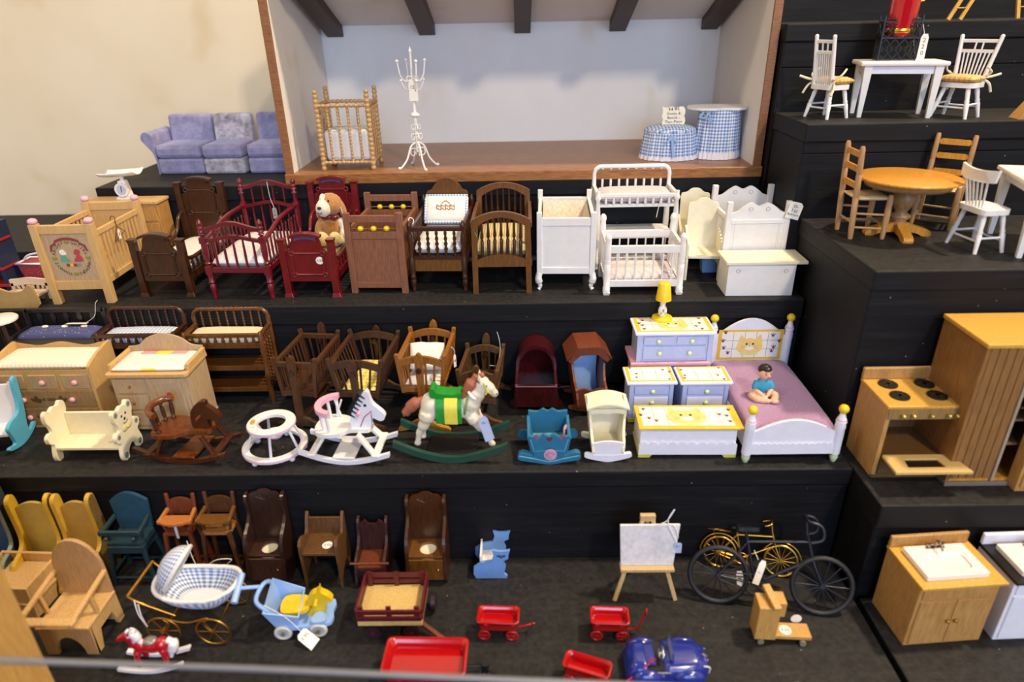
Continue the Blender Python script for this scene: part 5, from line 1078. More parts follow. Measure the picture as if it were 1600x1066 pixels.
def horse_body(m, k=1.0):
    """standing horse facing +x, about 8 long: trunk, neck, head, legs"""
    m.ell((0, 0, 4.9), (2.4, 1.15, 1.35)); m.ell((-1.9, 0, 5.0), (1.15, 1.15, 1.45)); m.ell((1.7, 0, 4.95), (1.1, 1.0, 1.35))
    m.tube(spl([(1.7, 0, 5.2), (2.5, 0, 6.4), (3.1, 0, 7.4)], 5), [1.1]*3+[.9]*4+[.7]*4, 12)
    m.tube(spl([(2.9, 0, 7.7), (3.6, 0, 7.2), (4.25, 0, 6.45)], 5), [.7]*4+[.55]*4+[.42]*3, 12); m.ell((4.25, 0, 6.4), (.42, .38, .4))
    for s in (-1, 1): m.tube([(2.9, s*.35, 8.0), (2.85, s*.45, 8.75)], [.26, .08], 8)
def carved_horse():
    y0 = onz(708, 722, Z1).y; cx = ony(706, 722, y0).x; t = thing('carved_rocking_horse', 'cream carved horse with a green saddle on dark green rockers', 'rocking horse', (cx, y0, Z1), math.radians(-2)); D = 3.9
    GRN = paint('dark_green_paint', '22453A', .4, .1); SG = paint('saddle_green', '1F8A2C', .35, .1); SY = paint('saddle_yellow', 'D8CE4A', .4, .08); CRM = paint('cream_horse', 'D9D2BE', .4, .12); MN = paint('russet_mane', '9A5A44', .5, .12)
    for y in (0, D):
        m = MB(); m.prism(runner_pts(-5.6, 5.5, 1.75, 1.6, 0, .7), y-.25, y+.25, 'y'); m.out('rocker', GRN, t, .08)
    m = MB(); m.box(-2.4, 2.4, .2, D-.2, .42, .85); m.out('platform', paint('black_paint', '101012', .5), t, .04)
    m = MB(); k = Vector((0, D/2, .25)); horse_body(m)
    m.tube(spl([(-2.2, -.55, 4.6), (-2.6, -.6, 3.4), (-3.2, -.55, 2.3), (-3.45, -.55, 1.2)], 5), [.85]*4+[.6]*4+[.38]*4+[.3]*4, 10); m.tube(spl([(-2.2, .55, 4.6), (-2.3, .6, 3.4), (-2.9, .55, 2.5), (-3.1, .55, 1.4)], 5), [.85]*4+[.6]*4+[.38]*4+[.3]*4, 10)
    m.tube(spl([(1.9, -.5, 4.3), (2.6, -.55, 3.2), (3.3, -.5, 2.3), (3.8, -.5, 1.1)], 5), [.7]*4+[.5]*4+[.36]*4+[.3]*4, 10); m.tube(spl([(1.9, .5, 4.3), (2.5, .55, 3.4), (3.0, .5, 2.5), (3.3, .5, 1.3)], 5), [.7]*4+[.5]*4+[.36]*4+[.3]*4, 10)
    for x, y, z in ((-3.5, -.55, 1.0), (-3.15, .55, 1.1), (3.9, -.5, .95), (3.35, .5, 1.05)): m.ell((x, y, z), (.4, .34, .3))
    m.v = [p+k for p in m.v]; fuse(m.out('body', CRM, t), .13, 4)
    m = MB(); m.tube(spl([(2.6, 0, 8.3), (2.1, -.1, 7.5), (1.7, -.12, 6.6), (1.3, -.1, 6.0)], 5), [.35]*4+[.62]*6+[.5]*6, 10); m.ell((3.1, 0, 8.35), (.3, .3, .3)); m.v = [p+k for p in m.v]; m.out('mane', MN, t)
    m = MB(); m.tube(spl([(-2.7, 0, 5.6), (-3.5, -.1, 5.3), (-4.3, -.2, 4.5), (-4.7, -.2, 3.9)], 5), [.4]*4+[.6]*5+[.45]*4+[.12]*3, 10); m.v = [p+k for p in m.v]; m.out('tail', MN, t)
    def wrap(u0, u1, r, z0): return lambda u, v: Vector((u0+(u1-u0)*u, -r*math.cos(math.pi*v), 4.75+z0*math.sin(math.pi*v)-(0 if .0 < v < 1 else 1.0)))+k
    m = MB(); m.grid(wrap(-1.35, 1.15, 1.32, 1.7), 6, 14); m.out('saddle_cloth', SG, t)
    m = MB(); m.grid(wrap(-.5, .75, 1.42, 1.82), 6, 14); m.out('saddle_flap', SY, t)
    m = MB(); m.prism(spl2([(-1.9, 7.1), (-1.55, 7.2), (-1.1, 6.75), (.3, 6.6), (1.0, 6.75), (.9, 6.3), (-1.4, 6.2), (-1.9, 6.4)], 4), -.75, .75, 'y'); m.v = [p+k for p in m.v]; m.out('saddle_seat', SG, t, .15)
    m = MB(); m.tube([(1.55+.25*math.cos(a), 1.12*math.sin(a), 5.4+1.25*math.cos(a)) for a in [2*math.pi*i/20 for i in range(20)]], .12, 6, True); m.v = [p+k for p in m.v]; m.out('breast_strap', paint('strap_green', '7E9A56', .5), t)
    m = MB(); m.tube([(2.2+.45*math.cos(a), .95*math.sin(a), 6.5-.55*math.cos(a)+.0) for a in [2*math.pi*i/20 for i in range(20)]], .15, 6, True); m.v = [p+k for p in m.v]; m.out('white_cord', STRING, t)
    m = MB(); m.tube([(3.3, -.64, 7.9), (3.6, -.62, 7.0), (3.9, -.45, 6.6)], .07, 5); m.tube([(3.75, .0, 7.5), (3.75, -.5, 7.0), (3.45, -.62, 6.6)], .07, 5); m.v = [p+k for p in m.v]; m.out('bridle', SY, t)
    m = MB(); m.ell((3.5, -.56, 7.45), (.13, .07, .12)); m.ell((4.5, -.3, 6.5), (.07, .06, .07)); m.v = [p+k for p in m.v]; m.out('eye', INK, t)
    tag_on(t, (3.45, .45, 3.6), (.95, 2.9), ['15.-', '', ''], Matrix.Rotation(.35, 4, 'Z') @ Matrix.Rotation(-.25, 4, 'Y') @ FRONT, mat=paint('blue_card', 'AEBBE0', .7), string=[(2.9, .6, 5.6), (3.1, .4, 5.2), (3.2, .45, 4.8)])
carved_horse()

def teal_cradle():
    d = 4.6; y0 = onz(858, 722, Z1).y; a, b = ony(810, 716, y0), ony(906, 716, y0); cx = (a.x+b.x)/2; rw = b.x-a.x
    t = thing('painted_cradle', 'teal painted cradle with a rose and heart on its front', 'cradle', (cx, y0+d/2-.5, Z1)); TE = paint('teal_paint', '2A6C92', .4, .08); TL = paint('teal_light', '5E9DB4', .45, .08)
    F = Pl(y0, cx, Z1); zt = F(825, 681)[1]; wt = F(889, 681)[0]-F(825, 681)[0]; wb = wt*.82; zb = .9
    for s in (-1, 1):
        y = s*(d/2-.5); hh = zt if s < 0 else zt+.6
        m = MB(); m.prism([(-wb/2, zb), (wb/2, zb), (wt/2, hh-.3)]+spl2([(wt/2, hh), (wt/4, hh-.1), (wt/8, hh+.2), (0, hh-.05), (-wt/8, hh+.2), (-wt/4, hh-.1), (-wt/2, hh)], 4, False)+[(-wt/2, hh-.3)], y-.18, y+.18, 'y'); pn = m.out('end_board', TE, t, .05)
        m = MB(); m.prism(spl2([(-rw/2, 1.1), (-rw/2+.1, .55), (-rw/4, .25), (0, 0), (rw/4, .25), (rw/2-.1, .55), (rw/2, 1.1), (rw/2-.5, 1.35), (rw/4, 1.0), (wb/2-.3, 1.5), (-wb/2+.3, 1.5), (-rw/4, 1.0), (-rw/2+.5, 1.35)], 4), y-.22-.2*(s < 0), y+.22, 'y'); m.out('rocker', TE, t, .06)
        if s < 0:
            yy = y-.2
            m = MB(); m.tube(spl([(-rw/2+.1, yy-.22, 1.0), (-rw/4, yy-.22, .7), (0, yy-.22, .35), (rw/4, yy-.22, .7), (rw/2-.1, yy-.22, 1.0)], 5), .06, 5); m.tube([(-wb/2+.15, yy, 1.4), (-wt/2+.15, yy, hh-.35)], .06, 5); m.tube([(wb/2-.15, yy, 1.4), (wt/2-.15, yy, hh-.35)], .06, 5); m.out('painted_line', TL, pn)
            m = MB(); m.prism(spl2([(0, 2.5), (.3, 2.8), (.22, 3.05), (0, 2.9), (-.22, 3.05), (-.3, 2.8)], 3), yy, yy+.05, 'y'); m.out('heart', paint('heart_brown', '5A2A2A', .6), pn)
            m = MB(); m.prism(circ(.62, 16, (.1, 1.15)), yy-.27, yy-.2, 'y'); ro = m.out('rose', paint('rose_pink', 'C09AB0', .6), pn)
            for r_ in (.42, .24): m = MB(); m.tube([(.1+r_*math.cos(q), yy-.28, 1.15+r_*math.sin(q)) for q in [2*math.pi*i/12 for i in range(11)]], .04, 5); m.out('petal_line', paint('rose_line', '9A6E8C', .6), ro)
            for e in (-1, 1):
                m = MB(); m.prism(spl2([(e*1.25, 2.9), (e*1.5, 3.1), (e*1.2, 3.3), (e*1.0, 3.0), (e*1.15, 2.6)], 3), yy, yy+.05, 'y'); m.out('corner_flower', paint('flower_mauve', '7E5A6E', .6), pn)
    for s in (-1, 1):
        m = MB(); m.hexa([(s*wb/2-.15, -d/2+.5, zb), (s*wb/2+.15, -d/2+.5, zb), (s*wb/2+.15, d/2-.5, zb), (s*wb/2-.15, d/2-.5, zb), (s*wt/2-.15, -d/2+.5, zt-.3), (s*wt/2+.15, -d/2+.5, zt-.3), (s*wt/2+.15, d/2-.5, zt+.1), (s*wt/2-.15, d/2-.5, zt+.1)]); m.out('side_board', TE, t, .04)
    m = MB(); m.box(-wb/2, wb/2, -d/2+.5, d/2-.5, zb, zb+.25); m.out('base_board', TL, t)
    tag_on(t, (wt/2-.35, -.4, zt-.6), (.8, 1.6), ['7'], Matrix.Rotation(1.1, 4, 'Z') @ FRONT, mat=paint('pink_card', 'D9A9BE', .7))
teal_cradle()

def cream_cradle():
    d = 4.4; y0 = onz(949, 720, Z1).y; a, b = ony(914, 717, y0), ony(985, 717, y0); cx = (a.x+b.x)/2; rw = b.x-a.x
    t = thing('cream_cradle', 'cream hooded cradle between the teal cradle and the cat chest', 'cradle', (cx, y0+d/2-.4, Z1)); F = Pl(y0+.3, cx, Z1); zf = F(925, 690)[1]; wt = F(977, 690)[0]-F(923, 690)[0]; wb = wt*.84; zb = .8; q = wt/2*1.08; Hh = ony(945, 611, y0+d-.8).z-Z1
    for s in (-1, 1):
        y = s*(d/2-.4); m = MB(); m.prism(spl2([(-rw/2, .55), (-rw/4, .2), (0, 0), (rw/4, .2), (rw/2, .55), (rw/2-.1, .95), (rw/4, .8), (-rw/4, .8), (-rw/2+.1, .95)], 4), y-.22, y+.2, 'y'); m.out('rocker', LILW if s < 0 else CREAM, t, .05)
        m = MB(); m.prism(spl2([(-d/2+.4, zb), (-d/2+.4, zf), (-d/2+1.2, zf+.5), (-d/2+1.8, zf+1.8), (-d/2+2.0, Hh-.6), (d/2-.4, Hh-.4), (d/2-.4, zb)], 3), -.12, .12, 'x'); m.v = [Vector((p.x+s*(wb/2+(p.z-zb)/(Hh-zb)*(q-wb/2)), p.y, p.z)) for p in m.v]; m.out('side_board', CREAM, t, .03)
    m = MB(); m.prism([(-wb/2, zb), (wb/2, zb)]+spl2([(wb/2+.12, zf), (wb/4, zf+.2), (0, zf+.25), (-wb/4, zf+.2), (-wb/2-.12, zf)], 4, False), -d/2+.25, -d/2+.45, 'y'); m.out('foot_board', LILW, t, .03)
    m = MB(); m.prism([(-wb/2, zb), (wb/2, zb), (q, Hh-.4), (-q, Hh-.4)], d/2-.5, d/2-.3, 'y'); m.out('head_board', CREAM, t)
    m = MB(); m.box(-wb/2, wb/2, -d/2+.4, d/2-.4, zb, zb+.2); m.out('base_board', CREAM, t)
    n = 12; m = MB(); m.prism([(-q-.25+2*(q+.25)*i/n, Hh-.55+.5*math.sin(math.pi*i/n)) for i in range(n+1)]+[(q+.25-2*(q+.25)*i/n, Hh-.75+.5*math.sin(math.pi*i/n)) for i in range(n+1)], -d/2+1.5, d/2-.1, 'y'); m.out('hood_roof', CREAM, t, .04)
    m = MB(); m.prism([(-q, Hh-.65)]+[(-q+2*q*i/n, Hh-.7+.45*math.sin(math.pi*i/n)) for i in range(n+1)]+[(q, Hh-.65), (q*.9, Hh-1.35)]+spl2([(q*.9, Hh-1.35), (q*.4, Hh-1.15), (0, Hh-1.3), (-q*.4, Hh-1.15), (-q*.9, Hh-1.35)], 3, False), -d/2+1.75, -d/2+1.9, 'y'); m.out('hood_front', CREAM, t)
cream_cradle()

def blue_rocker():
    t = thing('child_rocker', 'sky-blue and white child rocking chair at the far left edge', 'rocking chair', onz(10, 706, Z1)+Vector((-1.2, 1.4, 0)), math.radians(8)); SB = paint('sky_blue', '58B4DE', .4, .06)
    for s in (-1, 1):
        x = s*1.9; m = MB(); m.prism(spl2([(-2.4, .55), (-1.2, .15), (0, 0), (1.5, .2), (2.6, .7), (2.5, 1.0), (1.4, .6), (1.3, 1.5), (1.9, 3.6), (2.3, 6.4), (1.9, 6.7), (1.5, 6.2), (1.2, 4.2), (.6, 3.2), (-.8, 3.0), (-1.6, 2.6), (-1.4, 1.6), (-1.3, .7), (-2.3, .85)], 4), x-.18, x+.18, 'x'); m.out('side_panel', SB, t, .06)
    m = MB(); m.box(-1.72, 1.72, -1.5, 1.2, 1.7, 2.0); m.out('seat', LILW, t, .05)
    m = MB(); m.hexa([(-1.72, .9, 1.9), (1.72, .9, 1.9), (1.72, 1.2, 1.9), (-1.72, 1.2, 1.9), (-1.72, 1.8, 6.0), (1.72, 1.8, 6.0), (1.72, 2.1, 6.0), (-1.72, 2.1, 6.0)]); m.out('backrest', LILW, t, .05)
blue_rocker()
# ------------------------------------------------------------------ lowest board: chairs, pram, wagons, bicycles
def wing_chair(cpx, row, top_row, w, mat, inner, edge, label, rz=0.0, group=None):
    P = onz(cpx, row, 0); P.y = min(P.y, 47.9); h = ony(cpx, top_row, P.y+3.4).z; d = 4.2
    t = thing('wing_chair', label, 'chair', (P.x, P.y+d/2, 0), rz, group)
    for s in (-1, 1):
        x = s*w/2; prof = spl2([(-d/2, 0), (-d/2+.1, 1.6), (-d/2+.5, 3.1), (-.2, 3.7), (.5, 4.6), (.55, h*.72), (.5, h-.6), (.9, h), (1.5, h-.2), (1.7, h*.75), (1.9, 4), (2.0, 0)], 4)
        m = MB(); m.prism(prof, x-.2, x+.2, 'x'); m.out('wing', mat, t, .1)
        m = MB(); m.prism([(a*.97, b*.985) for a, b in prof], x+s*.2, x+s*.24, 'x'); m.out('painted_side', edge, t)
    hb = h-.9; q = w/2-.2
    m = MB(); m.prism([(-q, 1.0), (q, 1.0), (q, hb-.5)]+[(q-2*q*i/10, hb-.5+.6*math.sin(math.pi*i/10)) for i in range(1, 10)]+[(-q, hb-.5)], 1.0, 1.3, 'y'); m.out('backrest', inner, t, .06)
    m = MB(); m.box(-q, q, -d/2+.3, 1.1, 2.0, 2.35); m.out('seat', edge, t, .06)
    m = MB(); m.box(-q, q, -d/2+.35, -d/2+.6, .1, 2.0); m.out('front_board', mat, t, .05)
    return t
SPK = dots('speckled_varnish', '6A5428', '2A2216', 5, .3); YLW = paint('mustard_yellow', 'D0AA2E', .4, .08); YIN = paint('dull_mustard', 'B39C50', .5, .08)
wing_chair(78, 906, 772, 3.6, YLW, YIN, SPK, 'mustard yellow wing chair, the left one of two behind the big wooden potty chair', .06, 'yellow wing chairs')
wing_chair(147, 900, 771, 3.3, paint('mustard_tan', 'C9A23A', .4, .08), paint('tan_inner', 'B5924A', .5, .08), SPK, 'mustard yellow wing chair, the right one of two next to the teal high chair', .02, 'yellow wing chairs')
wing_chair(14, 892, 738, 4.0, paint('sage_grey', '8C9A86', .45), paint('slate_blue', '3A5F92', .5, .08), dots('dotted_navy', '2C3A44', 'B8C0B4', 4.5, .14), 'blue and grey dotted wing chair cut off by the left edge', .05)

def high_chair(FL, FR, top_row, tray_row, label, mat, tray, rz=None, kind='post', d=4.2, seat=None, strap=None):
    d = min(d, 52.0-onz(*FL, 0).y); c, w, r0 = spot(FL, FR, 0, d); rz = 0.0
    h = ony((FL[0]+FR[0])/2+8, top_row, c.y+d/2-.4).z; zt = ony((FL[0]+FR[0])/2, tray_row, c.y-d/2+.2).z; zs = zt-1.3
    t = thing('high_chair', label, 'high chair', c, rz); q = w*.36
    for sx in (-1, 1):
        for sy in (-1, 1): m = MB(); m.bar((sx*w/2, sy*d/2, 0), (sx*q, sy*d*.34, zs), .38, .38, (0, 1, 0)); m.out('leg', mat, t, .05)
        m = MB(); m.bar((sx*w*.45, -d*.45, 1.5), (sx*w*.45, d*.45, 1.5), .22, .22); m.out('stretcher', mat, t, .03)
        m = MB(); m.bar((sx*(q+.15), d*.36, zs+1.6), (sx*(q+.3), -d*.42, zt), .32, .4); m.out('arm', tray if kind == 'post' else mat, t, .06)
        m = MB(); m.bar((sx*q, -d*.2, zs), (sx*(q+.25), -d*.25, zt), .25, .25, (0, 1, 0)); m.out('arm_support', mat, t, .03)
    for y in (-d*.47, d*.45): m = MB(); m.bar((-w*.47, y, .9), (w*.47, y, .9), .22, .22); m.out('stretcher', mat, t, .03)
    m = MB(); m.box(-q-.15, q+.15, -d*.38, d*.4, zs-.35, zs); m.out('seat', seat or mat, t, .06)
    if kind == 'post':
        for s in (-1, 1): m = MB(); m.bar((s*q, d*.34, zs), (s*(q+.12), d*.5, h), .36, .36, (0, 1, 0)); m.out('back_post', mat, t, .1)
        m = MB(); m.prism([(-q+.1, zs+.9), (q-.1, zs+.9), (q-.05, h-.75)]+[(q-.05-(2*q-.1)*i/8, h-.75+.35*math.sin(math.pi*i/8)) for i in range(1, 8)]+[(-q+.05, h-.75)], d*.38, d*.48, 'y'); m.out('backrest', mat, t, .05)
        m = MB(); m.prism([(-q-.45, -d*.25)]+[((-q-.45)+(2*q+.9)*i/10, -d*.42-.45*math.sin(math.pi*i/10)) for i in range(11)]+[(q+.45, -d*.25), (q+.3, -d*.02), (-q-.3, -d*.02)], zt, zt+.22, 'z'); m.out('tray', tray, t, .05)
    else:
        m = MB(); m.prism([(-q-.1, zs), (q+.1, zs), (q+.3, h-.9)]+[(q+.3-(2*q+.6)*i/10, h-.9+.9*math.sin(math.pi*i/10)) for i in range(1, 10)]+[(-q-.3, h-.9)], d*.38, d*.5, 'y'); m.out('backrest', tray, t, .08)
        m = MB(); m.box(-q-.5, q+.5, -d*.52, -d*.4, zt-.15, zt+.4); m.out('tray_rail', mat, t, .12)
        m = MB(); m.box(-q-.3, q+.3, -d*.45, d*.4, zs-1.2, zs-.36); m.out('seat_box', mat, t, .08)
        for s in (-1, 1): m = MB(); m.ell((s*(q-.2), -d*.5, zt-.4), (.22, .3, .2)); m.out('peg', mat, t)
    if strap: m = MB(); m.box(-.12, .12, -d*.4, -d*.36, zs-.6, zt); m.out('strap', strap, t)
    return t
TEALD = paint('worn_dark_teal', '1C343E', .45, .2); TEALB = paint('worn_blue', '214862', .45, .15)
high_chair((180, 913), (244, 915), 771, 834, 'dark teal painted high chair with a blue rounded back', TEALD, TEALB, kind='box', rz=-.02)
high_chair((270, 905), (321, 905), 774, 818, 'reddish-brown high chair with an orange-brown tray', REDW, wood('orange_tray', 'A5622E', 'C27C40', .4), strap=paint('pale_blue_strap', 'B8C8DC', .7))
t = high_chair((327, 907), (381, 907), 771, 817, 'walnut high chair with a square tray, next to the dark potty chair', wood('brown_high', '4A2E1C', '6A4426', .4), WALNUTL, seat=wood('seat_brown', '8A5A2C', 'A87440', .4))
m = MB(); m.tube(spl([(-2.4, -1.9, 5.7), (-2.0, -2.4, 4.0), (-1.4, -2.6, 2.2), (-.3, -2.7, 3.6), (.8, -2.9, 4.3), (1.9, -2.8, 4.2), (1.4, -2.8, 3.6), (.2, -2.8, 2.0)], 6), .05, 5); m.out('string', STRING, t)

def potty_chair(FL, FR, crest_row, seat_row, label, mat, seatm, rz=None, d=4.6, knob=BRASS, dh=None, bowl=None):
    d = min(d, 52.0-onz(*FL, 0).y); c, w, r0 = spot(FL, FR, 0, d); rz = 0.0; h = ony((FL[0]+FR[0])/2, crest_row, c.y+d/2-.3).z; zs = ony((FL[0]+FR[0])/2, seat_row, c.y-d/2).z
    t = thing('potty_chair', label, 'potty chair', c, rz)
    for s in (-1, 1):
        x = s*(w/2-.12); prof = spl2([(-d/2, .4), (-d/2, zs), (-d/2+.1, zs+.9), (-d/2+.6, zs+1.9), (.2, zs+2.6), (.75, h*.72), (.7, h-1.0), (1.1, h-.55), (1.75, h-.7), (d/2, h*.7), (d/2+.1, .4)], 4)
        m = MB(); m.prism(prof, x-.15, x+.15, 'x'); m.out('wing_side', mat, t, .06)
        for y in (-d/2+.4, d/2-.3): m = MB(); m.ell((x, y, .25), (.26, .26, .25)); m.out('ball_foot', mat, t)
    q = w/2-.25
    m = MB(); m.prism([(-q, .5), (q, .5), (q, h-.9)]+spl2([(q, h-.9), (q*.75, h-.35), (q*.45, h-.25), (q*.25, h-.02), (0, h+.05), (-q*.25, h-.02), (-q*.45, h-.25), (-q*.75, h-.35), (-q, h-.9)], 3, False), d/2-.55, d/2-.3, 'y'); bk = m.out('backrest', mat, t, .05)
    m = MB()
    for k in range(5): a = math.pi*(.2+.15*k); m.tube([(0, d/2-.57, h-1.2), (1.0*math.cos(a), d/2-.57, h-1.2+.75*math.sin(a))], [.1, .05], 6)
    m.out('shell_carving', mat, bk)
    n = 24; o = []
    for i in range(n):
        a = 2*math.pi*i/n; k = 1/max(abs(math.cos(a)), abs(math.sin(a))); o.append((q*k*math.cos(a), (d/2-.35)*k*math.sin(a)-.1))
    m = MB(); m.plate(o, circ(min(1.0, d/2-.8), n, (.1, -.2)), zs-.25, zs, 'z'); m.out('seat', seatm, t, .03)
    m = MB(); m.cyl((.1, -.2, zs-.6), (.1, -.2, zs-.3), 1.05, 1.05, 20); m.out('bowl', bowl or CREAM, t)
    m = MB(); m.box(-q, q, -d/2+.05, -d/2+.25, .45, zs-.3); dr = m.out('drawer', seatm, t, .05)
    m = MB(); m.ell((q-.55, -d/2-.05, zs*.5+.2), .15); m.out('knob', knob, dr)
    m = MB(); m.box(-q, q, -d/2+.3, d/2-.4, .45, .6); m.out('base_board', mat, t)
potty_chair((393, 914), (452, 914), 763, 871, 'dark brown wing-sided potty chair beside the walnut high chair', DARKW, wood('dark_brown_seat', '3A221A', '553326', .35), rz=-.08)
potty_chair((638, 913), (699, 913), 768, 873, 'medium brown potty chair with a shell crest and gold knob', WALNUT, WALNUTL, rz=0)

c, w, rz = spot((487, 901), (541, 900), 0, 3.6); c.y = min(c.y, 50.2); h = ony(512, 806, c.y+1.5).z; zs = ony(512, 866, c.y-1.8).z
t = thing('child_chair', 'plain brown box chair with a round white sticker on the seat', 'chair', c, 0)
BW = wood('brown_box_chair', '5E3D1E', '7E5830', .45)
for s in (-1, 1):
    m = MB(); m.prism(spl2([(-1.8, 0), (-1.5, 0), (-1.2, 1.2), (0, 1.7), (1.3, 1.2), (1.5, 0), (1.9, 0), (1.8, h), (1.2, h+.1), (.4, h-1.2), (-.8, zs+1.3), (-1.8, zs+.9), (-1.7, 1.5)], 3), s*w/2-.14, s*w/2+.14, 'x'); m.out('side_panel', BW, t, .05)
m = MB(); m.box(-w/2+.1, w/2-.1, 1.2, 1.45, zs-.2, h); m.out('backrest', BW, t, .04)
m = MB(); m.box(-w/2+.1, w/2-.1, -1.75, 1.5, zs-.3, zs); m.out('seat', BW, t, .04)
tag_on(t, (.55, -.6, zs+.02), (1.0, 1.0), ['4.50'], Matrix.Identity(4), 'disc')

c, w, rz = spot((563, 903), (606, 903), 0, 3.4); c.y = min(c.y, 50.2); h = ony(580, 811, c.y+1.3).z
t = thing('child_rocker', 'small dark rocker chair with a front bar, left of the shell-crested potty chair', 'chair', c, 0)
DW2 = wood('dark_red_brown', '33191A', '4E2824', .4)
for s in (-1, 1):
    m = MB(); m.prism(spl2([(-1.7, 0), (1.7, 0), (1.8, h-.4), (1.5, h), (1.1, h-.3), (.8, 4.2), (.2, 3.4), (-.9, 3.0), (-1.4, 2.6), (-1.8, 1.2)], 3), s*w/2-.13, s*w/2+.13, 'x'); m.out('side_panel', DW2, t, .05)
m = MB(); m.prism([(-w/2+.1, .5), (w/2-.1, .5), (w/2-.1, h-.5), (w/4, h), (w/8, h-.5), (-w/8, h-.5), (-w/4, h), (-w/2+.1, h-.5)], 1.1, 1.35, 'y'); m.out('backrest', DW2, t, .05)
m = MB(); m.box(-w/2+.1, w/2-.1, -1.4, 1.2, 1.9, 2.15); m.out('seat', REDW, t, .04)
m = MB(); m.box(-w/2+.1, w/2-.1, -1.5, -1.3, .2, 1.9); m.out('front_board', DW2, t, .04)
m = MB(); m.cyl((-w/2-.5, -1.5, 2.75), (w/2+.5, -1.5, 2.75), .13); m.out('bar', REDW, t)

# blue cat chair, side on
y0 = onz(768, 904, 0).y; F = Pl(y0, ony(768, 904, y0).x, 0); cx = F.cx
t = thing('cat_chair', 'pale blue cat-shaped child chair standing alone by the back step', 'chair', (cx, y0, 0)); CB = paint('cat_blue', '6C98D8', .45, .06)
prof = [(-1.5, 0), (1.5, 0), (1.6, .25), (1.25, .55), (1.45, 1.5), (1.2, 2.2), (1.7, 2.5), (1.75, 3.1), (1.9, 3.55), (1.3, 3.42), (.75, 3.42), (.15, 3.6), (.3, 2.9), (.1, 2.2), (-.9, 2.05), (-1.7, 1.4), (-1.75, .6)]
for k, y in ((0, .15), (1, 2.9)):
    m = MB(); m.prism([(a, b) for a, b in prof], y-.15, y+.15, 'y'); sd = m.out('cat_side', CB, t, .06)
    if not k: 
        m = MB()
        for s in (-1, 1): m.tube([(.6, -.03, 2.95), (1.0, -.03, 2.85+.12*s)], .045, 5); m.tube([(1.45, -.03, 2.95), (1.05, -.03, 2.85+.12*s)], .045, 5)
        m.ell((1.02, -.03, 2.75), .1); m.out('face_marks', INK, sd)
m = MB(); m.box(-1.1, -.9, .3, 2.75, .8, 2.6); m.out('backrest', WHITE, t, .03)
m = MB(); m.box(-1.0, 1.0, .3, 2.75, .9, 1.15); m.out('seat', WHITE, t, .03)

# big natural potty chair, tray box
c, w, rz = spot((72, 1024), (153, 1026), 0, 4.6); d = 4.6; h = ony(108, 843, c.y+d/2-.4).z; zs = ony(110, 982, c.y-d/2).z
t = thing('potty_chair', 'large pale wood potty chair with a rounded back and arm tray', 'potty chair', c, 0); PO = wood('pale_oak', 'C39A60', 'DAB680', .45); PB = wood('pale_walnut_back', 'B28C60', 'C8A378', .45)
q = w/2-.15
m = MB(); m.prism([(-q, 0), (q, 0), (q, h*.66)]+[(q*math.cos(math.pi*i/16), h*.66+(h*.34)*math.sin(math.pi*i/16)) for i in range(1, 16)]+[(-q, h*.66)], d/2-.6, d/2-.25, 'y'); m.out('backrest', PB, t, .08)
m = MB(); m.box(-w/2, w/2, -d/2, d/2-.3, zs-.35, zs); m.out('seat', PO, t, .12)
for y in (-d/2+.15, ): m = MB(); m.prism([(-w/2+.1, 0), (-w/2+1.1, 0)]+arc(0, .0, w/2-1.1, zs*.62, 180, 0, 10)+[(w/2-1.1, 0), (w/2-.1, 0), (w/2-.1, zs-.35), (-w/2+.1, zs-.35)], y, y+.3, 'y'); m.out('front_board', PB, t, .06)
for s in (-1, 1):
    m = MB(); m.prism([(-d/2+.2, 0), (-d/2+1.0, 0), (-d/2+1.4, zs*.55), (d/2-1.4, zs*.55), (d/2-1.0, 0), (d/2-.2, 0), (d/2-.3, zs-.35), (-d/2+.4, zs-.35)], s*(w/2-.25)-.15, s*(w/2-.25)+.15, 'x'); m.out('side_board', PO, t, .05)
    m = MB(); m.bar((s*(w/2-.1), d/2-.5, zs+2.6), (s*(w/2-.1), -d/2-1.0, zs+2.0), .42, .34); m.out('arm', PO, t, .08)
    m = MB(); m.bar((s*(w/2-.15), -.6, zs), (s*(w/2-.15), -.8, zs+2.2), .34, .34, (0, 1, 0)); m.out('arm_post', PO, t, .05)
m = MB(); m.box(-w/2-.25, w/2+.2, -d/2-1.6, -d/2-.7, zs+1.8, zs+2.15); m.out('tray_bar', PO, t, .15)
p = onz(66, 962, 0); 
t = thing('open_box', 'pale wood open box wedged between the wooden post and the potty chair', 'box', (p.x-3.0, p.y+2.2, 0), -.05)
for a in ((-3, 3, -2.4, -2.1), (-3, 3, 2.1, 2.4), (-3, -2.7, -2.1, 2.1), (2.7, 3, -2.1, 2.1)): m = MB(); m.box(*a, 0, 3.7); m.out('wall_board', PO, t, .05)
m = MB(); m.box(-2.7, 2.7, -2.1, 2.1, 2.5, 2.7); m.out('tray_floor', PO, t)
m = MB(); m.box(-3.15, 3.15, -2.55, 2.55, 1.6, 1.9); m.out('ledge', PO, t, .05)

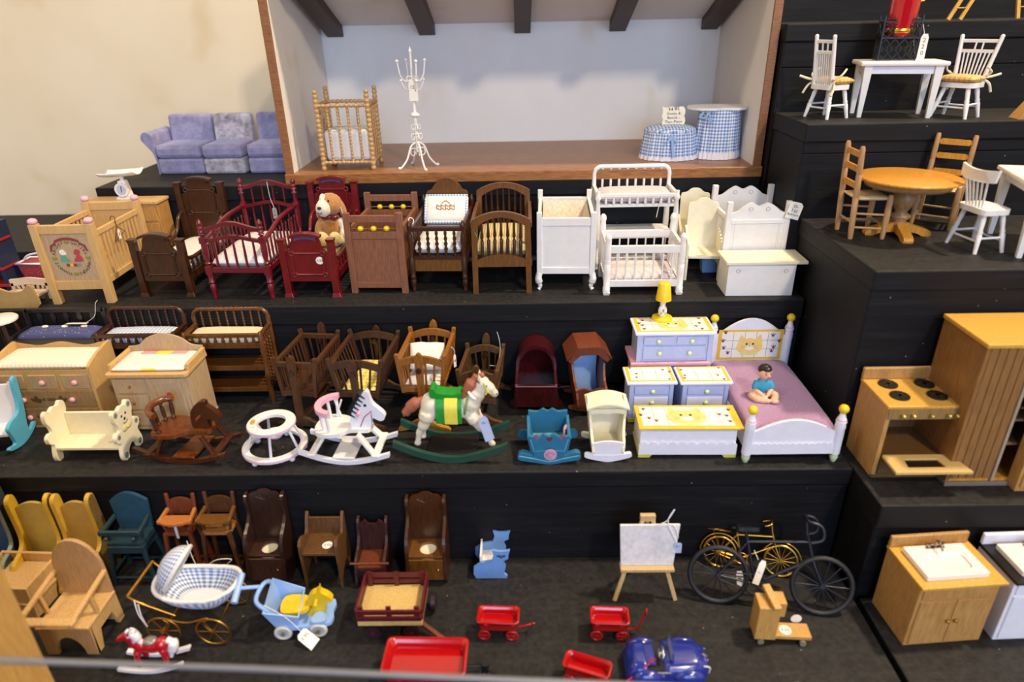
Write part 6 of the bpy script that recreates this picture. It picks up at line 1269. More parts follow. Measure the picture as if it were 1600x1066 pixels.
def wheel(name, parent, c, r, tyre, spk, n=8, tw=.12, axis='y', hub=.18, sw=.05, disc=None):
    """wheel standing in the x-z plane: tyre, spokes, hub"""
    c = Vector(c)
    m = MB(); m.tube([c+Vector((r*math.cos(a), 0, r*math.sin(a))) for a in [2*math.pi*i/28 for i in range(28)]], tw, 8, True); o = m.out(name, tyre, parent)
    if disc: m = MB(); m.cyl(c-Vector((0, tw*.6, 0)), c+Vector((0, tw*.6, 0)), r*.98, r*.98, 24); m.out('wheel_disc', disc, o)
    else:
        for i in range(n): a = 2*math.pi*i/n; m = MB(); m.tube([c+Vector((0, 0, 0)), c+Vector((r*math.cos(a), 0, r*math.sin(a)))], sw, 5); m.out('spoke', spk, o)
    m = MB(); m.cyl(c-Vector((0, hub*1.3, 0)), c+Vector((0, hub*1.3, 0)), hub, hub, 12); m.out('hub', spk, o); return o

def pram():
    y0 = onz(295, 1006, 0).y; a, b = ony(254, 983, y0), ony(334, 986, y0); cx = (a.x+b.x)/2; hw = (b.x-a.x)/2; D = 4.6; r = 1.5
    t = thing('doll_pram', 'gold wire doll pram with a blue gingham basket and hood', 'pram', (cx, y0, 0), math.radians(-2)); GH = gingham('gingham_pram', 'E6E9F0', '5E7CB0', .5, 'UV')
    GW = BRASS
    for y in (0, D):
        for s in (-1, 1): wheel('wheel', t, (s*hw, y, r+.08), r, GW, GW, 6, .1, sw=.05)
        m = MB(); m.tube(spl([(-hw, y, r), (-hw*.7, y, r+.9), (-hw*.9, y, r+1.6), (0, y, r+1.1), (hw*.9, y, r+1.7), (hw*.7, y, r+.9), (hw, y, r)], 6), .09, 6); m.out('spring', GW, t)
    for s in (-1, 1): m = MB(); m.cyl((s*hw, -.2, r+.05), (s*hw, D+.2, r+.05), .09); m.out('axle', GW, t)
    zc, rx, ry = 3.0, 3.7, 2.1; bx, by = .55, D/2
    def bowl(u, v, k=1.0): 
        a = 2*math.pi*u; f = (.55+.45*math.sin(v*math.pi/2))*k; sx = abs(math.cos(a))**.75*math.copysign(1, math.cos(a)); sy = abs(math.sin(a))**.75*math.copysign(1, math.sin(a))
        return Vector((bx+rx*f*sx, by+ry*f*sy, zc+2.1*v+.25*math.cos(2*a)*v))
    m = MB(); m.grid(lambda u, v: bowl(u, v), 40, 8, True, 22, 3.2); m.out('basket', GH, t)
    m = MB(); m.grid(lambda u, v: bowl(u, v, .95)+Vector((0, 0, .06)), 40, 8, True, 22, 3.2); m.out('basket_lining', GH, t)
    m = MB(); m.ell((bx, by, zc+.12), (rx*.58, ry*.58, .14)); m.out('basket_floor', GH, t)
    m = MB(); m.tube([bowl(i/40, 1.0)+Vector((0, 0, .12*random.random())) for i in range(40)], .2, 6, True); m.out('lace_trim', LINEN, t)
    # bonnet-shaped hood standing up at the handle end, open towards the basket
    HM = Matrix.Translation((bx-rx*.62, by-.2, zc+3.1)) @ Matrix.Rotation(math.radians(32), 4, 'Y')
    def hood(u, v):
        a = 2*math.pi*v; ph = math.pi/2*(1-u)
        return HM @ Vector((-1.5*math.sin(ph)+.4, 1.75*math.cos(ph)*math.cos(a), 2.35*math.cos(ph)*math.sin(a)+1.2))
    m = MB(); m.grid(hood, 8, 24, False, 5, 16); m.out('hood', GH, t)
    m = MB(); m.tube([hood(1, i/24) for i in range(24)], .2, 6, True); m.out('hood_lace', LINEN, t)
    m = MB(); m.tube(spl([(-hw*.5, .5, 2.9), (-hw-1.6, .3, 4.6), (-hw-2.4, .2, 5.4)], 5), .1); m.tube(spl([(-hw*.5, D-.5, 2.9), (-hw-1.6, D-.3, 4.6), (-hw-2.4, D-.2, 5.4)], 5), .1); m.tube([(-hw-2.4, .2, 5.4), (-hw-2.4, D-.2, 5.4)], .15); m.out('handle', paint('gold_wire', 'C08A2E', .3, .1, metal=.8), t)
    m = MB(); m.tube(spl([(-hw-1.9, .2, 5.0), (-hw-1.7, -.1, 3.6), (-hw-1.2, -.2, 2.2), (-hw-1.5, -.1, 3.4), (-hw-1.6, .1, 4.6)], 5), .05, 5); m.out('string', STRING, t)
pram()

def small_horse():
    y0 = onz(240, 1050, 0).y; cx = ony(238, 1048, y0).x; t = thing('rocking_horse', 'small red and white glazed rocking horse in front of the pram', 'rocking horse', (cx, y0, 0), math.radians(4)); WG = paint('white_glaze', 'E2E0E4', .15, .04, coat=.6); RG = paint('red_glaze', 'A80F1E', .15, .1, coat=.6)
    for y in (0, 1.7): m = MB(); m.prism(runner_pts(-2.7, 2.7, .55, .55, 0, .32), y-.2, y+.2, 'y'); m.out('rocker', WG, t, .1)
    k = Vector((0, .85, -.1)); m = MB(); m.ell((.2, 0, 2.3), (1.25, .6, .68)); m.ell((1.0, 0, 2.4), (.65, .62, .7)); m.ell((-.8, 0, 2.4), (.6, .55, .68)); m.tube(spl([(-.9, 0, 2.6), (-1.3, 0, 3.2), (-1.55, 0, 3.7)], 4), [.55]*4+[.45]*4+[.38], 10); m.tube([(-1.45, 0, 3.8), (-2.3, 0, 3.35)], [.42, .28], 10); m.ell((-2.3, 0, 3.33), .28)
    for x, s in ((-1.0, -1), (-1.0, 1), (1.1, -1), (1.1, 1)): m.tube([(x, s*.35, 2.1), (x+.2*(1 if x > 0 else -.6), s*.5, 1.2), (x+.1, s*.55, .5)], [.36, .26, .2], 8)
    for s in (-1, 1): m.tube([(-1.3, s*.22, 4.0), (-1.25, s*.26, 4.4)], [.14, .05], 6)
    m.v = [p+k for p in m.v]; fuse(m.out('body', RG, t), .09, 3)
    m = MB(); m.tube(spl([(-1.55, 0, 4.15), (-1.0, -.1, 3.9), (-.75, -.1, 3.2), (-.6, -.1, 2.8)], 5), [.22]*4+[.4]*6+[.25]*6, 8); m.tube(spl([(1.5, 0, 2.9), (2.0, -.1, 2.5), (1.7, -.1, 1.6), (1.5, -.1, 1.0)], 5), [.3]*4+[.45]*6+[.2]*6, 8); m.v = [p+k for p in m.v]; m.out('mane_and_tail', WG, t)
    m = MB(); m.ell((.1, 0, 2.9), (.6, .5, .25)); m.v = [p+k for p in m.v]; m.out('saddle', paint('silver_saddle', '8E8C88', .3, .05, metal=.5), t)
    m = MB()
    for x, s in ((-1.1, -1), (-1.1, 1), (1.25, -1), (1.25, 1)): m.ell((x, s*.55, .42), (.26, .24, .22))
    m.v = [p+k for p in m.v]; m.out('hooves', BLACKM, t)
    m = MB(); m.tube(spl([(-1.2, .6, 4.0), (-.9, .5, 4.7), (-.6, .6, 4.4), (-.8, .7, 3.9)], 5), .07, 5); m.out('ribbon', STRING, t)
small_horse()

def stroller():
    y0 = onz(443, 997, 0).y; a, b = ony(443, 985, y0), ony(497, 986, y0); cx = (a.x+b.x)/2; hw = (b.x-a.x)/2; D = 3.0; r = .8
    t = thing('stroller', 'light blue plastic stroller with a yellow horse-head seat and price tag', 'stroller', (cx, y0, 0), math.radians(5)); LB = paint('light_blue_plastic', '8DB0E4', .3, .04); YP = paint('yellow_plastic', 'D9B81A', .35, .06); TY = paint('white_rubber', 'C9C9C4', .5, .04)
    for s in (-1, 1):
        for y in (0, D): wheel('wheel', t, (s*hw, y, r+.02), r-.18, TY, paint('grey_hub', '6E6A62', .5), 6, .2, disc=paint('pale_disc', 'A9A8A2', .5), hub=.2)
        m = MB(); m.cyl((s*hw, -.2, r), (s*hw, D+.2, r), .12); m.out('axle', LB, t)
    m = MB(); m.hexa([(-hw-.6, .2, 1.2), (-.2, .2, 1.2), (-.2, D-.2, 1.2), (-hw-.6, D-.2, 1.2), (-hw-1.4, -.1, 3.4), (.1, -.1, 2.6), (.1, D+.1, 2.9), (-hw-1.1, D+.1, 4.4)]); m.f.pop(1); m.sm.pop(1); o = m.out('tub', LB, t)
    sol = o.modifiers.new('wall', 'SOLIDIFY'); sol.thickness = .2*SC
    m = MB(); m.prism(spl2([(-hw, .1), (hw+.6, .0), (hw+1.3, .6), (hw+1.2, 1.5), (hw+1.3, 2.4), (hw+.6, 3.0), (-hw, 2.9)], 4), 1.15, 1.5, 'z'); m.out('platform', LB, t, .08)
    m = MB(); m.prism(spl2([(hw-.5, 0), (hw+.7, 0), (hw+.5, 1.0), (hw-.3, 1.0)], 3), 1.5, 1.9, 'z'); m.prism(spl2([(hw-.5, D-1.0), (hw-.3, D-1.0), (hw+.7, D), (hw-.5, D)], 3), 1.5, 1.9, 'z'); m.out('wheel_guard', LB, t, .08)
    m = MB(); m.prism(spl2([(-1.6, .6), (0, .5), (.8, 1.0), (.8, 2.0), (0, 2.5), (-1.6, 2.4)], 4), 2.3, 2.7, 'z'); m.out('seat', YP, t, .12)
    m = MB(); m.prism(spl2([(.5, 1.5), (1.0, 2.5), (.7, 3.2), (1.1, 3.9), (1.7, 4.2), (1.9, 4.6), (2.0, 4.1), (2.6, 3.6), (2.9, 3.0), (2.5, 2.9), (2.2, 2.3), (2.0, 1.5)], 4), 1.1, 1.8, 'y'); m.out('horse_head', YP, t, .15)
    m = MB(); m.tube([(1.5, .3, 3.3), (1.5, 2.6, 3.3)], .18, 8); m.out('hand_bar', YP, t)
    m = MB(); m.tube(spl([(-hw-1.0, .3, 3.2), (-hw-1.9, .5, 4.3), (-hw-1.5, D/2, 5.1), (-hw-1.2, D-.5, 4.6), (-hw-1.0, D-.3, 3.8)], 5), .2, 8); m.tube([(-hw-1.6, D/2, 5.0), (-hw-3.4, D/2-.2, 5.2)], .18, 8); m.out('handle', LB, t)
    m = MB(); m.cyl((-hw-3.6, D/2-1.4, 4.7), (-hw-3.4, D/2+1.0, 5.7), .3, .3, 12); m.out('grip', LB, t)
    tag_on(t, (.75, -.8, .75), (1.1, 1.8), ['5.95', ''], Matrix.Rotation(-.9, 4, 'X') @ FRONT @ Matrix.Rotation(.9, 4, 'Z'), string=[(-hw-1.3, .4, 3.9), (-hw+.5, -.1, 2.8), (.2, -.6, 1.5)])
stroller()

def stake_wagon():
    y0 = onz(577, 1000, 0).y; a, b = ony(559, 977, y0), ony(660, 977, y0); cx = (a.x+b.x)/2; w = b.x-a.x; D = 4.3; zb = (a.z+b.z)/2
    t = thing('stake_wagon', 'toy stake wagon with dark red slatted sides and a pale wood bed', 'wagon', (cx, y0, 0), 0); RS = wood('dark_red_stain', '571420', '761E2A', .35); BD = wood('pale_bed', 'C9A760', 'DCC082', .45)
    m = MB(); m.box(-w/2, w/2, 0, D, zb-.1, zb+.45); m.out('bed', BD, t, .04)
    for y in (-.05, D+.05):
        for z0 in (zb+.6, zb+1.35): m = MB(); m.box(-w/2, w/2, y-.1, y+.1, z0, z0+.5); m.out('side_slat', RS, t, .03)
        m = MB(); m.box(-.22, .22, -.1, .1, 0, 1.9); reps('stake', m, RS, t, [(x, y+(.16 if y < 1 else -.16), zb+.2) for x in (-w/2+.4, 0, w/2-.4)])
    for x in (-w/2, w/2):
        for z0 in (zb+.6, zb+1.35): m = MB(); m.box(x-.1, x+.1, .05, D-.05, z0, z0+.5); m.out('end_slat', RS, t, .03)
    for x in (-w/2+1.2, w/2-1.1):
        for y in (.2, D-.2): m = MB(); m.cyl((x, y-.18, .75), (x, y+.18, .75), .74, .74, 20); wo = m.out('wheel', paint('dark_plum', '2A1620', .45), t, .06); m = MB(); m.cyl((x, y-.26, .75), (x, y+.26, .75), .2, .2, 10); m.out('hub', RS, wo)
        m = MB(); m.box(x-.3, x+.3, .4, D-.4, .6, zb-.1); m.out('bolster', BD, t, .04)
    m = MB(); m.bar((w/2-.5, D/2-1.0, 1.0), (w/2+2.6, -.9, .35), .4, .25); m.out('handle', REDW, t, .05)
    m = MB(); m.cyl((w/2+.35, D-.9, 1.0), (w/2+.75, D-.9, 1.0), .8, .8, 18); m.out('spare_wheel', MATS['dark_plum'], t, .05)
stake_wagon()

def tray(m, w, d, z0, z1, r=.5, t=.12):
    def rr(k, dz=0): 
        a, b = w/2*k, d/2*k; q = min(r, a*.9); return [(x, y) for cx_, cy_, s in ((a-q, b-q, 0), (-a+q, b-q, 90), (-a+q, -b+q, 180), (a-q, -b+q, 270)) for x, y in arc(cx_, cy_, q, q, s, s+90, 5)]
    O, I, L = rr(.97), rr(.97-2*t/w), rr(1.0); n = len(O)
    lay = [(rr(.9), z0), (O, z1-.08), (L, z1-.05), (L, z1+.05), (I, z1+.03), (rr(.88-2*t/w), z0+t)]
    vs = [(x, y, z) for p, z in lay for x, y in p]; fs = [(i*n+k, i*n+(k+1) % n, (i+1)*n+(k+1) % n, (i+1)*n+k) for i in range(5) for k in range(n)]
    m.add(vs, fs, True); m.add(vs[:n], [tuple(range(n))]); m.add(vs[-n:], [tuple(range(n))]); return m
def red_wagon(FL, FR, RL, z, label, handle, rw=.55, sc=1.0, hm=None, wm=None):
    a, b, c_ = onz(*FL, z), onz(*FR, z), onz(*RL, z); w = (b-a).length; rz = math.atan2(b.y-a.y, b.x-a.x); d = max(1.5, (c_-a).dot(Vector((-math.sin(rz), math.cos(rz), 0))))
    ctr = (a+b)/2+Vector((-math.sin(rz), math.cos(rz), 0))*d/2; t = thing('red_wagon', label, 'wagon', (ctr.x, ctr.y, 0), rz)
    dep = .95*sc; m = MB(); tray(m, w, d, z-dep, z, .35*sc); m.out('tray', REDP, t)
    for x in (-w*.33, w*.33):
        for s in (-1, 1): wheel('wheel', t, (x, s*(d/2-.15), rw), rw-.06, wm or REDP, wm or REDP, 6, .09*sc, hub=.12*sc, sw=.05*sc)
        m = MB(); m.cyl((x, -d/2+.1, rw), (x, d/2-.1, rw), .07*sc); m.box(x-.15*sc, x+.15*sc, -d/2+.3, d/2-.3, rw, z-dep); m.out('axle', wm or REDP, t)
    handle(t, w, d, rw); return t
def hd1(t, w, d, rw): m = MB(); m.tube([(w*.33, 0, rw), (w/2+.5, 0, rw+.35), (w/2+1.1, .1, rw+.5)], .09, 6); m.tube([(w/2+1.1, -.25, rw+.5), (w/2+1.3, 0, rw+.7), (w/2+1.1, .35, rw+.5)], .08, 6, True); m.out('handle', REDP, t)
def hd2(t, w, d, rw): m = MB(); m.tube([(w*.33, 0, rw), (w/2+.5, 0, rw), (w/2+.9, 0, rw+.2), (w/2+1.4, .1, rw+2.0)], .09, 6); m.tube([(w/2+1.4, -.3, rw+2.0), (w/2+1.5, .1, rw+2.4), (w/2+1.4, .5, rw+2.0)], .08, 6, True); m.out('handle', REDP, t)
def hd3(t, w, d, rw): m = MB(); m.tube([(w*.33, .2, rw), (w/2+.6, .2, rw), (w/2+1.0, .3, rw+.1), (w/2+2.9, 1.9, rw+1.7)], .09, 6); m.tube([(w/2+2.9, 1.7, rw+1.6), (w/2+3.2, 2.1, rw+2.0), (w/2+2.8, 2.1, rw+1.9)], .08, 6, True); m.out('handle', paint('crimson_enamel', 'A01030', .25, .05), t)
def hd4(t, w, d, rw): 
    m = MB(); m.tube([(w*.3, .4, .8), (w/2+.8, .6, .7), (w/2+1.4, .9, .9)], .1, 6); m.tube([(w/2+.3, -.6, .6), (w/2+1.3, -.1, .6), (w/2+1.5, .6, .8)], .1, 6); m.cyl((w/2+1.4, .3, .5), (w/2+1.4, .3, 1.4), .32); m.tube([(w/2+1.4, .3, .95), (w/2+4.0, -1.0, .5), (w/2+6.3, -2.4, .3)], .13, 6); m.out('handle', BLACKM, t)
red_wagon((744, 974), (811, 976), (747.5, 946), 2.15, 'small red metal wagon, leftmost of the three little ones', hd1)
red_wagon((923, 975), (985, 977), (922, 947), 2.15, 'small red metal wagon with its handle raised, below the easel', hd2)
red_wagon((877, 1040), (951, 1063), (889, 1015), 2.15, 'small red wagon at an angle beside the blue pedal car', hd3)
red_wagon((592, 1055), (727, 1057), (601, 995), 2.6, 'large red metal wagon with a black handle', hd4, .7, 1.25, wm=BLACKM)

def pedal_car():
    z = 1.9; a, b = onz(981, 1052, z), onz(1110, 1056, z); cx = (a.x+b.x)/2; L = b.x-a.x; y0 = (a.y+b.y)/2+1.9; hw = 1.75
    t = thing('pedal_car', 'dark blue toy pedal car with chrome trim and a steering wheel', 'toy car', (cx, y0, 0)); BL = paint('royal_blue_enamel', '1C2C86', .22, .06, coat=.6); CH = paint('chrome', 'C8CCD2', .18, .03, metal=1.0)
    pr = spl2([(-L/2+.3, .7), (-L/2, 1.6), (-L/2+.3, 2.9), (-L/2+1.2, 3.35), (-L/2+2.3, 3.0)], 4, False); l = L
    m = MB(); n = 12
    def hull(u, v):
        x = -L/2+L*u; top = 3.3 if u < .25 else (2.5 if u < .5 else 3.35); w_ = hw*(1-.25*abs(2*u-1)**3) ; a_ = math.pi*v
        top = (2.6*min(1, .35+.65*(u/.12)**.5) if u < .26 else 2.0 if u < .5 else 2.75-.5*max(0, (u-.85)/.15)**2); ca = math.copysign(abs(math.cos(a_))**.6, math.cos(a_)); sa = abs(math.sin(a_))**.6
        return Vector((x, -w_*ca, .75+(top-.75)*sa))
    m.grid(hull, 40, 16); o = m.out('body', BL, t); 
    m = MB(); m.prism([(-L/2+.3, -hw*.7), (L/2-.2, -hw*.72), (L/2-.2, hw*.72), (-L/2+.3, hw*.7)], .65, .95, 'z'); m.out('underside', BL, t, .1)
    m = MB(); m.ell((L/2-.05, 0, 1.65), (.3, hw*.72, .95)); m.out('nose', BL, t)
    m = MB(); m.prism(spl2([(-1.95, -1.15), (.0, -1.2), (.1, 1.2), (-1.95, 1.15)], 5), 2.0, 2.06, 'z'); m.out('cockpit', BLACKM, t)
    m = MB(); m.box(-1.95, -.85, -1.0, 1.0, 2.06, 2.4); m.out('seat', BL, t, .1)
    for s in (-1, 1):
        for x in (-L/2+1.7, L/2-1.5):
            m = MB(); m.ell((x, s*hw*.92, 1.25), (1.35, .55, 1.05)); m.out('mudguard', BL, t); m = MB(); m.cyl((x, s*(hw+.1)-.25, .85), (x, s*(hw+.1)+.25, .85), .83, .83, 22); wo = m.out('wheel', paint('black_rubber', '141416', .6), t, .08); m = MB(); m.cyl((x, s*(hw+.1)-.3, .85), (x, s*(hw+.1)+.3, .85), .35, .35, 14); m.out('hub_cap', CH, wo)
    m = MB(); m.tube([(-.35+.1*math.sin(a), -.3+.6*math.cos(a), 2.95+.55*math.sin(a)) for a in [2*math.pi*i/16 for i in range(16)]], .09, 6, True); m.cyl((-.35, -.3, 2.95), (.3, -.3, 2.4), .09); m.ell((-.35, -.3, 2.95), .18); m.out('steering_wheel', CH, t)
    m = MB(); m.prism([(-1.25, 2.0), (1.25, 2.0), (.95, 3.75), (-.95, 3.75)], .42, .52, 'x'); m.out('windscreen', BL, t, .04); m = MB(); m.prism([(-.9, 2.75), (.9, 2.75), (.75, 3.55), (-.75, 3.55)], .38, .42, 'x'); m.out('windscreen_pane', paint('pale_pane', '9FAACB', .2), t)
    m = MB(); m.tube(spl([(L/2-.3, -.2, 2.65), (L/2+.2, -.2, 2.2), (L/2+.25, -.2, 1.2)], 5), .12, 6)
    for k in (-.7, .7): m.tube([(L/2+.16, k*.8, 2.3), (L/2+.2, k*.8, 1.3)], .07, 6)
    m.out('grille', CH, t); m = MB(); m.box(-.9, .3, -hw-.06, -hw+.05, 2.2, 2.32); m.out('side_trim', CH, t, .03)
    m = MB(); m.tube(spl([(L/2-.3, -hw*.7, 2.4), (L/2+.25, -hw*.6, 1.9), (L/2+.3, -hw*.5, .9)], 5), .06, 6); m.out('cord', STRING, t)
    t.scale = (1, 1, .82)
pedal_car()

def easel():
    y0 = onz(1007, 938, 0).y; a, b = ony(960, 937, y0), ony(1055, 938, y0); cx = (a.x+b.x)/2; hw = (b.x-a.x)/2; top = ony(1014, 808, y0+1.6).z; zl = ony(1010, 884, y0+.6).z
    t = thing('easel', 'small wooden easel holding a blank white canvas', 'easel', (cx, y0, 0)); EW = wood('easel_wood', 'BC9A66', 'D3B684', .5); zc = ony(1010, 822, y0+1.2).z
    for s in (-1, 1): m = MB(); m.bar((s*hw, 0, 0), (s*.35, 1.75, top), .38, .28, (0, 1, 0)); m.out('leg', EW, t, .04)
    m = MB(); m.bar((0, 4.3, 0), (0, 1.75, top-.5), .35, .28, (0, 1, 0)); m.out('leg', EW, t, .04)
    m = MB(); m.box(-.7, .7, 1.55, 2.0, top-.5, top+.15); m.out('head_block', EW, t, .05)
    w2 = hw*.86; m = MB(); m.box(-w2, w2, -.1, 1.0, zl-.2, zl+.15); m.out('ledge', EW, t, .05)
    t2 = thing('canvas', 'blank white canvas with tied strings resting on the small easel', 'canvas', (cx, y0, zl+.16)); hh = zc-zl-.1
    m = MB(); m.hexa([(-w2+.05, .42, 0), (w2-.05, .42, 0), (w2-.05, .66, 0), (-w2+.05, .66, 0), (-w2-.1, 1.22, hh), (w2+.45, 1.22, hh), (w2+.45, 1.46, hh), (-w2-.1, 1.46, hh)]); m.out('panel', cloth('grey_white_canvas', 'D3D3D8', 'BDBDC6', 2), t2, .06)
    m = MB(); m.tube(spl([(.8, 1.2, hh), (1.6, 1.0, hh+.7), (2.2, 1.1, hh+1.9), (1.7, 1.0, hh+.9), (1.9, .9, hh-.1), (2.6, .8, hh-1.6)], 6), .05, 5); m.tube(spl([(.9, 1.2, hh+.1), (2.2, 1.0, hh+.2), (2.75, .9, hh-1.2)], 6), .05, 5); m.out('string', STRING, t2)
    tag_on(t2, (2.75, .75, hh-2.3), (.75, 1.2), ['6.-', ''], mat=paint('blue_card', 'AEBBE0', .7))
easel()

def bicycle(Rb, Fb, r_px, label, name, frame, tyre, spk, ns, tw, gold=False):
    a, b = onz(*Rb, 0), onz(*Fb, 0); rz = math.atan2(b.y-a.y, b.x-a.x); L = (b-a).xy.length; r = r_px
    t = thing(name, label, 'bicycle', ((a+b)/2), rz, None, (-.36, 0)); x0, x1 = -L/2, L/2
    wheel('rear_wheel', t, (x0, 0, r), r-tw, tyre, spk, ns, tw, hub=.2*r/2.6, sw=.06*r/2.6); wheel('front_wheel', t, (x1, 0, r), r-tw, tyre, spk, ns, tw, hub=.2*r/2.6, sw=.06*r/2.6)
    k = L/11.0; f = .17*k+.02
    bb = Vector((x0+L*.36, 0, r*.82)); st = Vector((x0+L*.25, 0, r*2.35)); ht = Vector((x1-L*.15, 0, r*2.4)); hb = Vector((x1-L*.11, 0, r*1.85)); rw = Vector((x0, 0, r)); fw = Vector((x1, 0, r))
    m = MB(); m.tube([bb, st], f); m.tube([st+Vector((0, 0, -.15*r)), ht], f); m.tube([bb, hb], f); m.tube([ht+Vector((-.03*L, 0, .25*r)), hb], f*1.15)
    for s in (-1, 1): q = Vector((0, s*.22*k+.03, 0)); m.tube([rw+q, bb+q*.6], f*.65); m.tube([rw+q, st+q*.4+Vector((0, 0, -.2*r))], f*.65); m.tube([hb+q*.3, hb+q+Vector((.02*L, 0, -.2*r)), fw+q], f*.75)
    m.out('frame', frame, t)
    sd = st+Vector((-.02*L, 0, .22*r)); m = MB(); m.prism(spl2([(sd.x-.09*L, -.28*k), (sd.x-.05*L, -.5*k), (sd.x+.05*L, -.25*k), (sd.x+.13*L, -.08*k), (sd.x+.13*L, .08*k), (sd.x+.05*L, .25*k), (sd.x-.05*L, .5*k), (sd.x-.09*L, .28*k)], 3), sd.z, sd.z+.14*r, 'z'); m.tube([st, sd], f); m.out('saddle', BLACKM, t, .06)
    m = MB(); top = ht+Vector((-.05*L, 0, .75*r)); m.tube([ht+Vector((-.03*L, 0, .2*r)), top], f)
    for s in (-1, 1):
        if gold: m.tube(spl([top, top+Vector((.0, s*.8*k, .1*r)), top+Vector((-.06*L, s*1.25*k, .02*r)), top+Vector((-.13*L, s*1.3*k, -.05*r))], 5), f*.8)
        else: m.tube(spl([top, top+Vector((.01*L, s*1.0*k, 0)), top+Vector((.12*L, s*1.2*k, -.1*r)), top+Vector((.14*L, s*1.25*k, -.5*r)), top+Vector((.03*L, s*1.25*k, -.65*r))], 6), f)
    m.out('handlebar', frame, t)
    m = MB(); m.tube([bb+Vector((.34*r*math.cos(q), -.2*k, .34*r*math.sin(q))) for q in [2*math.pi*i/16 for i in range(16)]], f*.5, 6, True); m.tube([bb+Vector((0, -.25*k, 0)), bb+Vector((.4*r, -.3*k, -.25*r))], f*.6); m.tube([bb+Vector((0, .25*k, 0)), bb+Vector((-.4*r, .3*k, .25*r))], f*.6); cr = m.out('crank', frame, t)
    m = MB(); m.box(*(sorted((bb.x+.25*r, bb.x+.55*r))), -.75*k, -.3*k, bb.z-.3*r, bb.z-.22*r); m.box(*(sorted((bb.x-.25*r, bb.x-.55*r))), .3*k, .75*k, bb.z+.22*r, bb.z+.3*r); m.out('pedals', frame, cr)
    m = MB(); m.tube([rw+Vector((0, -.2*k, .12*r)), bb+Vector((0, -.2*k, .32*r))], f*.35); m.tube([rw+Vector((0, -.2*k, -.12*r)), bb+Vector((0, -.2*k, -.32*r))], f*.35); m.out('chain', spk, t)
    if gold:
        for c0, a0, a1 in ((rw, 20, 200), (fw, -5, 150)): m = MB(); m.tube([c0+Vector((1.14*r*math.cos(math.radians(a0+(a1-a0)*i/12)), 0, 1.14*r*math.sin(math.radians(a0+(a1-a0)*i/12)))) for i in range(13)], .14*k, 6); m.out('mudguard', frame, t)
        m = MB(); m.tube([rw+Vector((-.85*r, -.3*k, 1.35*r)), rw+Vector((.55*r, -.3*k, 1.35*r)), rw+Vector((.55*r, .3*k, 1.35*r)), rw+Vector((-.85*r, .3*k, 1.35*r))], f*.5, 6, True); m.tube([rw, rw+Vector((-.5*r, -.3*k, 1.35*r))], f*.4); m.out('luggage_rack', frame, t)
    return t, L, r
t, L, r = bicycle((1122, 887), (1217, 902), 1.66, 'gold metal toy bicycle parked behind the black one', 'gold_bicycle', GOLD, GOLD, GOLD, 14, .13, True)
t, L, r = bicycle((1119, 943), (1280, 962), 2.85, 'black metal toy bicycle with dropped handlebars, in front of the gold one', 'black_bicycle', paint('blue_black_metal', '12131F', .35, .1), paint('black_tyre', '15151B', .55), MATS['blue_black_metal'], 14, .24)
tag_on(t, (-1.0, -.35, 3.6), (.6, 2.4), ['12.-'], Matrix.Rotation(.25, 4, 'Y') @ FRONT, string=[(-1.6, -.2, 5.6), (-1.4, -.3, 5.2), (-1.2, -.35, 4.8)])
tag_on(t, (-2.6, .1, 2.6), (.6, 1.5), ['B'], Matrix.Rotation(-.15, 4, 'Y') @ FRONT)

y0 = onz(1200, 1010, 0).y; a, b = ony(1180, 1008, y0), ony(1268, 1008, y0); zt = ony(1195, 922, y0+.8).z-.9
t = thing('wooden_scooter', 'pale wooden block scooter with round white stickers, in front of the black bicycle', 'scooter', ((a.x+b.x)/2, y0+1.0, 0), math.radians(-4)); SW = wood('scooter_wood', 'B98A44', 'D0A35C', .45); w = b.x-a.x
m = MB(); m.box(-w/2, -w/2+1.8, -.9, .9, .55, zt-.7); m.out('front_block', SW, t, .06)
m = MB(); m.box(-w/2+1.2, -w/2+2.3, -.6, .8, zt-1.9, zt-.35); m.out('back_block', SW, t, .05)
m = MB(); m.bar((-w/2+.9, 1.2, zt-.1), (-w/2+1.4, -1.2, zt-.45), .65, .35); m.out('handle_bar', SW, t, .05)
m = MB(); m.box(-w/2+.6, w/2, -.75, .75, .55, .95); dk = m.out('deck', SW, t, .05)
for x in (-w/2+.6, w/2-.7):
    for s in (-1, 1): m = MB(); m.cyl((x, s*.8-.15, .28), (x, s*.8+.15, .28), .28, .28, 14); m.out('wheel', paint('grey_wheel', '7A7268', .5), t)
    m = MB(); m.box(x-.15, x+.15, -.65, .65, .2, .55); m.out('axle_block', SW, t)
tag_on(t, (w/2-2.1, -.1, .97), (1.05, 1.05), ['4.50'], Matrix.Identity(4), 'disc'); tag_on(t, (w/2-.9, .95, 1.25), (.95, .95), [''], FRONT, 'disc')
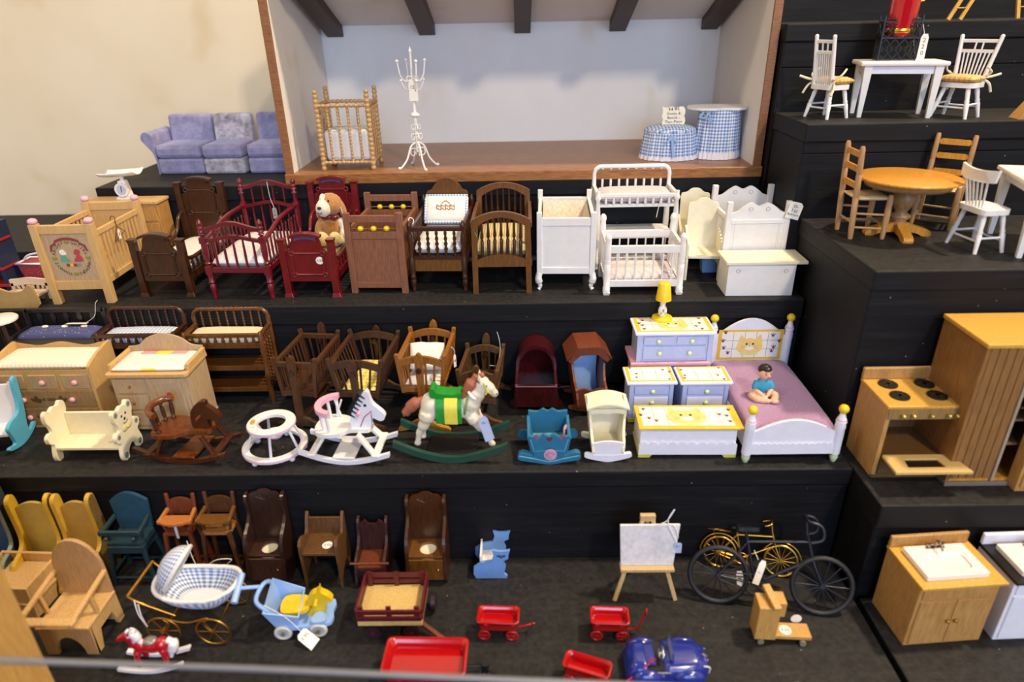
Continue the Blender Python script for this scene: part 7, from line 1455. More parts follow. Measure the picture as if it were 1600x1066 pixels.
# ------------------------------------------------------------------ right-hand steps: kitchen toys, tables and chairs
KO = wood('kitchen_oak', 'A87B42', 'C69A5E', .42); KD = wood('kitchen_oak_dark', '6E4C28', '8C6638', .45); KT = wood('kitchen_top', 'C69338', 'DDB057', .35)
def stove():
    d = 5.2; c, w, rz = spot((1351, 735), (1468, 734), ZB, d); rz = 0; h = 7.45
    c.y = min(c.y, 53.4); t = thing('toy_stove', 'wooden toy stove with four black burners and the oven door open', 'stove', c, rz)
    for s in (-1, 1): m = MB(); m.box(s*(w/2-.2)-.2, s*(w/2-.2)+.2, -d/2, d/2, 0, h); m.out('side_panel', KO, t, .05)
    m = MB(); m.box(-w/2-.1, w/2+.1, -d/2-.1, d/2, h, h+.3); m.out('top', KT, t, .06)
    m = MB(); m.box(-w/2-.1, w/2-.2, d/2-.35, d/2+.05, h+.3, h+1.5); m.out('back_splash', KO, t, .12)
    m = MB(); m.box(w/2-.25, w/2+.1, -d/2+.3, d/2-.35, h+.3, h+.42); m.out('edge_strip', KT, t, .04)
    BR = paint('burner_black', '17140F', .4)
    for x in (-1.75, 1.6):
        for y in (-.95, 1.2):
            m = MB(); m.plate(circ(.85, 20, (x, y)), circ(.68, 20, (x, y)), h+.3, h+.42, 'z'); b = m.out('burner', BR, t)
            m = MB(); m.cyl((x, y, h+.3), (x, y, h+.34), .68, .68, 20); m.cyl((x, y, h+.3), (x, y, h+.44), .2, .2, 10)
            for k in range(4): a = k*math.pi/4; m.bar((x-.7*math.cos(a), y-.7*math.sin(a), h+.4), (x+.7*math.cos(a), y+.7*math.sin(a), h+.4), .12, .08)
            m.out('burner_grate', paint('grate', '3A352E', .45, .1, metal=.4), b)
    m = MB(); m.box(-w/2+.1, w/2-.1, -d/2-.12, -d/2+.1, h-1.05, h-.02); pn = m.out('control_panel', wood('panel_brown', '85683C', '9E8050', .45), t, .04)
    for x in (-2.2, -1.3, .3, 1.8, 2.5): m = MB(); m.cyl((x, -d/2-.1, h-.55), (x, -d/2-.35, h-.55), .1); m.ell((x, -d/2-.42, h-.55), .19); m.out('knob', paint('knob_brass', 'D8C070', .25, .05, metal=.8), pn)
    m = MB(); m.box(-w/2+.4, w/2-.4, d/2-.3, d/2-.1, 0, h); m.out('back_panel', KD, t)
    for z in (.25, 2.35): m = MB(); m.box(-w/2+.4, w/2-.4, -d/2+.1, d/2-.3, z-.2, z); m.out('shelf', KD, t)
    m = MB(); m.box(-w/2, w/2, -d/2-.02, -d/2+.2, 0, .4); m.out('plinth', KD, t, .03)
    m = MB(); m.box(-w/2+.5, w/2-.5, -d/2, -d/2+.15, .45, 2.1); m.out('lower_panel', KD, t, .03)
    y1 = -d/2-2.7; o = [(-w/2+.45, y1), (w/2+.2, y1), (w/2-.35, -d/2-.05), (-w/2+.5, -d/2-.05)]; q = [(-1.6, y1+.75), (1.75, y1+.75), (1.55, -d/2-.75), (-1.4, -d/2-.75)]
    m = MB(); m.plate(o, q, 2.3, 2.6, 'z'); dr = m.out('oven_door', wood('door_maple', 'C9A662', 'DDBE80', .4), t, .06)
    m = MB(); m.prism(q, 2.4, 2.46, 'z'); m.out('door_window', paint('smoked_pane', '2A2118', .15), dr)
stove()

def wardrobe():
    P = onz(1477, 731, ZB); h = 13.1; d = 6.2; w = 9.0; x0 = P.x; y0 = min(P.y+.1, 49.9)
    y0 = 49.6; x0 = ony(1477, 731, y0).x+.35; h = ony(1533, 537, y0).z-ZB
    t = thing('toy_wardrobe', 'tall oak toy cabinet with a grooved door and open shelves', 'cabinet', (x0+w/2, y0+d/2, ZB))
    WO = wood('cabinet_oak', '7C5630', '9C7242', .42, g=(3.5, 3.5, .3)); a, b = -w/2, w/2
    m = MB(); m.box(a-.2, b+.2, -d/2-.25, d/2, h-.4, h); m.out('top', KT, t, .08)
    m = MB(); m.box(a, a+.35, -d/2, d/2, .4, h-.4); m.out('side_panel', WO, t, .04); m = MB(); m.box(b-.35, b, -d/2, d/2, .4, h-.4); m.out('side_panel', WO, t, .04)
    m = MB(); m.box(a+.35, b-.35, d/2-.25, d/2, .4, h-.4); m.out('back_panel', KD, t)
    m = MB(); m.box(a-.1, b+.1, -d/2-.2, d/2, 0, .4); m.out('plinth', paint('grey_plinth', '6E675E', .5), t, .05)
    m = MB(); m.box(a+.35, b-.35, -d/2+.1, d/2-.25, .4, .7); m.out('bottom_shelf', HONEY, t)
    dw = 3.6
    for i in range(5): m = MB(); x = a+.37+dw*i/5; m.box(x, x+dw/5-.06, -d/2-.02, -d/2+.22, .75, h-.45); m.out('door_plank', WO, t, .04)
    m = MB(); m.box(a+.37+dw, a+.37+dw+.25, -d/2-.15, d/2-.3, .5, h-.4); m.out('door_edge', paint('pale_edge', '9C9080', .45), t, .03)
    for z in (3.9, 6.4, 8.8, 11): m = MB(); m.box(a+.37+dw+.25, b-.35, -d/2+.6, d/2-.25, z, z+.25); m.out('shelf', wood('shelf_brown', '6E5334', '8C6E48', .45), t, .03)
wardrobe()
y = 48.3; p = ony(1586, 660, y); t = thing('oak_cabinet', 'edge of an oak cabinet cut off by the right edge of the picture', 'cabinet', (p.x+5.4, y+.9, ZB)); hh = ony(1590, 641, y).z-ZB
m = MB(); m.box(-3, 3, -.6, .6, 0, hh-.3); m.out('body', KO, t, .05); m = MB(); m.box(-3.3, 3.3, -.9, .7, hh-.3, hh); m.out('top', KT, t, .06); m = MB(); m.box(-2.7, 2.7, -.75, -.6, .5, hh-.6); dr = m.out('door', KO, t, .05)

def sink_cabinet(c, w, d, h, rz, label, body, top, splash, white=False):
    t = thing('sink_cabinet', label, 'sink cabinet', c, rz); bw = w
    m = MB(); m.box(-w/2, w/2, -d/2+.15, d/2, 0, h-.3); m.out('body', body, t, .05)
    m = MB(); m.box(-w/2-.15, w/2+.35, -d/2-.2, d/2, h-.3, h); m.out('counter', top, t, .06)
    m = MB(); m.box(-w/2-.1, w/2+.1, d/2-.35, d/2, h, h+1.15); m.out('back_splash', splash, t, .08)
    sw, sd = w*.78, d*.72; x0 = -.1; y0 = -.15
    m = MB(); q = [(x0-sw/2, y0-sd/2), (x0+sw/2, y0-sd/2), (x0+sw/2, y0+sd/2), (x0-sw/2, y0+sd/2)]
    rr = lambda a, b, n=5, r=.6: [(x, yy) for cx_, cy_, s in ((a-r, b-r, 0), (-a+r, b-r, 90), (-a+r, -b+r, 180), (a-r, -b+r, 270)) for x, yy in arc(cx_, cy_, r, r, s, s+90, n)]
    o = [(x0+x, y0+yy) for x, yy in rr(sw/2, sd/2, 5, .12)]; i_ = [(x0+.2+x, y0-.2+yy) for x, yy in rr(sw*.3, sd*.26, 5, .55)]
    m = MB(); m.plate(o, i_, h+.02, h+.5, 'z'); sk = m.out('sink_slab', paint('porcelain', 'E9E4DF', .2, .02, coat=.5), t, .05)
    m = MB(); m.prism(i_, h+.12 if not white else h-.0, h+.3 if not white else h+.1, 'z'); m.out('basin_floor', MATS['porcelain'], sk)
    CH = paint('dull_chrome', '9C968C', .25, .05, metal=1.0); ty = y0+sd/2-.35
    m = MB(); m.box(x0-.8, x0+.8, ty-.15, ty+.15, h+.5, h+.62)
    for s in (-1, 1): m.cyl((x0+s*.6, ty, h+.6), (x0+s*.6, ty, h+.95), .14); m.bar((x0+s*.6-.25, ty, h+.95), (x0+s*.6+.25, ty, h+.95), .1, .1)
    m.tube(spl([(x0, ty, h+.6), (x0, ty, h+1.25), (x0, ty-.5, h+1.3), (x0, ty-.9, h+.9)], 5), .1, 6); m.out('tap', CH, sk)
    m = MB(); m.box(-w/2+.3, w/2-.3, -d/2+.02, -d/2+.2, h-1.6, h-.5); m.out('false_drawer', body, t, .05)
    for s in (-1, 1):
        x0_, x1_ = (-w/2+.3, -.03) if s < 0 else (.03, w/2-.3)
        m = MB(); m.box(x0_, x1_, -d/2+.0, -d/2+.2, .3, h-1.8); dr = m.out('door', body, t, .06); m = MB(); m.ell((s*.35, -d/2-.15, h*.42), .17); m.cyl((s*.35, -d/2, h*.42), (s*.35, -d/2-.15, h*.42), .07); m.out('knob', BRASS if not white else MATS['porcelain'], dr)
    return t
c, w, rz = spot((1413, 1012), (1531, 1001), 0, 5.0); rz = math.radians(4.5); c.y = min(c.y, 43.95)
sink_cabinet(c, w, 5.0, 7.0, rz, 'oak toy sink cabinet with a white slab sink and brass knobs', KO, KT, KO)
P = onz(1537, 997, 0); sink_cabinet(Vector((P.x+4.3, 44.15, 0)), 7.6, 4.7, 7.0, math.radians(2), 'white toy sink cabinet with a black worktop, cut off by the right edge', LILW, paint('black_top', '101014', .3), LILW, True)

# ---- round oak table, ladder-back chairs, white chair and table on the middle step
yc = 66.9; ct = ony(1421, 276, yc); R = (ony(1497, 279, yc).x-ony(1347, 281, yc).x)/2; H = ct.z-ZC
t = thing('round_table', 'round honey-oak pedestal table', 'table', (ct.x, yc, ZC))
m = MB(); m.lathe([(R*.97, H-.3), (R, H-.2), (R, H-.06), (R*.985, H), (0, H)], n=48); m.out('table_top', HONEY, t)
PD = wood('pedestal_oak', '8F6B44', 'AE8656', .42); m = MB(); m.lathe([(0, H-.9), (R*.82, H-.9), (R*.86, H-.3), (0, H-.3)], n=40); m.out('apron', PD, t)
m = MB(); m.lathe([(.75, 1.0), (.8, 1.3), (.55, 1.5), (.95, 1.9), (.95, 2.1), (.5, 2.4), (.75, 2.8), (1.05, 3.4), (1.1, 4.0), (.8, H-1.5), (.7, H-.9)], n=24); m.out('pedestal', PD, t)
for k in range(4):
    a = math.pi/2*k-.12-math.pi/2; u = Vector((math.cos(a), math.sin(a), 0)); v = Vector((-u.y, u.x, 0)); m = MB(); m.prism(spl2([(.3, .5), (.4, 1.4), (1.5, 1.05), (2.6, .75), (3.1, .45), (3.1, 0), (2.4, 0), (1.6, .35)], 3), -.45, .45, 'y'); m.v = [u*p.x+v*p.y+Vector((0, 0, p.z)) for p in m.v]; m.out('foot', HONEY, t, .06)

def ladder_chair(c, rz, label, h=9.1, w=3.35, d=3.1):
    t = thing('ladderback_chair', label, 'chair', c, rz, 'ladder-back chairs at the round table'); CW = wood('birch', 'A87E52', 'C29A6C', .45); zs = 4.1
    for s in (-1, 1):
        m = MB(); m.turned((s*w/2, d/2, 0), (s*w/2, d/2+.55, h), [(0, .22), (.1, .27), (.45, .29), (.46, .25), (.47, .29), (.7, .27), (.71, .23), (.72, .27), (.97, .25), (1, .18)], 10); m.out('back_post', CW, t)
        m = MB(); m.turned((s*(w/2+.1), -d/2, 0), (s*(w/2+.05), -d/2, zs+.35), [(0, .2), (.15, .26), (.6, .3), (.9, .28), (1, .2)], 10); m.out('front_leg', CW, t)
        for z in (1.0, 2.4): m = MB(); m.cyl((s*w/2, -d/2, z), (s*w/2, d/2, z+.2), .12); m.out('stretcher', CW, t)
    for y, z in ((-d/2, 1.3), (d/2, 1.6)): m = MB(); m.cyl((-w/2, y, z), (w/2, y, z), .12); m.out('stretcher', CW, t)
    for z in (5.3, 6.9, 8.3): m = MB(); y = d/2+.55*z/h; m.prism([(-w/2+.1, z), (-w/2+.4, z-.28), (w/2-.4, z-.28), (w/2-.1, z), (w/2-.4, z+.28), (-w/2+.4, z+.28)], y-.1, y+.1, 'y'); m.out('ladder_slat', HONEY, t, .05)
    m = MB(); m.pillow(-w/2-.05, w/2+.05, -d/2-.15, d/2+.1, zs-.3, zs+.15, 8, .25); m.out('rush_seat', gingham('woven_rush', 'D8C49A', 'B89E70', .22, axes=(0, 1)), t)
    return t
lc = ladder_chair(Vector((34.9, 67.4, ZC)), math.radians(88), 'ladder-back chair with a rush seat, left of the round table')
r = copy_tree(lc); r.location = Vector((44.0, 70.3, ZC))*SC; r.rotation_euler = (0, 0, math.radians(-38)); r['label'] = 'ladder-back chair with a rush seat, behind the round table on its right'

def windsor(c, rz, label, h, kind, w=3.3, d=3.1, zs=3.7, flare=.0, cushion=False):
    t = thing('white_chair', label, 'chair', c, rz)
    for sx in (-1, 1):
        for sy in (-1, 1): m = MB(); m.turned((sx*(w/2+.1), sy*(d/2+.05), 0), (sx*w*.34, sy*d*.34, zs), [(0, .17), (.2, .2), (.45, .26), (.5, .2), (.54, .26), (.6, .2), (.8, .24), (1, .2)], 10); m.out('leg', WHITE, t)
        m = MB(); m.cyl((sx*w*.45, -d*.45, 1.4), (sx*w*.45, d*.45, 1.4), .11); m.out('stretcher', WHITE, t)
    for sy in (-1, 1): m = MB(); m.cyl((-w*.45, sy*d*.45, 1.1), (w*.45, sy*d*.45, 1.1), .11); m.out('stretcher', WHITE, t)
    m = MB(); m.prism(spl2([(-w/2, -d/2+.3), (-w/4, -d/2-.1), (w/4, -d/2-.1), (w/2, -d/2+.3), (w/2+.05, 0), (w/2-.1, d/2), (0, d/2+.1), (-w/2+.1, d/2), (-w/2-.05, 0)], 4), zs-.1, zs+.4, 'z'); m.out('seat', WHITE, t, .12)
    yb = d/2-.2
    if kind == 'crest':
        m = MB(); n = 10; hw = w/2+.45; m.prism([(-hw+2*hw*i/n, h-.05+.25*(2*i/n-1)**2) for i in range(n+1)]+[(hw*.93-2*hw*.93*i/n, h-1.1+.15*(1-2*i/n)**2) for i in range(n+1)], yb+.55, yb+.8, 'y'); m.v = [Vector((p.x, p.y-.35*(p.x/hw)**2, p.z)) for p in m.v]; m.out('crest', WHITE, t, .06)
        for x in seg(6, -w/2+.1, w/2-.1): m = MB(); m.cyl((x*.8, yb, zs+.3), (x*1.12, yb+.62-.3*(x/2)**2, h-.9), .1, n=8); m.out('spindle', WHITE, t)
    else:
        for s in (-1, 1): m = MB(); m.cyl((s*(w/2-.3), yb, zs+.3), (s*(w/2-.3+flare), yb+.7, h), .22, .2, 10); m.ell((s*(w/2-.3+flare), yb+.7, h), .21); m.out('back_post', WHITE, t)
        for u in (.9, .68): z = zs+.3+(h-zs-.3)*u; hw = w/2-.3+flare*u; m = MB(); m.box(-hw, hw, yb+.7*u-.09, yb+.7*u+.09, z-.17, z+.17); m.out('back_rail', WHITE, t, .05)
        for x in seg(7, -w/2+.3, w/2-.3): u = .66; m = MB(); m.cyl((x*.85, yb, zs+.3), (x*(1+flare/w*1.2), yb+.7*u, zs+.3+(h-zs-.3)*u), .085, n=8); m.out('spindle', WHITE, t)
        for x in (-.35, .35): m = MB(); m.cyl((x, yb+.47, zs+.3+(h-zs-.3)*.68), (x, yb+.63, zs+.3+(h-zs-.3)*.9), .085, n=8); m.out('spindle', WHITE, t)
    if cushion:
        m = MB(); m.pillow(-w/2-.1, w/2+.1, -d/2-.35, d/2-.25, zs+.36, zs+1.15, 10, .4, .05); cu = m.out('cushion', gingham('straw_weave', 'D6B67C', 'B88F50', .5, axes=(0, 1)), t)
        RB_ = cloth('cream_ribbon', 'E4DCC4', 'D2C8AA')
        for s in (-1, 1): m = MB(); m.tube(spl([(s*w*.35, d/2-.4, zs+.8), (s*(w/2+.2), d/2+.2, zs+.9), (s*(w/2+.9), d/2+.9, zs+1.2)], 5), .13, 6); m.tube(spl([(s*w*.35, d/2-.4, zs+.8), (s*(w/2+.3), d/2+.0, zs+.3), (s*(w/2+.5), d/2+.5, zs-.6)], 5), .13, 6); m.tube(spl([(s*(w/2-.2), d/2-.1, zs+.9), (s*(w/2+.5), d/2-.5, zs+1.4), (s*(w/2+.3), d/2-1.3, zs+2.0)], 5), .11, 6); m.out('ribbon_tie', RB_, t)
    return t
windsor(Vector((43.6, 62.4, ZC)), math.radians(98), 'white spindle-back chair with a curved crest, at the right-hand white table', 7.6, 'crest', 3.5, 2.7)
def white_table(c, w, d, h, rz, label):
    t = thing('white_table', label, 'table', c, rz)
    for sx in (-1, 1):
        for sy in (-1, 1): x, y = sx*(w/2-.35), sy*(d/2-.35); a, b = .22, .42; m = MB(); m.hexa([(x-a, y-a, 0), (x+a, y-a, 0), (x+a, y+a, 0), (x-a, y+a, 0), (x-b, y-b, h-.45), (x+b, y-b, h-.45), (x+b, y+b, h-.45), (x-b, y+b, h-.45)]); m.out('leg', WHITE, t, .04)
    for s in (-1, 1):
        m = MB(); m.box(-w/2+.7, w/2-.7, s*(d/2-.3)-.12, s*(d/2-.3)+.12, h-1.25, h-.45); m.out('apron', LILW, t, .03)
        m = MB(); m.box(s*(w/2-.3)-.12, s*(w/2-.3)+.12, -d/2+.7, d/2-.7, h-1.25, h-.45); m.out('apron', LILW, t, .03)
    m = MB(); m.box(-w/2-.5, w/2+.5, -d/2-.35, d/2+.35, h-.45, h); m.out('table_top', WHITE, t, .16); return t
hq = height_z = ony(1590, 290, 58.9).z-ZC
def rot(v, a): return Vector((v[0]*math.cos(a)-v[1]*math.sin(a), v[0]*math.sin(a)+v[1]*math.cos(a), 0))
a_ = math.radians(-16); white_table(Vector((45.3, 58.9, ZC))+rot((2.9, 4.4), a_), 5.8, 8.6, 6.8, a_, 'white table cut off by the right edge, beside the spindle-back chair')
# ---- upper white table with wire stand and chairs
a_ = math.radians(-13); tc = Vector((37.5, 77.9, ZD))+rot((3.55, 2.0), a_); white_table(tc, 7.6, 4.3, 5.75, a_, 'white table with tapered legs under the black wire stand')
zt = ZD+5.76; yw = 79.3; a, b = ony(1372, 90, yw), ony(1424, 92, yw); sw = b.x-a.x; hs = ony(1400, 24, yw).z-zt
t = thing('wire_stand', 'black filigree wire stand on the white table', 'stand', ((a.x+b.x)/2, yw+.3, zt), a_); BK = paint('filigree_black', '0C0B0C', .4); q = sw/2; dq = 1.1
for sx in (-1, 1):
    for sy in (-1, 1): m = MB(); m.bar((sx*q, sy*dq, 0), (sx*q, sy*dq, hs), .14, .14, (0, 1, 0)); m.out('corner_post', BK, t)
for z in (.1, hs*.5, hs*.86):
    for s in (-1, 1): m = MB(); m.bar((-q, s*dq, z), (q, s*dq, z), .12, .12); m.bar((s*q, -dq, z), (s*q, dq, z), .12, .12); m.out('rail', BK, t)
for z0, z1 in ((.12, hs*.49), (hs*.51, hs*.85)):
    for s in (-1, 1):
        m = MB()
        for k in range(4):
            x = -q+q*2*(k+.5)/4; zz = (z0+z1)/2; e = (z1-z0)*.46
            for g in (-1, 1): m.tube(spl([(x, s*dq, zz-e), (x+g*.42, s*dq, zz-e*.45), (x+g*.1, s*dq, zz), (x+g*.42, s*dq, zz+e*.45), (x, s*dq, zz+e)], 4), .08, 5); m.tube([(x+g*.22+.14*math.cos(p_), s*dq, zz+.14*math.sin(p_)) for p_ in [1.05*i for i in range(6)]], .07, 5, True)
        m.out('scrollwork', BK, t)
        m = MB(); m.tube(spl([(s*q, -dq, z0), (s*q, 0, (z0+z1)/2), (s*q, dq, z1)], 4), .08, 5); m.tube(spl([(s*q, dq, z0), (s*q, 0, (z0+z1)/2), (s*q, -dq, z1)], 4), .08, 5); m.out('scrollwork', BK, t)
m = MB(); m.box(-q, q, -dq, dq, hs*.5, hs*.53); m.out('shelf', BK, t); m = MB(); m.box(-q, q, dq-.08, dq-.02, 0, hs*.85); m.out('back_mesh', paint('dark_mesh', '141314', .6), t)
m = MB(); m.tube([(-q+2*q*i/12, -dq, hs*.86+.35*abs(math.sin(i*math.pi/4))) for i in range(13)], .08, 5); m.out('scalloped_rim', BK, t)
tag_on(t, (q+.45, -dq-.3, 1.35), (.75, 2.5), ['2', '2', '0'], None, string=[(q, -dq, hs*.85), (q+.35, -dq-.2, hs*.6), (q+.45, -dq-.3, 2.5)], ink=INK)
rr_ = (ony(1423, 10, yw).x-ony(1379, 10, yw).x)/2; t = thing('red_canister', 'shiny red canister with a gold rim standing in the wire stand', 'canister', ((a.x+b.x)/2+.05, yw+.3, zt+hs*.53+.02))
RC = paint('red_gloss', 'B00718', .12, .05, coat=.8); m = MB(); m.lathe([(rr_*.8, 0), (rr_*.86, .3), (rr_*.95, 2.4), (rr_, 5.2), (rr_*1.02, 5.3)], n=28); m.out('body', RC, t)
m = MB(); m.lathe([(rr_*.9, .35), (rr_*.94, .45), (rr_*.94, .7), (rr_*.9, .8)], n=28); m.out('gold_band', GOLD, t); m = MB(); m.lathe([(rr_*1.02, 5.3), (rr_*1.05, 5.4), (rr_*.9, 5.6), (.25, 5.8), (.3, 6.1), (0, 6.3)], n=28); m.out('lid', RC, t)
m = MB(); m.tube(spl([(rr_*.98, 0, 4.3), (rr_+.55, 0, 4.2), (rr_+.5, 0, 3.5), (rr_*.97, 0, 3.3)], 5), .09, 6); m.out('handle', GOLD, t)
windsor(Vector((34.2, 78.6, ZD)), math.radians(112), 'white chair with straw cushion and ribbons, left of the table with the wire stand', 8.3, 'post', 3.1, 2.7, 3.1, 0, True)
windsor(Vector((47.6, 77.2, ZD)), math.radians(-55), 'white flared-back chair with straw cushion, right of the table with the wire stand', 8.0, 'post', 3.4, 2.8, 3.2, .55, True)
def toy_ladder(px, row, label, lean, w=1.35):
    y = 85.4; p = ony(px, row, y); t = thing('toy_ladder', label, 'ladder', (p.x+w/2, y, ZE)); L = 7.5
    for s in (-1, 1): m = MB(); m.bar((s*w/2, 0, 0), (s*w/2*.9+lean, 1.4, L), .38, .3, (0, 1, 0)); m.out('rail', KT, t, .03)
    for k in range(1, 6): u = k/6; m = MB(); m.bar((-w/2+lean*u, 1.4*u, L*u), (w/2+lean*u, 1.4*u, L*u), .35, .14, (0, 0, 1)); m.out('rung', KT, t, .03)
toy_ladder(1480, 35, 'leaning toy ladder on the topmost step, the left of two', 4.2); toy_ladder(1588, 36, 'toy ladder on the topmost step, cut off by the right edge', -1.0, 1.8)
p = onz(1590, 187, ZD); t = thing('wooden_wedge', 'oak foot of a toy cut off by the right edge beside the upper white chair', 'toy', (p.x+1.2, p.y+.8, ZD)); m = MB(); m.prism([(-1.2, 0), (1.4, 0), (1.4, 2.6), (.4, 2.2)], -.8, .8, 'y'); m.out('foot', KO, t, .08); m = MB(); m.box(.4, 3, -.7, .7, 2.3, 2.7); m.out('ledge', KO, t, .05)
# ------------------------------------------------------------------ upper left: sofa, room-box furniture, chest with scale, pieces at the left edge
def velvet(key, a, b):
    m, nt, p = _new(key); v = _coord(nt, (100, 100, 100)); f = _noise(nt, v, .9, 6, .7); nt.links.new(_ramp(nt, f, [(.35, rgb(a)), (.65, rgb(b))]), p.inputs['Base Color']); p.inputs['Roughness'].default_value = .75; p.inputs['Sheen Weight'].default_value = .8; p.inputs['Sheen Roughness'].default_value = .35; p.inputs['Sheen Tint'].default_value = (*rgb('B9BBDE'), 1); _bump(nt, p, _noise(nt, v, 12, 4, .7), .5, .0004); return m
VL = velvet('violet_velvet', '74759A', '9292B4'); VG = velvet('grey_velvet', '75727F', 'BDBCC9')
def rbox(m, x0, x1, y0, y1, z0, z1): m.box(x0, x1, y0, y1, z0, z1)
def sofa_part(x0, x1, yf, label, top_px, arm=False, seatm=VL, backm=VL):
    y0 = yf; d = 6.6; w = x1-x0; t = thing('sofa_section', label, 'sofa', ((x0+x1)/2, y0+d/2, Z3)); h = ony(*top_px, y0+d-1.2).z-Z3
    m = MB(); m.box(-w/2, w/2, -d/2, d/2, 0, 2.1); m.out('base', seatm if seatm is VL else VG, t, .35)
    m = MB(); m.box(-w/2+.05, w/2-.05, -d/2-.15, d/2-1.6, 2.12, 3.9); m.out('seat_cushion', VL if not arm else VL, t, .5)
    m = MB(); m.hexa([(-w/2+.05, d/2-1.9, 2.2), (w/2-.05, d/2-1.9, 2.2), (w/2-.05, d/2, 2.2), (-w/2+.05, d/2, 2.2), (-w/2+.1, d/2-1.3, h), (w/2-.1, d/2-1.3, h), (w/2-.1, d/2, h), (-w/2+.1, d/2, h)]); m.out('backrest', backm, t, .35)
    if arm:
        m = MB(); m.prism(spl2([(-w/2-.15, 0), (-w/2-.25, 2.5), (-w/2-1.1, 3.9), (-w/2-1.6, 4.7), (-w/2-1.2, 5.5), (-w/2-.4, 5.4), (-w/2+.0, 4.4), (-w/2+.02, 0)], 4), -d/2+.1, d/2-.3, 'y'); m.out('arm', VL, t, .25)
sofa_part(-49.6, -43.25, 92.6, 'violet velvet sofa end section with a rolled arm', (310, 178), True)
sofa_part(-43.1, -37.5, 92.2, 'armless velvet sofa section with a silvery front, in the middle of three', (365, 177), False, VG, VG)
sofa_part(-37.0, -31.2, 92.2, 'armless violet velvet sofa section half hidden behind the room box', (425, 175))

def bobbin_crib():
    zf_ = Z3+1.25; d = 5.2; c, w, rz = spot((506, 266), (581, 266), zf_, d); c.z = zf_; t = thing('bobbin_crib', 'pale bobbin-turned crib with a tall white cushion in the room box', 'crib', c, 0); BB = wood('blond_bobbin', 'B08A56', 'CBA878', .45); h = 9.3
    for sx in (-1, 1):
        for sy in (-1, 1): m = MB(); m.turned((sx*w/2, sy*d/2, 0), (sx*w/2, sy*d/2, h), P_bob(.32, 16), 8); m.ell((sx*w/2, sy*d/2, h+.2), .3); m.out('post', BB, t)
    m0 = MB(); m0.turned((0, 0, 1.0), (0, 0, 7.9), P_bob(.16, 16), 6)
    for s in (-1, 1):
        for z in (1.0, 7.9): m = MB(); m.turned((-w/2, s*d/2, z), (w/2, s*d/2, z), P_bob(.24, 11), 8); m.out('rail', BB, t); m = MB(); m.turned((s*w/2, -d/2, z), (s*w/2, d/2, z), P_bob(.24, 9), 8); m.out('rail', BB, t)
        reps('spindle', m0, BB, t, [(x, s*d/2, 0) for x in seg(4, -w/2, w/2)]); reps('spindle', m0, BB, t, [(s*w/2, y, 0) for y in seg(3, -d/2, d/2)])
    m = MB(); m.box(-w/2+.35, w/2-.35, -d/2+.35, d/2-.35, 1.1, 4.9); m.out('cushion', LINEN, t, .5)
bobbin_crib()

def coat_tree():
    zf_ = Z3+1.25; P = onz(655, 262, zf_); h = ony(653, 72, P.y).z-zf_; t = thing('coat_tree', 'white scrolled wire coat stand in the room box', 'coat stand', (P.x, P.y, zf_)); WW = paint('white_wire', 'ECEAE6', .4, .02)
    m = MB(); m.turned((0, 0, 2.0), (0, 0, h-.5), [(0, .22), (.3, .2), (.34, .32), (.36, .2), (.6, .18), (.68, .2), (1, .12)], 10); m.lathe([(.35, 6.3), (.75, 6.5), (.5, 6.75), (.2, 6.9)], n=14); m.turned((0, 0, h-.6), (0, 0, h), [(0, .25), (.5, .15), (1, .03)], 8); m.out('pole', WW, t)
    for k in range(4):
        a = math.pi/2*k+math.pi/4*.6; u = Vector((math.cos(a), math.sin(a), 0))
        def C(pts, r, nm='scroll'): m = MB(); m.tube([u*x+Vector((0, 0, z)) for x, z in [(p.x, p.y) for p in spl([(x, z, 0) for x, z in pts], 5)]], r, 6); return m
        C([(.2, 3.2), (.9, 2.7), (1.5, 1.2), (2.3, .25), (2.6, .15)], .13).out('leg', WW, t); m = MB(); m.ell(u*2.6+Vector((0, 0, .17)), .2); m.out('ball_foot', WW, t)
        for z0, s in ((1.6, .8), (3.6, .6), (4.8, .5), (9.6, .5), (10.4, .6)):
            C([(.15, z0+s), (s, z0+s*1.1), (s*1.2, z0+s*.3), (s*.75, z0-.05), (s*.5, z0+s*.4), (s*.75, z0+s*.6)], .08).out('scroll', WW, t)
        C([(.15, h-3.8), (1.0, h-3.9), (1.5, h-3.2), (1.65, h-2.4), (1.75, h-1.7)], .1).out('hook', WW, t); m = MB(); m.ell(u*1.77+Vector((0, 0, h-1.6)), .2); m.out('hook_ball', WW, t)
        C([(.15, h-5.0), (.9, h-4.9), (1.3, h-4.3), (1.45, h-3.9)], .09).out('hook', WW, t); m = MB(); m.ell(u*1.48+Vector((0, 0, h-3.8)), .17); m.out('hook_ball', WW, t)
    tag_on(t, (.1, -.6, h-5.0), (1.1, 2.4), ['15-', ''])
coat_tree()

def skirted(cx, cy, rx, ry, h, name, label, cat, top, seam=True, n=26):
    zf_ = Z3+1.25; t = thing(name, label, cat, (cx, cy, zf_)); G = gingham('skirt_gingham', 'E6EAF2', '4F80BE', 1.0, 'UV'); rnd = random.Random(3)
    ph = [rnd.uniform(0, 6.28) for _ in range(3)]
    def sk(u, v, off=0):
        a = 2*math.pi*u; k = 1+.14*(1-v)+.035*(1-v*.5)*math.sin(n*a+ph[0])+.02*math.sin(11*a+ph[1]); return Vector(((rx+off)*k*math.cos(a), (ry+off)*k*math.sin(a), .05+(h-.1)*v))
    m = MB(); m.grid(lambda u, v: sk(u, v), 160, 8, True, 2*math.pi*rx*1.1/.42, h/.42); m.out('skirt', G, t)
    m = MB(); m.grid(lambda u, v: sk(u, v*.14, .06), 160, 3, True); m.out('lace_hem', dots('eyelet_lace', 'E9E7EA', 'B9C3DA', 4.5, .2), t)
    return t, G
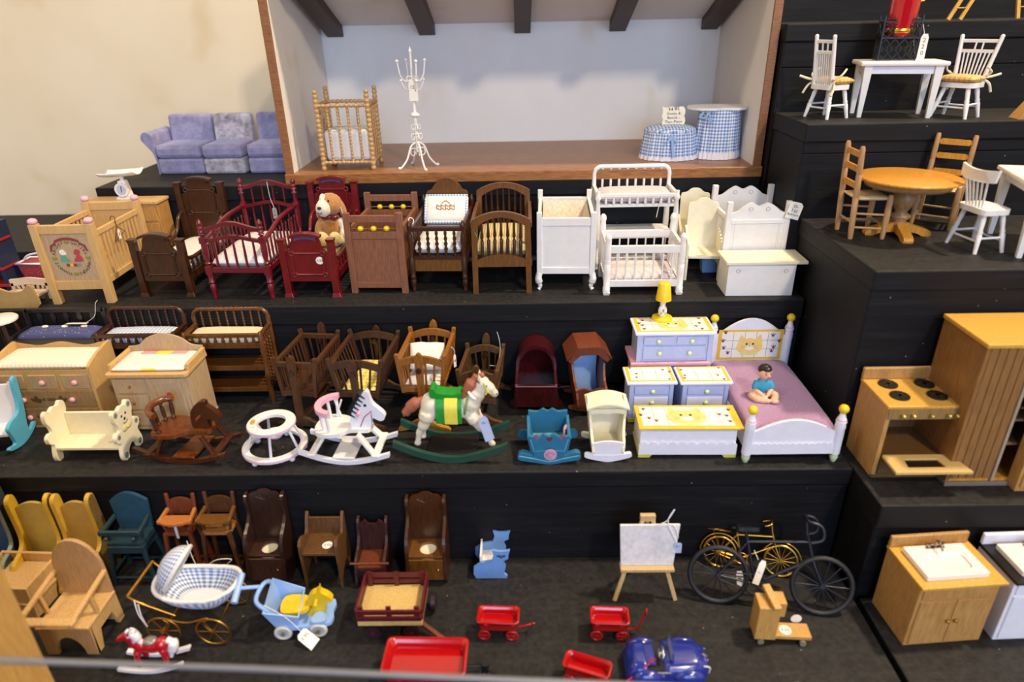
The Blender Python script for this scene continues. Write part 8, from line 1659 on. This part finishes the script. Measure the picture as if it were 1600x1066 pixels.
a, b = onz(1000, 250, Z3+1.25), onz(1097, 252, Z3+1.25); cy = a.y+1.2; hs_ = ony(1048, 207, cy-1.8).z-Z3-1.25
t, G = skirted((a.x+b.x)/2, cy, 3.3, 2.5, hs_, 'gingham_stool', 'blue gingham skirted stool with a padded top and price card', 'stool', None)
m = MB(); m.ell((0, 0, hs_+.1), (3.45, 2.6, .75), n=28); m.out('padded_seat', gingham('seat_gingham', 'E6EAF2', '5A88C2', .42), t)
for x0, z0, x1, z1 in ((-.3, hs_-.3, -.9, hs_-1.1), (-.3, hs_-.3, .4, hs_-1.0), (-.3, hs_-.3, .05, .6)): m = MB(); m.bar((x0, -2.85, z0), (x1, -3.15, z1), .32, .08, (0, 1, 0)); m.out('ribbon', paint('blue_ribbon', '8FB0D8', .6), t)
t2 = thing('price_card', 'scalloped white price card standing on the gingham stool', 'price card', ((a.x+b.x)/2+.35, cy-.2, Z3+1.25+hs_+.62), math.radians(6))
m = MB(); m.prism([((1.5+.1*math.cos(i*2.2))*x, 1.15+(1.12+.08*math.cos(i*2.2))*z) for i, (x, z) in enumerate([(-1+2*k/7, -1) for k in range(7)]+[(1, -1+2*k/6) for k in range(6)]+[(1-2*k/7, 1) for k in range(7)]+[(-1, 1-2*k/6) for k in range(6)])], -.04, .04, 'y'); m.v = [Vector((p.x, p.y+p.z*.18, p.z)) for p in m.v]; cd = m.out('card', paint('ivory_card', 'EFE8D2', .7), t2)
for i, l in enumerate(('34.95', 'Vanity &', 'Bench -', 'Two Piece')): text(l, .55 if i else .7, INK, cd, Matrix.Translation((0, -.06+.18*(1.95-i*.5), 1.95-i*.5)) @ FRONT)
a, b = onz(1093, 250, Z3+1.25), onz(1173, 250, Z3+1.25); cy2 = a.y+1.9; hv = ony(1133, 172, cy2-2.2).z-Z3-1.25
t, G = skirted((a.x+b.x)/2-.75, cy2, 2.6, 2.1, hv, 'gingham_vanity', 'blue gingham skirted dressing table with a white kidney top', 'dressing table', None, n=30)
m = MB(); m.prism(spl2([(-4.2, .3), (-3.4, -1.6), (-1.6, -2.4), (0, -2.1), (1.6, -2.4), (3.0, -1.6), (3.3, .3), (2.8, 1.9), (0, 2.4), (-3.2, 1.9)], 5), hv-.05, hv+.25, 'z'); m.out('kidney_top', WHITE, t, .06)
m = MB(); m.tube(spl([(-2.6, -2.0, hv-.3), (-3.1, -2.2, hv-.8), (-2.4, -2.3, hv-.9), (-2.0, -2.2, hv-.4), (-1.6, -2.3, hv-1.6)], 5), .14, 6); m.out('ribbon', MATS['blue_ribbon'], t)

# oak chest of drawers and baby scale behind the natural crib
yf = 81.5; a, b = ony(127, 318, yf), ony(244, 313, yf); h = (a.z+b.z)/2-Z2; w = b.x-a.x; d = 3.0
t = thing('chest_of_drawers', 'oak chest of drawers behind the pink-knobbed crib', 'chest of drawers', ((a.x+b.x)/2, yf+d/2, Z2))
m = MB(); m.box(-w/2+.1, w/2-.1, -d/2+.1, d/2, 0, h-.35); m.out('body', OAK, t, .05); m = MB(); m.box(-w/2-.1, w/2+.1, -d/2-.1, d/2, h-.35, h); m.out('top', PINE, t, .06)
nrow = 4
for k in range(nrow):
    for s in (-1, 1): x0, x1 = (-w/2+.4, -.1) if s < 0 else (.1, w/2-.4); z0 = .4+k*(h-.9)/nrow; drawer(t, x0, x1, -d/2+.1, z0, z0+(h-.9)/nrow-.25, OAK, [(x0+x1)/2], BRASS, .16)
zs_ = Z2+h; p = onz(206, 307, zs_+.01); SWT = paint('scale_white', 'E9E6E2', .3, .02)
t = thing('baby_scale', 'white toy baby scale with a round dial and tray on the oak chest', 'scale', (p.x, min(p.y, yf+1.6), zs_+.01))
m = MB(); m.box(-.95, .95, -.7, .7, 0, .3); m.out('base', SWT, t, .08); m = MB(); m.hexa([(-.75, -.5, .3), (.75, -.5, .3), (.75, .5, .3), (-.75, .5, .3), (-.45, -.4, 2.3), (.45, -.4, 2.3), (.45, .4, 2.3), (-.45, .4, 2.3)]); m.out('housing', SWT, t, .1)
m = MB(); m.cyl((0, -.75, 1.25), (0, -.4, 1.25), .85, .85, 24); dl = m.out('dial', SWT, t, .06); m = MB(); m.cyl((0, -.77, 1.25), (0, -.75, 1.25), .6, .6, 20); m.out('dial_face', paint('dial_grey', 'B9C2D4', .5), dl); m = MB(); m.bar((0, -.79, 1.0), (.05, -.79, 1.7), .09, .03, (0, 1, 0)); m.out('pointer', paint('pointer_blue', '26448C', .5), dl)
m = MB(); m.grid(lambda u, v: Vector(((u-.5)*4.6, (v-.5)*2.6, 2.75+.55*(2*v-1)**2+.35*max(0, abs(2*u-1)-.7)+.25*u)), 16, 10); o = m.out('tray', SWT, t); sol = o.modifiers.new('wall', 'SOLIDIFY'); sol.thickness = .1*SC
m = MB(); m.cyl((0, 0, 2.2), (0, 0, 2.85), .25); m.out('stem', SWT, t)

# left edge: fretwork chair, white-topped stool, dotted cupboard, strawberry basket
yb = 72.3; cx = ony(38, 460, yb-1.5).x; h = ony(40, 433, yb).z-Z2; w = 4.4; t = thing('fretwork_bench', 'cream fretwork-backed doll bench with a tan curved front at the left edge', 'bench', (cx, yb-1.5, Z2)); FW = paint('cream_pink_wood', 'D6C2AA', .5, .06); TN = paint('tan_side', 'A68A58', .5, .08)
m = MB(); m.prism(arch_rail(-w/2, w/2, h-1.0, .2, .8, shape='wave'), 1.2, 1.5, 'y'); m.out('crest', FW, t, .06)
for x in (-w/2+.2, w/2-.2): m = MB(); m.box(x-.2, x+.2, 1.2, 1.5, 0, h-.6); m.out('back_stile', FW, t, .05)
for x in seg(6, -w/2+.2, w/2-.2): m = MB(); m.tube(spl([(x*.35, 1.35, h-3.6), (x*.75, 1.35, h-2.4), (x*1.05, 1.35, h-.9)], 5), .16, 6); m.out('fret_bar', FW, t)
m = MB(); m.box(-w/2, w/2, 1.2, 1.5, h-4.0, h-3.4); m.out('back_rail', FW, t, .05)
m = MB(); m.box(-w/2+.1, w/2-.1, -1.2, 1.2, 1.0, 1.3); m.out('seat', FW, t, .05)
m = MB(); m.prism(spl2([(-w/2, 0), (w/2, 0), (w/2+.1, 2.0), (w/2-.3, 2.7), (.9, 2.0), (-.3, 1.9), (-1.4, 2.3), (-w/2, 2.6)], 4), -1.5, -1.2, 'y'); m.out('curved_front', TN, t, .06)
P = ony(4, 497, 66.3); t = thing('round_stool', 'small stool with a white round seat and dark legs at the left edge', 'stool', (P.x-.4, 66.3, Z1)); hs2 = P.z-Z1
m = MB(); m.lathe([(1.7, hs2-.35), (1.75, hs2-.15), (1.6, hs2), (0, hs2)], n=24); m.out('seat', WHITE, t)
for k in range(4): a_ = math.pi/4+k*math.pi/2; m = MB(); m.tube(spl([(1.1*math.cos(a_), 1.1*math.sin(a_), hs2-.3), (1.5*math.cos(a_), 1.5*math.sin(a_), hs2*.6), (1.2*math.cos(a_), 1.2*math.sin(a_), hs2*.3), (1.6*math.cos(a_), 1.6*math.sin(a_), 0)], 4), .24, 8); m.out('leg', DARKW, t)
yq = 75; P = ony(14, 452, yq); hq_ = ony(8, 352, yq).z-Z2; t = thing('dotted_cupboard', 'navy cupboard with white dots and red shelves cut off by the left edge', 'cupboard', (P.x-2.6, yq+1.5, Z2), .0); ND = dots('navy_white_dots', '1E2A48', 'C9CEDA', 1.6, .13, .5)
for s in (-1, 1): m = MB(); m.box(s*2.6-.25, s*2.6+.25, -1.5, 1.5, 0, hq_); m.out('side_panel', ND, t, .05)
m = MB(); m.box(-2.4, 2.4, 1.2, 1.5, 0, hq_); m.out('back_panel', ND, t)
RDS = paint('red_shelf', '9A1E22', .45)
for z in (.5, 2.6, hq_-2.2): m = MB(); m.box(-2.9, 3.0, -1.8, 1.2, z, z+.3); m.out('shelf', RDS, t, .05)
P = onz(58, 446, Z2); t = thing('strawberry_basket', 'small red printed basket with a white rim behind the fretwork chair', 'basket', (P.x, P.y+1.4, Z2)); hb_ = ony(58, 408, P.y).z-Z2
m = MB(); m.hexa([(-1.3, -1.0, 0), (1.3, -1.0, 0), (1.3, 1.0, 0), (-1.3, 1.0, 0), (-1.7, -1.3, hb_-.5), (1.7, -1.3, hb_-.5), (1.7, 1.3, hb_-.5), (-1.7, 1.3, hb_-.5)]); m.out('body', dots('strawberry_print', 'A83A40', 'D88C88', 3.2, .2), t, .1)
m = MB(); q = [(-1.75, -1.35, hb_-.4), (1.75, -1.35, hb_-.4), (1.75, 1.35, hb_-.4), (-1.75, 1.35, hb_-.4)]; m.tube(q, .16, 6, True); m.tube(spl([(-1.7, 0, hb_-.4), (-.9, 0, hb_+.3), (.9, 0, hb_+.5), (1.7, 0, hb_-.4)], 5), .13, 6); m.out('rim_and_handle', LILW, t)
